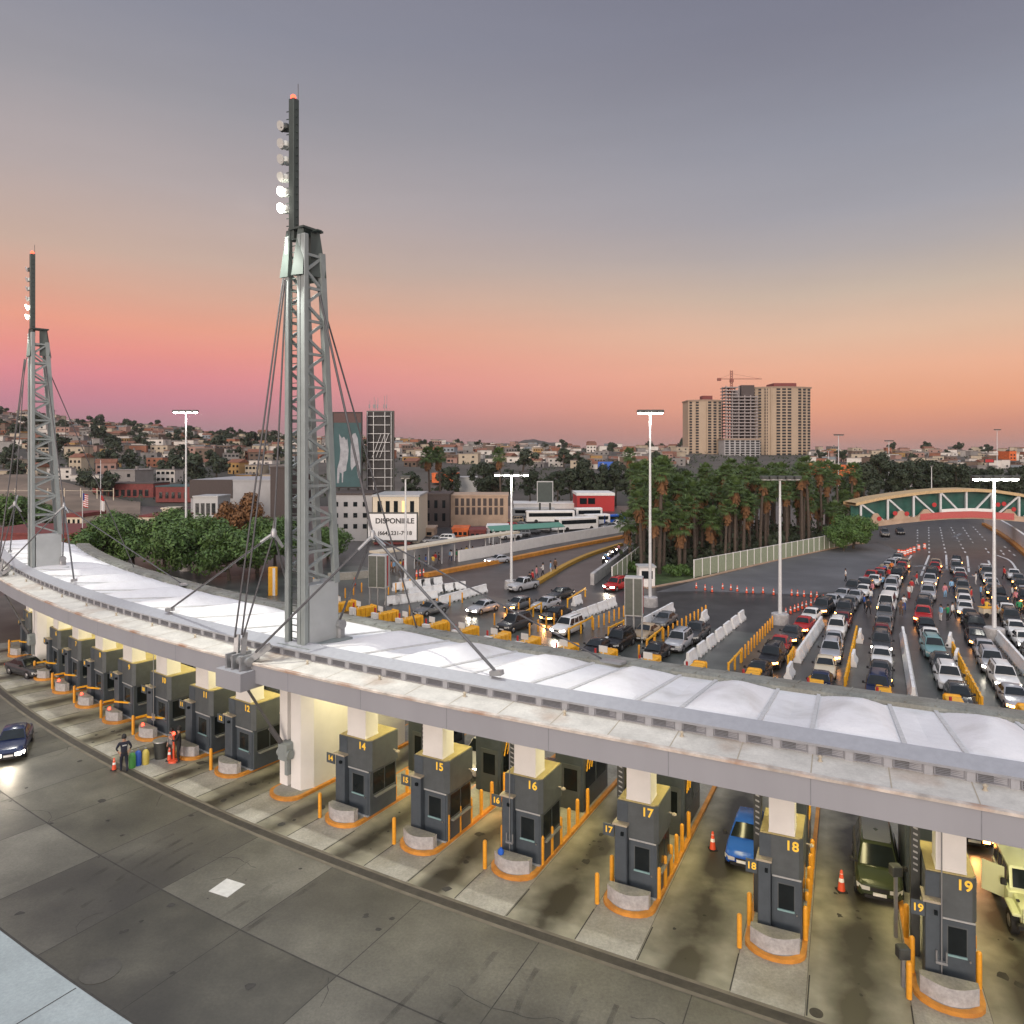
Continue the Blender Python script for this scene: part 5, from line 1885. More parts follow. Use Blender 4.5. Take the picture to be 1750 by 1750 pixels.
ug = MB()  # dark leaf faces added to darken the gaps between the palm trunks
rnd = random.Random(909)
n = 0
while n < 420:
    p = G(rnd.uniform(1066, 1462), 906 + 80 * rnd.random())
    if not inside(p, pw):
        continue
    x = px(p)[0]
    if p.y < 21250 / (985 - YH - max(0, (x - 1190)) * .213) * 1.06:
        continue
    n += 1
    h_ = rnd.uniform(.8, 4.2)
    for k in range(16):
        c = p + Vector((rnd.gauss(0, .7), rnd.gauss(0, .7), abs(rnd.gauss(0, .5)) * h_))
        u_ = Vector((rnd.gauss(0, 1), rnd.gauss(0, .5), rnd.gauss(0, 1))).normalized() * rnd.uniform(.25, .6)
        v_ = Vector((rnd.gauss(0, 1), rnd.gauss(0, .5), rnd.gauss(0, 1))).normalized() * rnd.uniform(.2, .45)
        ug.add([c - u_, c - v_, c + u_, c + v_], [(0, 1, 2, 3)])
o = link('undergrowth_and_fill', ug.mesh('undergrowth_and_fill', mt['leaf_dk']))
o['kind'] = 'stuff'
# ------------------------------------------------------------------ vehicles (local +x is forward)
PAINT = {n: M('paint_' + n.replace(' ', '_'), c, .25, .25 if n in ('silver', 'grey') else 0, var=.04, scale=.6) for n, c in {
    'white': (.72, .72, .70), 'silver': (.42, .43, .45), 'grey': (.16, .165, .17), 'black': (.014, .014, .016), 'dark blue': (.012, .02, .06), 'blue': (.02, .10, .45), 'red': (.40, .02, .02), 'maroon': (.14, .012, .015),
    'tan': (.42, .33, .22), 'cream': (.66, .58, .42), 'teal': (.16, .30, .31), 'green': (.036, .046, .022), 'pale green': (.60, .64, .40), 'charcoal': (.045, .047, .05)}.items()}
KINDS = {  # L, W, hood z, belt z, roof z, tail z, windscreen base, roof front, roof rear, rear base, front wheel, rear wheel, wheel radius
    'sedan': (4.7, 1.80, .84, .95, 1.44, .98, .92, .20, -1.00, -1.68, 1.42, -1.38, .32),
    'hatchback': (4.1, 1.74, .86, .97, 1.50, 1.00, .98, .25, -1.35, -1.92, 1.30, -1.25, .31),
    'suv': (4.7, 1.90, 1.02, 1.12, 1.80, 1.12, 1.02, .42, -1.95, -2.24, 1.42, -1.40, .37),
    'minivan': (4.9, 1.92, .98, 1.10, 1.76, 1.10, 1.45, .52, -2.05, -2.38, 1.52, -1.48, .34),
    'van': (5.2, 1.96, 1.12, 1.28, 2.25, 1.3, 1.85, 1.25, -2.45, -2.56, 1.70, -1.55, .35),
    'pickup': (5.4, 1.92, 1.06, 1.14, 1.82, 1.12, .98, .42, -.70, -.95, 1.65, -1.60, .38),
}


def car_meshes(kind):
    Lg, Wd, hood, belt, roof, tail, a0, a1, b1, b0, wf, wr, wrad = KINDS[kind]
    hw = Wd / 2
    body = MB()
    st = [(Lg / 2, .74, .42, hood - .22), (Lg / 2 - .06, .84, .30, hood - .12), (Lg / 2 - .25, .94, .24, hood - .05), (Lg / 2 - .7, .99, .21, hood), (a0, 1.0, .21, belt - .02), ((a0 + b0) / 2, 1.0, .20, belt),
          (b0, 1.0, .21, belt if kind != 'pickup' else belt), (-Lg / 2 + .35, .97, .26, tail), (-Lg / 2 + .08, .90, .32, tail - .06), (-Lg / 2, .80, .45, tail - .18)]
    rows = []
    for x, ws, zb, zt in st:
        w_ = hw * ws
        hh = zt - zb
        half = [(w_ * .86, zb), (w_ * .96, zb + hh * .10), (w_, zb + hh * .35), (w_ * .995, zb + hh * .62), (w_ * .95, zb + hh * .86), (w_ * .86, zt), (w_ * .45, zt + .025)]
        ring = [(x, y, z) for y, z in half] + [(x, 0, zt + .035)] + [(x, -y, z) for y, z in reversed(half)]
        rows.append(ring)
    body.sheet(rows, 0)
    k = len(rows[0])
    body.add(rows[0], [tuple(range(k))], 0)
    body.add(rows[-1], [tuple(range(k - 1, -1, -1))], 0)
    # greenhouse
    wb, wt = hw * .87, hw * .70
    rows = []
    for x, z, y_ in ((a0, belt, wb), (a1, roof, wt), ((a1 + b1) / 2, roof + .03, wt * 1.02), (b1, roof - .02, wt), (b0, belt, wb)):
        if z == belt:
            rows.append([(x, wb, belt - .03), (x, wb * .98, belt), (x, wb * .9, belt + .01), (x, 0, belt + .03), (x, -wb * .9, belt + .01), (x, -wb * .98, belt), (x, -wb, belt - .03)])
        else:
            rows.append([(x, wb, belt - .03), (x, y_, z - .07), (x, y_ * .88, z), (x, 0, z + .025), (x, -y_ * .88, z), (x, -y_, z - .07), (x, -wb, belt - .03)])
    body.sheet(rows, 0)
    # arches and sills
    for xx in (wf, wr):
        for s in (-1, 1):
            body.tube((xx, s * (hw - .06), wrad), (xx, s * (hw + .006), wrad), wrad + .07, n=16, mi=1)
    body.box(-Lg / 2 + .5, Lg / 2 - .5, -hw * .9, hw * .9, .17, .24, 1)
    body.box(Lg / 2 - .10, Lg / 2 + .012, -hw * .62, hw * .62, .26, .40, 1)
    if kind == 'pickup':
        body.box(-Lg / 2 + .16, b0 - .12, -hw * .80, hw * .80, tail - .02, tail + .05, 1)
    if kind == 'suv':
        for s in (-1, 1):
            body.bar((a1 - .1, s * wt * .86, roof + .06), (b1 + .1, s * wt * .86, roof + .06), .05, mi=1)
    out = {}
    out['body'] = body.mesh('body', [PAINT['white'], mt['black']], 40)

    def pane(P_, off_):
        n_ = (Vector(P_[1]) - Vector(P_[0])).cross(Vector(P_[2]) - Vector(P_[0])).normalized()
        if n_.dot(off_) < 0:
            n_ = -n_
        return [Vector(p) + n_ * .014 for p in P_]
    e = .10
    lerp = lambda p, q, t: tuple(a + (b_ - a) * t for a, b_ in zip(p, q))
    f0l, f0r, f1l, f1r = (a0, wb * .93, belt + .02), (a0, -wb * .93, belt + .02), (a1, wt * .86, roof - .01), (a1, -wt * .86, roof - .01)
    def screen(l0, r0, l1, r1, a, b_, off_, nm):
        P_ = pane([lerp(l0, l1, a), lerp(r0, r1, a), lerp(r0, r1, b_), lerp(l0, l1, b_)], off_)
        n_ = off_.normalized() * .055
        m0, m1 = (P_[0] + P_[1]) / 2 + n_, (P_[2] + P_[3]) / 2 + n_
        return MB().add([P_[0], m0, P_[1], P_[2], m1, P_[3]], [(0, 1, 4, 5), (1, 2, 3, 4)]).mesh(nm, mt['glass'], 40)
    out['windscreen'] = screen(f0l, f0r, f1l, f1r, .06, .93, Vector((1, 0, 1)), 'windscreen')
    r0l, r0r, r1l, r1r = (b0, wb * .9, belt + .02), (b0, -wb * .9, belt + .02), (b1, wt * .84, roof - .03), (b1, -wt * .84, roof - .03)
    out['rear_window'] = screen(r0l, r0r, r1l, r1r, .1, .9, Vector((-1, 0, .6)), 'rear_window')
    for s, nm in ((1, 'side_window'), (-1, 'side_window2')):
        mb = MB()
        yl, yh = s * wb * 1.0, s * wt
        zl, zh = belt + .04, roof - .13
        tt = (zh - belt) / (roof - .07 - belt)
        y2 = yl + (yh - yl) * tt
        ye = yl + (yh - yl) * .06
        fx0, fx1 = a0 - .16, a0 + (a1 - a0) * .88 - .06
        bx0, bx1 = b0 + .20, b0 + (b1 - b0) * .88 + .06
        nb = 2 if kind in ('sedan', 'hatchback', 'pickup') else 3
        if kind == 'pickup':
            bx0, bx1 = b0 + .12, b1 + .1
        for i in range(nb):
            u0, u1 = i / nb + (.02 if i else 0), (i + 1) / nb - (.02 if i < nb - 1 else 0)
            P_ = [(fx0 + (bx0 - fx0) * u0, ye, zl), (fx0 + (bx0 - fx0) * u1, ye, zl), (fx1 + (bx1 - fx1) * u1, y2, zh), (fx1 + (bx1 - fx1) * u0, y2, zh)]
            mb.add(pane(P_, Vector((0, s, 0))), [(0, 1, 2, 3)])
        out[nm] = mb.mesh('side_window', mt['glass'])
    for s, nm in ((1, 'headlight'), (-1, 'headlight2')):
        mb = MB().add([(Lg / 2 - .03, s * hw * .40, hood - .24), (Lg / 2 - .03, s * hw * .40, hood - .40), (Lg / 2 - .04, s * hw * .72, hood - .40), (Lg / 2 - .04, s * hw * .74, hood - .22),
                       (Lg / 2 - .22, s * hw * .93, hood - .38), (Lg / 2 - .24, s * hw * .95, hood - .18)], [(0, 1, 2, 3), (3, 2, 4, 5)])
        mb.v = [(p[0] + .05, p[1] * 1.005, p[2]) for p in mb.v]
        out[nm] = mb.mesh('headlight', mt['lens'])
        tl_ = MB().box(-Lg / 2 - .012, -Lg / 2 + .08, s * hw * .76 - .10, s * hw * .76 + .10, tail - .36, tail - .2).mesh('tail_light', mt['tail'])
        out['tail' + nm] = tl_
    out['grille'] = MB().box(Lg / 2 - .03, Lg / 2 + .016, -hw * .36, hw * .36, hood - .40, hood - .25).mesh('grille', mt['black'])
    out['number_plate'] = MB().box(Lg / 2 - .02, Lg / 2 + .03, -.26, .26, .40, .53).mesh('number_plate', mt['plate'])
    w_ = MB().tube((0, -.11, 0), (0, .11, 0), wrad, n=16, mi=0)
    for s in (-1, 1):
        w_.tube((0, s * .10, 0), (0, s * .125, 0), wrad * .62, wrad * .55, n=10, mi=1)
    out['wheel'] = w_.mesh('wheel', [mt['tyre'], mt['rim']], 50)
    out['mirror'] = MB().bbox(a0 - .34, a0 - .14, hw + .02, hw + .20, belt + .02, belt + .20, .03).box(a0 - .27, a0 - .2, hw * .86, hw + .03, belt, belt + .06).mesh('mirror', mt['black'])
    out['mirror2'] = MB().bbox(a0 - .34, a0 - .14, -hw - .20, -hw - .02, belt + .02, belt + .20, .03).box(a0 - .27, a0 - .2, -hw - .03, -hw * .86, belt, belt + .06).mesh('mirror', mt['black'])
    return out


CARS = {k: car_meshes(k) for k in KINDS}


CS = .87


def car(kind, colour, loc, heading, label, lights=None, detail=2, group=None, cat=None, extra=None):
    """heading: direction the car faces, as a vector"""
    ms = CARS[kind]
    Lg, Wd, hood, belt, roof, tail, a0, a1, b1, b0, wf, wr, wrad = KINDS[kind]
    r = thing({'suv': 'parked_suv'}.get(kind, kind), label, cat or {'suv': 'car', 'sedan': 'car', 'hatchback': 'car', 'pickup': 'pickup truck'}.get(kind, kind), Vector((loc.x, loc.y, .015)), math.atan2(heading.y, heading.x), group)
    r.scale = (CS,) * 3
    o = link('body', ms['body'], r)
    o.material_slots[0].link = 'OBJECT'
    o.material_slots[0].material = PAINT[colour]
    link('windscreen', ms['windscreen'], r)
    link('side_window', ms['side_window'], r)
    link('side_window', ms['side_window2'], r)
    for nm in ('headlight', 'headlight2'):
        h = link('headlight', ms[nm], r)
        if lights and nm == 'headlight':
            li = bpy.data.lights.get('beam_' + lights)
            if li is None:
                li = bpy.data.lights.new('beam_' + lights, 'SPOT')
                li.energy, li.spot_size, li.spot_blend, li.shadow_soft_size = 260, R_(95), .8, .1
                li.color = (1, .42, .12) if lights == 'lit_amber' else (1, .85, .65)
            lo = bpy.data.objects.new('headlight_beam', li)
            C.objects.link(lo)
            hv = Vector((math.cos(r.rotation_euler.z), math.sin(r.rotation_euler.z), 0))
            lo.location = r.location + hv * (Lg / 2 * CS + .12) + Vector((0, 0, .62))
            lo.rotation_euler = (hv * 1.0 + Vector((0, 0, -.42))).to_track_quat('-Z', 'Y').to_euler()
        if lights:
            h.material_slots[0].link = 'OBJECT'
            h.material_slots[0].material = mt[lights]
    if detail:
        for x, s in ((wf, 1), (wf, -1)) + (((wr, 1), (wr, -1)) if detail > 1 else ()):
            link('wheel', ms['wheel'], r, (x, s * (Wd / 2 - .10), wrad))
        link('number_plate', ms['number_plate'], r)
        link('grille', ms['grille'], r)
    if detail > 1:
        link('rear_window', ms['rear_window'], r)
        for nm in ('tailheadlight', 'tailheadlight2'):
            link('tail_light', ms[nm], r)
        link('mirror', ms['mirror'], r)
        link('mirror', ms['mirror2'], r)
    return r


def toward_canopy(p):
    d = Vector((p.x - CEN.x, p.y - CEN.y, 0))
    return d.normalized()


QG = 'cars queueing for the booths'
rnd = random.Random(3)
# lanes of the queue: named, with the path they follow from the canopy outwards and their cars from front to back
LANES = [
    ('first full lane', [(1298, 1160), (1352, 1096), (1400, 1052), (1452, 1018), (1500, 988)],
     [('sedan', 'black', 0), ('suv', 'black', 'lit_amber'), ('sedan', 'red', 'lit_head'), ('sedan', 'charcoal', 'lit_amber'), ('sedan', 'red', 'lit_amber'), ('sedan', 'white', 0), ('suv', 'charcoal', 'lit_amber'), ('sedan', 'silver', 0), ('sedan', 'silver', 0), ('pickup', 'charcoal', 'lit_amber'), ('sedan', 'silver', 0), ('pickup', 'red', 'lit_amber')]),
    ('lane left of the yellow rail', [(1402, 1180), (1412, 1140), (1432, 1080), (1462, 1030), (1500, 992), (1516, 978)],
     [('sedan', 'dark blue', 'lit_head'), ('sedan', 'cream', 0), ('suv', 'silver', 'lit_amber'), ('sedan', 'silver', 'lit_amber'), ('suv', 'white', 0), ('sedan', 'maroon', 0), ('suv', 'charcoal', 'lit_amber'), ('sedan', 'grey', 0), ('sedan', 'silver', 0), ('sedan', 'white', 0), ('hatchback', 'charcoal', 'lit_amber'), ('sedan', 'white', 0), ('sedan', 'grey', 0)]),
    ('lane right of the yellow rail', [(1502, 1190), (1508, 1100), (1516, 1040), (1530, 1000), (1540, 980)],
     [('suv', 'dark blue', 0), ('sedan', 'charcoal', 'lit_amber'), ('sedan', 'white', 0), ('suv', 'charcoal', 'lit_head'), ('hatchback', 'maroon', 'lit_amber'), ('sedan', 'grey', 0), ('suv', 'grey', 0), ('van', 'white', 'lit_amber'), ('sedan', 'white', 0), ('sedan', 'white', 0), ('suv', 'silver', 0), ('sedan', 'white', 0)]),
    ('lane left of the striped rail', [(1640, 1204), (1612, 1150), (1586, 1095), (1580, 1050), (1590, 1005), (1594, 985)],
     [('hatchback', 'charcoal', 0), ('suv', 'white', 0), ('sedan', 'charcoal', 'lit_head'), ('suv', 'teal', 0), ('sedan', 'white', 'lit_amber'), ('sedan', 'black', 0), ('pickup', 'red', 'lit_amber'), ('suv', 'charcoal', 0), ('sedan', 'grey', 0), ('suv', 'silver', 0), ('sedan', 'white', 0), ('pickup', 'silver', 'lit_amber')]),
    ('lane right of the striped rail', [(1735, 1205), (1694, 1142), (1668, 1090), (1652, 1050), (1642, 1010), (1638, 985)],
     [('sedan', 'silver', 'lit_amber'), ('suv', 'white', 'lit_head'), ('suv', 'silver', 'lit_head'), ('sedan', 'silver', 'lit_amber'), ('sedan', 'charcoal', 'lit_amber'), ('suv', 'black', 0), ('sedan', 'black', 0), ('sedan', 'white', 'lit_amber'), ('hatchback', 'white', 0), ('sedan', 'tan', 'lit_amber'), ('suv', 'grey', 0), ('sedan', 'charcoal', 0), ('sedan', 'maroon', 0)]),
    ('lane behind the five lamp pole', [(1790, 1150), (1740, 1086), (1722, 1055), (1704, 1025), (1690, 995)],
     [('suv', 'white', 0), ('sedan', 'charcoal', 'lit_amber'), ('sedan', 'white', 'lit_head'), ('sedan', 'white', 0), ('suv', 'charcoal', 0), ('sedan', 'white', 0), ('sedan', 'charcoal', 0), ('suv', 'black', 'lit_amber'), ('sedan', 'grey', 'lit_amber'), ('sedan', 'silver', 0)]),
    ('farthest right lane', [(1795, 1100), (1765, 1050), (1748, 1015), (1736, 990)],
     [('sedan', 'black', 'lit_amber'), ('suv', 'charcoal', 'lit_amber'), ('sedan', 'white', 'lit_amber'), ('sedan', 'maroon', 'lit_head'), ('suv', 'black', 'lit_amber'), ('sedan', 'silver', 0), ('sedan', 'charcoal', 'lit_amber')]),
]
ORDQ = ['at the front of', 'second in', 'third in', 'fourth in', 'fifth in', 'sixth in', 'seventh in', 'eighth in', 'ninth in', 'tenth in', 'eleventh in', 'twelfth in', 'thirteenth in', 'fourteenth in', 'fifteenth in', 'sixteenth in', 'seventeenth in', 'eighteenth in', 'nineteenth in']
for lname, path, cars in LANES:
    P_ = curve_px(path, 30)
    cum = [0]
    for a, b in zip(P_, P_[1:]):
        cum.append(cum[-1] + (b - a).length)
    # cars stand nearly bumper to bumper over the whole path
    cars = cars + [(('sedan', 'suv', 'sedan', 'hatchback')[(i * 7 + len(lname)) % 4], ('white', 'silver', 'charcoal', 'grey', 'tan', 'black', 'white', 'red')[(i * 5 + len(lname)) % 8], 'lit_amber' if i % 3 == 0 else 0) for i in range(max(1, round(len(cars) * .32)))]
    lens = [KINDS[k][0] * CS for k, _, _ in cars]
    tot = sum(lens[1:-1]) + lens[0] / 2 + lens[-1] / 2
    gap = max(.4, (cum[-1] - tot) / (len(cars) - 1))
    pos = 0
    for i, (kd, colr, lt) in enumerate(cars):
        if i:
            pos += lens[i - 1] / 2 + lens[i] / 2 + gap * rnd.uniform(.8, 1.2)
        j = 0
        while j < len(cum) - 2 and cum[j + 1] < pos:
            j += 1
        u = (pos - cum[j]) / max(1e-6, cum[j + 1] - cum[j])
        c = P_[j].lerp(P_[j + 1], u)
        hd = (P_[j] - P_[j + 1]).normalized()
        side = Vector((-hd.y, hd.x, 0))
        c += side * rnd.uniform(-.18, .18)
        x = px(c)[0]
        if x > 1790:
            continue
        nm = {'suv': 'SUV', 'van': 'tall van', 'pickup': 'pickup'}.get(kd, kd)
        lit = ' with amber lights' if lt == 'lit_amber' else ' with white lights' if lt and ' ' not in colr else ''
        car(kd, colr, c, (hd + side * rnd.uniform(-.04, .04)), f'{colr} {nm}{lit} {ORDQ[i]} the {lname}', lt or None, 2 if i < 4 else 1, QG)
# left part of the queue, nearly empty
for kd, colr, x, y, lt, lb in [
    ('suv', 'silver', 1160, 1108, 0, 'silver SUV beside the white barriers, in front of the dark pickup'), ('pickup', 'charcoal', 1190, 1092, 0, 'dark pickup waiting behind the silver SUV near the white barriers'),
    ('suv', 'black', 1058, 1106, 0, 'black SUV between the second sign totem and the canopy edge'), ('sedan', 'tan', 1104, 1090, 0, 'tan sedan behind the second sign totem legs'), ('sedan', 'grey', 1136, 1068, 0, 'grey sedan rolling up behind the second sign totem'),
    ('sedan', 'black', 1120, 1126, 0, 'black sedan half hidden behind the canopy edge near the yellow cushion'), ('suv', 'white', 970, 1082, 'lit_head', 'white SUV in the lane left of the second sign totem'), ('sedan', 'black', 950, 1058, 'lit_amber', 'black sedan with amber lights behind the white SUV'),
    ('suv', 'charcoal', 879, 1076, 0, 'dark SUV with bright roof among the left queue lanes'), ('sedan', 'silver', 933, 1040, 0, 'silver sedan farthest back in the left queue lanes'), ('sedan', 'silver', 826, 1046, 'lit_head', 'silver sedan leaving beside the long white barriers'),
    ('sedan', 'grey', 736, 1049, 0, 'grey sedan beside the canopy cable near the yellow cushions'), ('hatchback', 'grey', 886, 1041, 'lit_amber', 'grey hatchback with amber lights in the left queue'), ('pickup', 'silver', 894, 1008, 0, 'silver pickup standing at the slim pole on the left road'),
    ('suv', 'red', 1053, 1008, 'lit_head', 'red SUV turning in by the concrete barrier'), ('sedan', 'black', 1020, 1118, 0, 'black sedan partly hidden by the canopy, left of the black SUV'), ('sedan', 'charcoal', 958, 1022, 0, 'charcoal sedan passing the rail at the back of the left queue')]:
    p = G(x, y)
    car(kd, colr, p, toward_canopy(p), lb, lt or None, 2, QG)
p = G(851, 962)
car('sedan', 'silver', p, Vector((-1, -.62, 0)).normalized(), 'silver sedan driving along the orange barrier of the left road', 'lit_head', 2)
# cars beneath the footbridge and on the road beyond
for kd, colr, x, y, lb in [('sedan', 'black', 1538, 912, 'black car under the footbridge near the abutment'), ('suv', 'grey', 1512, 916, 'grey car parked in the shade at the footbridge abutment')]:
    p = G(x, y)
    car(kd, colr, p, Vector((-.4, -1, 0)), lb, None, 1)
# inside the booth lanes
def in_lane(k, frac, n):
    s = lane_s(k) + (lane_s(k + 1) - lane_s(k)) * frac
    t_, d_, rz = frame(s)
    return A(s, n, 0), -d_
p = G(1500, 1500)
hd = -frame(14)[1]
mv = car('minivan', 'green', p + Vector((.0, .1, 0)), hd, 'dark green minivan with grey roof between booths 18 and 19', None, 2)
part('roof_rack', MB().box(-2.0, .4, -.56, .56, 1.795, 1.81).bar((-1.9, .55, 1.85), (.4, .55, 1.85), .05).bar((-1.9, -.55, 1.85), (.4, -.55, 1.85), .05), PAINT['grey'], mv)
p = G(1285, 1472)
car('hatchback', 'blue', p + Vector((.1, .8, 0)), -frame(9)[1], 'bright blue hatchback half hidden by booth 18', None, 2)
for k, fr_, n, kd, colr, lt, lb in ((14, .55, 9.5, 'suv', 'white', 'lit_head', 'white SUV waiting in the lane between booths 14 and 15'), (15, .5, 8.5, 'sedan', 'charcoal', 'lit_amber', 'charcoal sedan in the lane between booths 15 and 16'), (19, .5, 14, 'sedan', 'black', 'lit_amber', 'black sedan coming up behind the pale jeep')):
    p, hd = in_lane(k, fr_, n)
    car(kd, colr, p, hd, lb, lt, 2)
p = G(40, 1140)
car('sedan', 'charcoal', G(48, 1152), Vector((.9, -.5, 0)).normalized(), 'dark sedan crossing near the distant pier at the far left', None, 2)
pc = car('sedan', 'dark blue', G(24, 1282), Vector((.45, -.89, 0)).normalized(), 'dark sedan with lit headlights driving over the plaza at the left', 'lit_head', 2)

# pale jeep at the right edge
def jeep(loc, hd, label):
    r = thing('jeep', label, 'jeep', Vector((loc.x, loc.y, .015)), math.atan2(hd.y, hd.x))
    r.scale = (.98,) * 3
    pm_ = PAINT['pale green']
    b_ = MB().bbox(-1.95, .62, -.80, .80, .52, 1.15, .04).bbox(.60, 1.72, -.66, .66, .58, 1.14, .06)
    b_.box(1.70, 1.80, -.62, .62, .58, 1.16)
    part('body', b_, pm_, r, 40)
    hs = MB()
    hs.sheet([[(x, y, z) for y, z in ((.74, 1.14), (.68, 1.80), (.60, 1.86), (-.60, 1.86), (-.68, 1.80), (-.74, 1.14))] for x in (.12, -1.95)])
    hs.add([(-1.95, .74, 1.14), (-1.95, .68, 1.80), (-1.95, .6, 1.86), (-1.95, -.6, 1.86), (-1.95, -.68, 1.80), (-1.95, -.74, 1.14)], [(0, 1, 2, 3, 4, 5)])
    hs.add([(.12, .68, 1.80), (.12, .6, 1.86), (.12, -.6, 1.86), (.12, -.68, 1.80), (.44, -.72, 1.16), (.44, .72, 1.16)], [(0, 1, 2, 3, 4, 5)])
    part('hardtop', hs, pm_, r, 40)
    part('windscreen', MB().add([(.455, .62, 1.22), (.455, -.62, 1.22), (.165, -.58, 1.78), (.165, .58, 1.78)], [(0, 1, 2, 3)]), mt['glass'], r)
    for s in (1, -1):
        sw = MB()
        for xa, xb in ((.02, -.62), (-.72, -1.22), (-1.32, -1.86)):
            sw.add([(xa, s * .745, 1.22), (xb, s * .745, 1.22), (xb, s * .703, 1.72), (xa, s * .703, 1.72)], [(0, 1, 2, 3)])
        part('side_window', sw, mt['glass'], r)
        fe = MB().bbox(.72, 1.80, s * .66 if s > 0 else -.94, .94 if s > 0 else -.66, .86, .96, .04)
        part('fender', fe, pm_, r)
        part('headlight', MB().tube((1.78, s * .42, .96), (1.83, s * .42, .96), .11, n=14), mt['lens'], r)
        part('mirror', MB().bbox(.15, .28, s * .86 - .10, s * .86 + .10, 1.15, 1.38, .03), mt['black'], r)
        dm = MB().bbox(-.55, .02, s * .80 - .02, s * .80 + .02, .55, 1.15, .01)
        if s < 0:
            dm = MB().add([(.05, -.80, .56), (.05, -.80, 1.72), (-.32, -1.42, 1.72), (-.32, -1.42, .56), (.02, -.86, .56), (.02, -.86, 1.72), (-.35, -1.46, 1.72), (-.35, -1.46, .56)], [(0, 1, 2, 3), (7, 6, 5, 4), (0, 4, 5, 1), (1, 5, 6, 2), (2, 6, 7, 3), (3, 7, 4, 0)])
        part('door', dm, pm_, r)
    gr = MB()
    for i in range(7):
        gr.box(1.80, 1.812, -.27 + i * .08, -.22 + i * .08, .78, 1.08)
    part('grille', gr, mt['black'], r)
    part('bumper', MB().bbox(1.80, 2.0, -.82, .82, .50, .68, .03), mt['black'], r)
    part('bonnet_latch', MB().box(1.2, 1.3, .60, .70, 1.14, 1.19).box(1.2, 1.3, -.70, -.60, 1.14, 1.19).box(1.0, 1.2, -.05, .05, 1.142, 1.17), mt['black'], r)
    for x in (1.25, -1.3):
        for s in (1, -1):
            w_ = MB().tube((0, -.13, 0), (0, .13, 0), .41, n=18, mi=0)
            w_.tube((0, s * .12, 0), (0, s * .145, 0), .24, .2, n=10, mi=1)
            part('wheel', w_, [mt['tyre'], mt['rim']], r, 50, loc=(x, s * .80, .41))


jeep(G(1738, 1596) + Vector((1.1, .95, 0)), -frame(20)[1], 'pale green jeep with open door beside booth 19')

# ------------------------------------------------------------------ buses and trucks beyond the left road
def bus(label, x, y, Lg, hgt, wallm, ang, bands=True):
    p = G(x, y)
    r = thing('parked_bus', label, 'bus', p, ang)
    part('body', MB().bbox(-Lg / 2, Lg / 2, -1.2, 1.2, .4, hgt, .15), wallm, r)
    part('side_window', MB().box(-Lg / 2 + .6, Lg / 2 - .6, -1.23, -1.205, hgt * .52, hgt * .82), mt['glass'], r)
    part('windscreen', MB().box(Lg / 2 + .005, Lg / 2 + .03, -1.0, 1.0, hgt * .42, hgt * .85).box(-Lg / 2 - .03, -Lg / 2 - .005, -1.0, 1.0, hgt * .42, hgt * .85), mt['glass'], r)
    for xx in (-Lg * .3, Lg * .32):
        for s in (-1, 1):
            part('wheel', MB().tube((xx, s * 1.0, .45), (xx, s * 1.22, .45), .45, n=12), mt['tyre'], r)


for a in [('white bus parked behind the boundary wall, left of the tan truck', 985, 906, 10, 2.9, mt['white'], .45), ('long white coach parked below the slim grey billboard', 940, 893, 12, 3.0, mt['white'], .1), ('white box truck parked before the red restaurant', 1005, 889, 7, 3.2, mt['white'], .2),
          ('cream truck parked behind the boundary wall', 1000, 902, 6, 2.6, mt['cream'], .5), ('white coach beyond the green awning', 912, 886, 11, 2.8, mt['trim'], 0), ('blue truck parked at the edge of the palm grove', 1046, 896, 6, 2.4, PAINT['blue'], .4), ('white van shaped bus next to the blue truck', 1020, 897, 6, 2.6, mt['white'], .3)]:
    bus(*a)
aw = thing('green_awning', 'long green awning roof behind the white boundary wall', 'awning', G(905, 930))
part('roof', MB().add([(-7, -1.5, 2.6), (7, 4, 2.9), (6, 7, 3.5), (-8, 2, 3.2)], [(0, 1, 2, 3)]).add([(-7, -1.5, 2.5), (7, 4, 2.8), (6, 7, 3.4), (-8, 2, 3.1)], [(3, 2, 1, 0)]), M('green_awning', (.10, .26, .19), .7, coord=W), aw)
for x, y in ((-6.8, -1.2), (6.7, 4), (5.8, 6.6), (-7.6, 1.8)):
    part('post', MB().tube((x, y, 0), (x, y, 2.9), .08, n=6), mt['pole'], aw)

# cars parked behind the boundary wall
rnd = random.Random(31)
n = 0
for i, (x, y) in enumerate([(872, 921), (890, 917), (908, 913), (926, 910), (944, 908), (962, 904), (978, 901), (1040, 903), (1055, 900), (870, 905), (888, 901), (1030, 892), (1056, 888), (880, 893), (896, 890), (1012, 884), (972, 884), (744, 930), (760, 926)]):
    colr = rnd.choice(['white', 'silver', 'charcoal', 'red', 'blue', 'white', 'grey', 'tan'])
    kd = rnd.choice(['sedan', 'suv', 'hatchback', 'pickup'])
    car(kd, colr, G(x, y), Vector((-1, rnd.uniform(-.6, .3), 0)).normalized(), f"{colr} {'SUV' if kd == 'suv' else kd} parked behind the white boundary wall", None, 1, 'cars parked behind the boundary wall')
# ------------------------------------------------------------------ barriers, rails, cushions and cones of the queue
jb = MB()
prof = [(-.30, .14), (-.30, .26), (-.13, .52), (-.10, 1.0), (.10, 1.0), (.13, .52), (.30, .26), (.30, .14)]
jb.sheet([[(x, y, z) for y, z in prof] for x in (-.95, -.9, .9, .95)])
for s in (-.95, .95):
    jb.add([(s, y, z) for y, z in prof], [tuple(range(8))])
for a, b in ((-.95, -.65), (-.18, .18), (.65, .95)):
    jb.box(a, b, -.30, .30, 0, .141)
jb_me = jb.mesh('road_barrier', mt['barrier'], 40)
JB = 'white plastic barriers between the queue lanes'


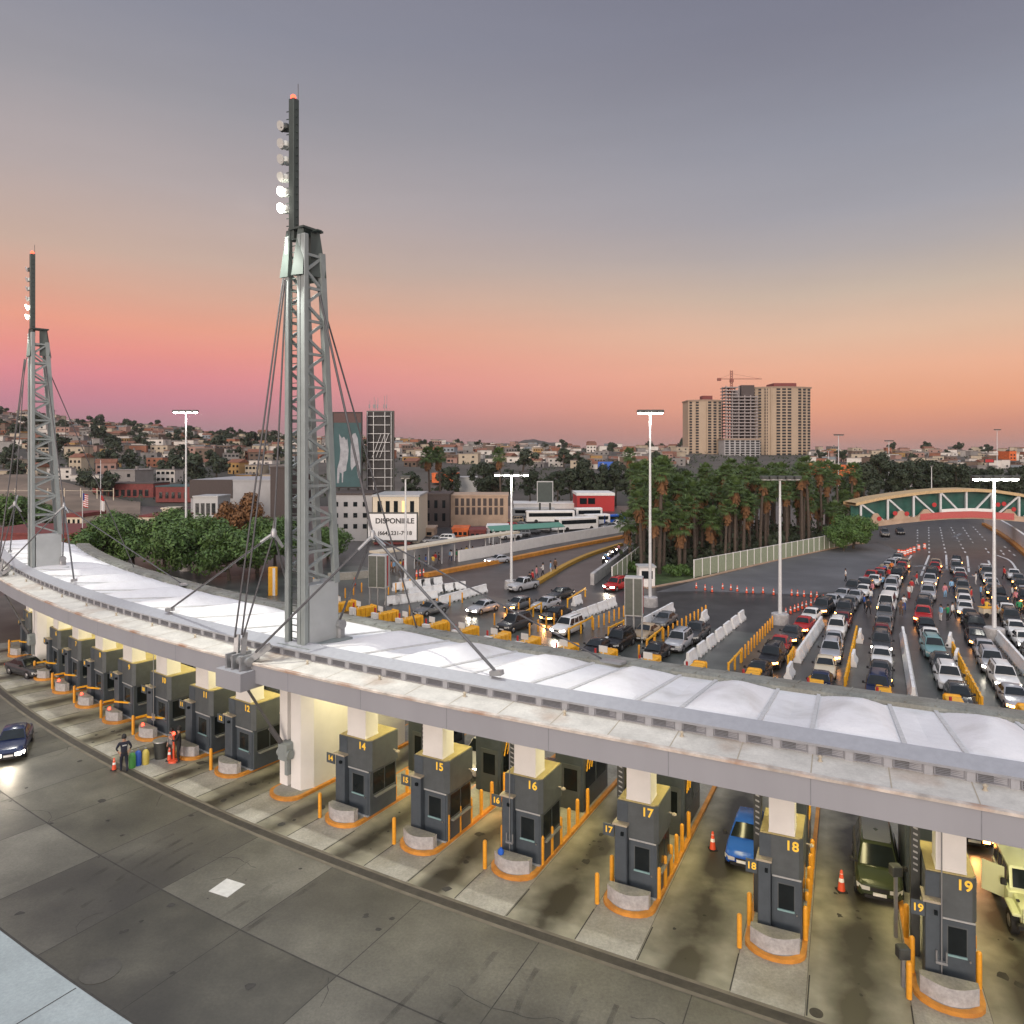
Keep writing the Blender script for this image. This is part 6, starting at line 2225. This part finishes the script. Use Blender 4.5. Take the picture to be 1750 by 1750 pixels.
def barriers(p0, p1, n, where_):
    a, b = G(*p0), G(*p1)
    for i in range(n):
        q = a.lerp(b, (i + .5) / n)
        d = b - a
        o = link('road_barrier', jb_me, None, Vector((q.x, q.y, .01)), math.atan2(d.y, d.x))
        pos = 'alone' if n == 1 else 'nearest the canopy' if i == 0 else 'farthest from the canopy' if i == n - 1 else f'{["","second","third","fourth","fifth","sixth","seventh","eighth","ninth","tenth","eleventh","twelfth","thirteenth","fourteenth"][i]} from the canopy'
        tag(o, f'white plastic barrier {pos} {where_}', 'road barrier', JB)


for a in [((1172, 1140), (1272, 1057), 7, 'in the long row right of the silver SUV'), ((1362, 1134), (1404, 1070), 7, 'in the row between the first two full lanes'), ((1347, 1162), (1352, 1153), 1, 'at the tip of the row between the first two full lanes'),
          ((1457, 1140), (1460, 1130), 1, 'beside the long yellow rail'), ((1468, 1102), (1471, 1090), 1, 'at the far end of the long yellow rail'), ((1543, 1090), (1561, 1198), 13, 'in the row left of the teal SUV'),
          ((1622, 1108), (1625, 1098), 1, 'at the far end of the striped rail'), ((1633, 1138), (1637, 1127), 1, 'beside the middle of the striped rail'), ((1706, 1096), (1760, 1160), 7, 'in the row under the five lamp pole'),
          ((1200, 1064), (1207, 1058), 1, 'behind the dark pickup'), ((1028, 1114), (1045, 1104), 1, 'left of the black SUV'), ((1100, 1073), (1150, 1045), 4, 'in the row beside the grey sedan'),
          ((966, 1068), (1052, 1035), 5, 'in the row behind the white SUV'), ((980, 1036), (992, 1031), 1, 'at the short orange rail'), ((664, 1034), (742, 1024), 5, 'in the nearest far left row'), ((752, 1034), (830, 1012), 5, 'in the far left row near the silver sedan'),
          ((700, 1020), (793, 1007), 5, 'in the middle far left row'), ((675, 1010), (752, 999), 5, 'in the farthest left row by the sign totem')]:
    barriers(*a)


def rail(p0, p1, label, posts=3, h=1.0):
    a, b = G(*p0), G(*p1)
    mb = MB().bar(a + Vector((0, 0, h)), b + Vector((0, 0, h)), .13)
    r = thing('guard_rail', label, 'guard rail', a.copy(), 0, 'orange guard rails in the queue area')
    part('rail', mb, mt['yellow'], r, None, True)
    for i in range(posts):
        q = a.lerp(b, i / (posts - 1))
        part('post', MB().tube(q, q + Vector((0, 0, h + .12)), .09, n=8), mt['yellow'], r, None, True)


rail((1245, 1157), (1266, 1133), 'orange rail at the start of the post row left of the black sedan')
rail((1347, 1144), (1356, 1128), 'short orange rail at the tip of the first white barrier row')
rail((1444, 1178), (1464, 1086), 'long yellow rail between two full queue lanes', 16, .8)
rail((1628, 1116), (1678, 1215), 'long striped yellow rail right of the teal SUV', 16, .85)
rail((1106, 1114), (1132, 1092), 'orange rail between the silver SUV and the sign totem')
rail((972, 1094), (1012, 1072), 'orange rail beside the white SUV')
rail((1040, 1092), (1066, 1079), 'orange rail left of the second sign totem')
rail((970, 1040), (1000, 1020), 'orange rail at the back of the left queue')
rail((897, 1062), (925, 1047), 'short orange rail beside the grey hatchback')
rail((538, 1012), (536, 1002), 'yellow rail post pair behind the main mast tower')
BQ = 'orange posts between the queue lanes'


def posts(p0, p1, n, where_):
    a, b = G(*p0), G(*p1)
    for i in range(n):
        q = a.lerp(b, i / max(1, n - 1))
        o = link('bollard', bo_me, None, Vector((q.x, q.y, .01)))
        tag(o, f'slim orange post {where_}', 'bollard', BQ)


for a in [((1268, 1131), (1320, 1073), 12, 'in the dense row left of the black sedan'), ((1134, 1096), (1206, 1053), 11, 'in the row between the two pickup lanes'), ((1014, 1076), (1066, 1054), 7, 'in the row left of the second sign totem'),
          ((700, 1052), (790, 1030), 5, 'among the far left barriers'), ((664, 1016), (712, 1002), 5, 'beside the first sign totem'), ((590, 1022), (618, 1012), 3, 'just right of the main mast tower'), ((845, 1068), (905, 1040), 4, 'between the left queue lanes'),
          ((905, 1086), (960, 1062), 5, 'in the lane left of the white SUV'), ((1092, 1126), (1118, 1112), 3, 'near the black sedan at the canopy edge')]:
    posts(*a)

cc = MB()
for i in range(4):
    cc.bbox(-.55, .55, .05 + i * .62, .60 + i * .62, .02, 1.05, .05)
cc_me = cc.mesh('body', mt['yellow'])
cc_n = MB().bbox(-.6, .6, 2.55, 2.9, .02, 1.15, .12).mesh('nose', mt['yellow'])
cc_w = MB().box(-.45, .45, -.35, .0, .02, 1.2).mesh('end_plate', mt['white'])
cc_s = MB().box(-.25, .55, .5, .56, 1.3, 1.85).box(.1, .2, .52, .55, .9, 1.3).mesh('arrow_board', mt['white'])
cc_r = MB().tube((-.5, .3, 1.05), (-.5, .3, 1.6), .10, n=8).mesh('warning_lamp', mt['red'])
for k in range(4, 22):
    s = lane_s(k) + .1
    t_, d_, rz = frame(s)
    for n0, nm in ((29.2, ''),):
        base = A(s, n0, .01)
        if px(base)[0] > 1790:
            continue
        x = int(px(base)[0])
        r = thing('crash_cushion', f'yellow crash cushion just beyond the canopy edge at the end of island {k}', 'crash cushion', base, rz, 'yellow crash cushions at the island ends')
        link('body', cc_me, r)
        link('nose', cc_n, r)
        link('end_plate', cc_w, r)
        if k < 16:
            link('arrow_board', cc_s, r)
        link('warning_lamp', cc_r, r)
        r.scale = (.9, .9, .92)

cn = MB().box(-.18, .18, -.18, .18, 0, .05, 2).lathe([(.14, .05), (.05, .78), (.03, .82)], 12)
cn_me = cn.mesh('cone', [mt['cone'], mt['cone_white'], mt['black']], 50)
cr_me = MB().lathe([(.104, .38), (.084, .52)], 12, caps=False).lathe([(.074, .58), (.060, .70)], 12, caps=False).mesh('collar', mt['cone_white'], 50)


def cone(p, label, group, s=1.0):
    r = thing('traffic_cone', label, 'traffic cone', p, 0, group)
    r.scale = (s, s, s)
    link('cone', cn_me, r)
    link('collar', cr_me, r)


for i, (x, y) in enumerate([(1190, 1006), (1205, 1009), (1217, 1012), (1235, 1007), (1249, 1009), (1260, 1011), (1276, 1014), (1287, 1014), (1304, 1014), (1322, 1017), (1353, 1018), (1363, 1019), (1374, 1020), (1386, 1021), (1396, 1022)]):
    cone(G(x, y), 'orange cone in the long row across the asphalt before the palm fence', 'cones in the row across the asphalt', .95)
for i, (x, y) in enumerate([(1343, 1052), (1351, 1049), (1358, 1046), (1364, 1044), (1371, 1041), (1378, 1039), (1386, 1036), (1393, 1034), (1400, 1031), (1407, 1028)]):
    cone(G(x, y), 'red cone in the dense row beside the first full queue lane', 'cones beside the first queue lane', 1.0)
cone(G(1438, 1523), 'orange cone with white collars standing left of the green minivan', None)
cone(G(1218, 1452), 'dark stained orange cone standing behind booth 17 near the blue hatchback', None, .95)
cone(G(195, 1316), 'orange cone beside the officer at the drain', None, .8)
cone(G(290, 1300), 'orange cone beside the two people by booth 11', None, .95)
cone(G(606, 1000), 'red cone behind the main mast tower near the walkway', None, 1.2)
for i, (x, y) in enumerate([(712, 986), (718, 985), (724, 984)]):
    cone(G(x, y), 'red cone at the near tip of the orange road barrier', 'cones at the orange road barrier', 1.2)
db_me = MB().lathe([(.26, 0), (.24, .45), (.22, .95), (.18, 1.0)], 12).mesh('barrel', mt['cone'], 50)
db_c = MB().lathe([(.250, .3), (.246, .48)], 12, caps=False).lathe([(.241, .6), (.235, .8)], 12, caps=False).mesh('collar', mt['cone_white'], 50)
for i, (x, y) in enumerate([(1536, 949), (1541, 950), (1546, 950), (1551, 948), (1556, 946), (1562, 944), (1570, 940), (1580, 938)]):
    r = thing('traffic_barrel', 'orange and white traffic barrel on the road before the footbridge', 'traffic barrel', G(x, y), 0, 'traffic barrels before the footbridge')
    link('barrel', db_me, r)
    link('collar', db_c, r)

# ------------------------------------------------------------------ people
def person_mesh(pose):
    V, Rr, E = [], [], []

    def v(p, r, par=None):
        V.append(p)
        Rr.append(r)
        if par is not None:
            E.append((par, len(V) - 1))
        return len(V) - 1
    st = pose.get('stride', .0)
    hz = pose.get('hip', .92)
    lean = pose.get('lean', 0)
    pel = v((0, 0, hz), .13)
    for s in (1, -1):
        f = st * s
        h = v((0, s * .10, hz - .08), .10, pel)
        kn = v((.05 + f * .28 + pose.get('sit', 0) * .42, s * .11, hz * .53 + pose.get('sit', 0) * .28), .070, h)
        an = v((f * .45 - (.08 if f < 0 else 0) + pose.get('sit', 0) * .30, s * .11, .10), .048, kn)
        v((f * .45 + .14 + pose.get('sit', 0) * .30, s * .12, .05), .045, an)
    wst = v((lean * .3, 0, hz + .18), .125, pel)
    ch = v((lean * .75, 0, hz + .40), .150, wst)
    nk = v((lean, 0, hz + .56), .065, ch)
    hd = v((lean + .02, 0, hz + .66), .085, nk)
    v((lean + .03, 0, hz + .80), .080, hd)
    for s, key in ((1, 'la'), (-1, 'ra')):
        el, hn = pose.get(key, ((.0, .27, hz + .17), (.06, .26, hz - .07)))
        sh = v((lean * .85, s * .19, hz + .49), .072, ch)
        e = v((el[0] + lean * .6, s * el[1], el[2]), .050, sh)
        wr_ = v((hn[0] + lean * .5, s * hn[1], hn[2]), .034, e)
        d = (Vector(V[wr_]) - Vector(V[e])).normalized()
        pm = v(tuple(Vector(V[wr_]) + d * .07), .034, wr_)
        for k in range(4):
            q = Vector(V[pm]) + d * (.055 + .01 * (k in (1, 2))) + Vector((.012 * (k - 1.5), 0, 0))
            v(tuple(q), .010, pm)
        v(tuple(Vector(V[wr_]) + d * .06 + Vector((.045, 0, 0))), .011, wr_)
    me = bpy.data.meshes.new('skeleton')
    me.from_pydata(V, E, [])
    o = bpy.data.objects.new('skeleton', me)
    C.objects.link(o)
    md = o.modifiers.new('skin', 'SKIN')
    md.use_smooth_shade = True
    for i, sv in enumerate(me.skin_vertices[0].data):
        sv.radius = (Rr[i], Rr[i])
        sv.use_root = (i == 0)
    sb = o.modifiers.new('sub', 'SUBSURF')
    sb.levels = sb.render_levels = 1
    bpy.context.view_layer.update()
    out = bpy.data.meshes.new_from_object(o.evaluated_get(bpy.context.evaluated_depsgraph_get()))
    bpy.data.objects.remove(o)
    out.materials.clear()
    for m_ in (mt['skin'], mt['navy'], mt['navy'], mt['black']):
        out.materials.append(m_)
    wrists = [(Vector(V[i]), Rr[i]) for i in range(len(V)) if abs(Rr[i] - .034) < 1e-6]
    for pg in out.polygons:
        c = pg.center
        if c.z < .11:
            k = 3
        elif c.z > hz + .55:
            k = 0
        elif any((c - w0).length < .11 for w0, _ in wrists):
            k = 0
        elif c.z < hz - .01 and abs(c.y) < .24:
            k = 2
        else:
            k = 1
        pg.material_index = k
    out.name = 'person'
    hair = MB().lathe([(.105, hz + .70), (.110, hz + .78), (.095, hz + .86), (.05, hz + .905)], 12, (lean - .005, 0, 0)).mesh('hair', mt['black'], 60)
    face = MB()
    for s in (1, -1):
        face.box(lean + .095, lean + .112, s * .036 - .012, s * .036 + .012, hz + .735, hz + .75)
    face.box(lean + .095, lean + .108, -.022, .022, hz + .665, hz + .675)
    return out, hair, face.mesh('eyes', mt['black'])


POSES = [person_mesh({}), person_mesh({'stride': .5}), person_mesh({'stride': -.4, 'la': ((.15, .24, 1.12), (.36, .18, 1.18))}),
         person_mesh({'la': ((.2, .24, 1.15), (.38, .12, 1.28)), 'ra': ((.2, .24, 1.15), (.38, .12, 1.28))}), person_mesh({'stride': .2, 'ra': ((.05, .32, 1.15), (.02, .22, .98)), 'la': ((.05, .32, 1.15), (.02, .22, .98))}),
         person_mesh({'sit': 1, 'hip': .78, 'lean': .22, 'la': ((.28, .24, 1.0), (.52, .24, .98)), 'ra': ((.28, .24, 1.0), (.52, .24, .98))})]
CLOTH = {n: M('cloth_' + n.replace(' ', '_'), c, .85, var=.1) for n, c in {'white': (.62, .62, .60), 'red': (.42, .03, .03), 'light blue': (.22, .42, .62), 'blue': (.04, .10, .35), 'green': (.02, .22, .09), 'black': (.016, .016, .018), 'grey': (.18, .18, .18), 'yellow': (.62, .42, .06), 'pink': (.55, .22, .25), 'orange': (.6, .18, .03), 'navy': (.012, .015, .03), 'brown': (.12, .07, .04), 'denim': (.05, .07, .13)}.items()}


def person(p, shirt, trousers, pose, label, group=None, rz=None, s=1.0, kid=True):
    me, hr, fc = POSES[pose]
    o = link('person', me, None, Vector((p.x, p.y, max(p.z, .012))), random.uniform(0, 6.28) if rz is None else rz)
    o.scale = (s, s, s)
    tag(o, label, 'person', group)
    for i, nm in ((1, shirt), (2, trousers)):
        o.material_slots[i].link = 'OBJECT'
        o.material_slots[i].material = CLOTH[nm]
    link('hair', hr, o)
    link('eyes', fc, o)
    return o


random.seed(17)
toc = lambda p: math.atan2(-p.y, -p.x)
off_ = person(G(212, 1320), 'navy', 'navy', 4, 'officer in dark navy uniform seen from behind, standing at the drain', None, R_(125), 1.12)
part('belt', MB().lathe([(.150, .93), (.155, .97), (.150, 1.0)], 14, caps=False), mt['black'], off_)
part('vest_lettering', MB().box(-.165, -.15, -.09, .09, 1.30, 1.35), mt['trim'], off_)
person(G(306, 1303), 'black', 'black', 3, 'person in black leaning at the block of booth 11', None, R_(200), 1.1)
person(G(293, 1300), 'grey', 'black', 0, 'person in grey shirt next to the one in black by booth 11', None, R_(240), 1.0)
VG = 'people selling and walking between the queue cars'
for i, (x, y, sh, tr_, po, nt_) in enumerate([
    (1491, 1018, 'pink', 'denim', 1, 'left of the white sedans'), (1509, 1006, 'light blue', 'black', 3, 'beside the farthest amber lights'), (1477, 1042, 'blue', 'black', 0, 'behind the white SUV of the yellow rail lane'), (1488, 1032, 'white', 'denim', 2, 'at the white sedan'),
    (1484, 1050, 'black', 'black', 1, 'near the tall white van'), (1545, 1044, 'white', 'blue', 3, 'right of the tall white van'), (1540, 1052, 'brown', 'brown', 4, 'pushing goods right of the white van'), (1558, 1014, 'red', 'white', 1, 'left of the silver SUV'),
    (1553, 1024, 'white', 'red', 0, 'behind the goods seller'), (1567, 1000, 'red', 'white', 2, 'holding up goods near the lane end'), (1615, 1022, 'pink', 'light blue', 0, 'between the two middle lanes'), (1626, 1014, 'light blue', 'denim', 1, 'beside the maroon sedan'),
    (1608, 1062, 'light blue', 'white', 0, 'before the red pickup'), (1620, 1062, 'green', 'black', 3, 'with both hands raised beside the red pickup'), (1628, 1058, 'white', 'black', 1, 'right of the one in green'), (1676, 1024, 'light blue', 'denim', 0, 'beside the tan sedan'),
    (1668, 1000, 'white', 'white', 3, 'at the lane end under the pole'), (1716, 990, 'red', 'black', 2, 'far behind the five lamp pole'), (1686, 1052, 'yellow', 'brown', 3, 'at the food cart'), (1680, 1046, 'red', 'denim', 0, 'left of the food cart'),
    (1730, 1026, 'white', 'denim', 1, 'right of the five lamp pole'), (1742, 1052, 'green', 'black', 0, 'near the white sedan at the edge'), (1524, 980, 'orange', 'black', 0, 'at the far end of the queue'), (1519, 992, 'red', 'denim', 1, 'behind the farthest red pickup'),
    (1445, 994, 'white', 'black', 4, 'alone on the empty asphalt left of the queue'), (1700, 1058, 'orange', 'brown', 0, 'right of the food cart'), (1736, 1034, 'pink', 'black', 2, 'among the cars of the edge lane'), (1660, 1030, 'red', 'denim', 1, 'squeezing between two cars'),
    (1505, 1040, 'black', 'denim', 0, 'beside the van door'), (1512, 985, 'blue', 'denim', 2, 'walking out past the last cars')]):
    person(G(x, y), sh, tr_, po, f'person in {sh} top and {tr_} trousers {nt_}', VG, s=.97)
ct = thing('food_cart', 'small food cart with yellow and white goods among the queue cars', 'cart', G(1690, 1054))
part('body', MB().bbox(-.8, .8, -.45, .45, .35, .95, .04), mt['cream'], ct)
part('tray', MB().box(-.85, .85, -.5, .5, .952, 1.0), mt['yellow'], ct)
part('wheel', MB().tube((-.5, -.5, .25), (-.5, -.42, .25), .25, n=12), mt['tyre'], ct)
part('wheel', MB().tube((.5, -.5, .25), (.5, -.42, .25), .25, n=12), mt['tyre'], ct)
for i, (x, y, sh, tr_, po) in enumerate([(910, 1000, 'red', 'black', 0), (917, 992, 'pink', 'denim', 1), (928, 986, 'white', 'black', 2), (941, 982, 'light blue', 'white', 0), (949, 978, 'brown', 'black', 1), (905, 1004, 'black', 'black', 4)]):
    person(G(x, y), sh, tr_, po, f'person in {sh} top walking beside the mustard barrier', 'people at the mustard barrier', s=1.1)
cols_ = list(CLOTH)
for i in range(26):
    t = i / 25 * 2.7
    k = min(2, int(t))
    q = wp[k].lerp(wp[k + 1], t - k) + Vector((random.uniform(-.8, .8), random.uniform(-1.2, 1.6), 0))
    sh, tr_ = random.choice(cols_), random.choice(['black', 'denim', 'brown', 'grey'])
    person(q, sh, tr_, random.choice((0, 0, 1, 2)), f'person in {sh} top and {tr_} trousers waiting under the walkway roof', 'people waiting under the walkway roof')

# motorcycles on the left road
mo = MB().tube((.68, -.05, .31), (.68, .05, .31), .31, n=14, mi=0).tube((-.62, -.07, .31), (-.62, .07, .31), .31, n=14, mi=0)
mo_w = [MB().tube((x, -.06, 0), (x, .06, 0), .31, n=14) for x in (0,)][0].mesh('wheel', mt['tyre'], 50)
mo_b = MB().bbox(-.45, .42, -.13, .13, .36, .72, .05).bbox(-.1, .36, -.14, .14, .70, .90, .06).bar((.68, 0, .31), (.42, 0, .98), .08).bar((-.62, .1, .31), (-.2, .1, .5), .06).mesh('body', mt['black'])
mo_s = MB().bbox(-.62, -.02, -.13, .13, .74, .82, .03).mesh('seat', mt['black'])
mo_h = MB().bar((.42, -.36, 1.02), (.42, .36, 1.02), .04).mesh('handlebar', mt['chrome'])
mo_l = MB().tube((.56, 0, .86), (.62, 0, .86), .09, n=12).mesh('headlight', mt['lit_head'])
for i, (x, y, sh, lb) in enumerate([(1035, 962, 'light blue', 'light blue'), (1043, 956, 'white', 'white'), (1050, 951, 'black', 'black'), (1057, 947, 'pink', 'pink'), (1040, 968, 'blue', 'blue')]):
    p = G(x, y)
    a = math.atan2(-.75, -.66)
    r = thing('motorcycle', f'motorcycle whose rider wears {lb}, in the group by the concrete barrier', 'motorcycle', p, a, 'motorcycles on the left road')
    link('wheel', mo_w, r, (.68, 0, .31))
    link('wheel', mo_w, r, (-.62, 0, .31))
    for nm, me in (('body', mo_b), ('seat', mo_s), ('handlebar', mo_h), ('headlight', mo_l)):
        link(nm, me, r)
    dv = Vector((math.cos(a), math.sin(a), 0))
    person(p - dv * .28 + Vector((0, 0, .08)), sh, 'denim', 5, f'motorcycle rider in {sh} top by the concrete barrier', 'motorcycle riders on the left road', rz=a)

# ------------------------------------------------------------------ small things on the plaza
tk = MB().lathe([(.17, 0), (.18, .1), (.18, .62), (.13, .76), (.05, .82)], 14)
for x, y, c, nm in ((226, 1312, (.05, .22, .05), 'green'), (236, 1308, (.02, .08, .35), 'blue'), (249, 1306, (.45, .37, .08), 'yellow')):
    r = thing('gas_cylinder', f'{nm} upright cylinder standing by the drain next to the officer', 'cylinder', G(x, y), 0, 'coloured cylinders at the drain')
    link('body', tk.mesh('body', M('cylinder_' + nm, c, .45), 45), r)
    part('valve', MB().tube((0, 0, .82), (0, 0, .92), .035, n=8).tube((-.06, 0, .9), (.06, 0, .9), .025, n=6), mt['galv'], r)
tb_ = thing('rubbish_bin', 'dark open rubbish bin standing near booth 11', 'bin', G(275, 1295))
part('body', MB().lathe([(.32, 0), (.38, .85), (.40, .95), (.36, .95), (.33, .6)], 16), mt['lampbody'], tb_, 40)
part('rim', MB().lathe([(.40, .93), (.43, .95), (.42, 1.0), (.38, 1.0)], 16), mt['galv'], tb_, 40)
sw = thing('red_stand', 'red and white striped post stand beside the rubbish bin', 'stand', G(297, 1302))
part('post', MB().lathe([(.06, 0), (.06, .6), (.05, 1.5)], 10), mt['cone'], sw)
part('base', MB().lathe([(.30, 0), (.26, .10), (.1, .14)], 14), mt['cone'], sw)
part('lamp', MB().lathe([(.07, 1.5), (.09, 1.58), (.04, 1.66)], 10), mt['lit_red'], sw)
for k in (7, 8, 9, 10):
    t_, d_, rz = frame(lane_s(k))
    tag(part('warning_lamp', MB().lathe([(.07, 0), (.08, .08), (.05, .15)], 10), mt['lit_red'], loc=A(lane_s(k), .8, .70) - t_ * .25 + d_ * .45), f'small red lamp on the concrete block of booth {k}', 'lamp', 'small red lamps on the blocks')
t_, d_, rz = frame(lane_s(19))
b19 = A(lane_s(19), .8, 0)
for q, z_, lb in ((3.4, 2.2, 'higher'), (.8, .95, 'lower')):
    r = thing('card_reader', f'{lb} dark card reader box on a post left of booth 19', 'card reader', b19 - t_ * 1.25 + d_ * q)
    part('post', MB().box(-.05, .05, -.05, .05, 0, z_), mt['galv'], r)
    part('box', MB().bbox(-.18, .18, -.16, .16, z_, z_ + .35, .03), mt['lampbody'], r)
# power poles on the slope
for i, (x, ytop, d) in enumerate([(152, 735, 300), (112, 712, 420), (305, 770, 330), (415, 755, 330), (505, 760, 380), (93, 700, 330)]):
    p = Q(x, YH, d)
    p.z = T(p.x, p.y)
    zt = H - (ytop - YH) * d / F - p.z
    r = thing('power_pole', 'dark wooden power pole among the hillside houses ' + where(x, d), 'power pole', p)
    part('pole', MB().tube((0, 0, 0), (0, 0, zt), .18, .12, n=6), mt['wood'], r)
    part('cross_arm', MB().bar((-1.1, 0, zt - .6), (1.1, 0, zt - .6), .14), mt['wood'], r)
# ------------------------------------------------------------------ evening air
hz_m = bpy.data.materials.new('evening_air')
hz_m.use_nodes = True
q = hz_m.node_tree
q.nodes.clear()
pv = q.nodes.new('ShaderNodeVolumePrincipled')
pv.inputs['Color'].default_value = (.9, .84, .84, 1)
pv.inputs['Density'].default_value = .00008
pv.inputs['Anisotropy'].default_value = .3
q.links.new(pv.outputs[0], q.nodes.new('ShaderNodeOutputMaterial').inputs['Volume'])
o = link('haze', MB().box(-5300, 5300, -400, 7300, -1, 110).mesh('haze', hz_m))
o['kind'] = 'stuff'

# ------------------------------------------------------------------ labels that two things share get what tells them apart
ORD = ['leftmost', 'second from left', 'third from left', 'fourth from left', 'fifth from left', 'sixth from left', 'seventh from left', 'eighth from left', 'ninth from left', 'tenth from left',
       'eleventh from left', 'twelfth from left', 'thirteenth from left', 'fourteenth from left', 'fifteenth from left', 'sixteenth from left'] + [f'{n} from left' for n in 'seventeenth eighteenth nineteenth twentieth twenty-first twenty-second twenty-third twenty-fourth twenty-fifth twenty-sixth twenty-seventh twenty-eighth twenty-ninth thirtieth'.split()]
bpy.context.view_layer.update()
seen = {}
for o in TAGGED:
    try:
        seen.setdefault(o['label'], []).append(o)
    except ReferenceError:
        pass
for lb, os_ in seen.items():
    if len(os_) > 1:
        os_.sort(key=lambda o: (px(o.location)[0] if o.location.y > 1 else 0))
        for i, o in enumerate(os_):
            if i < len(ORD):
                o['label'] = lb + ', ' + (ORD[i] if i < len(os_) - 1 or i == 0 else 'rightmost')
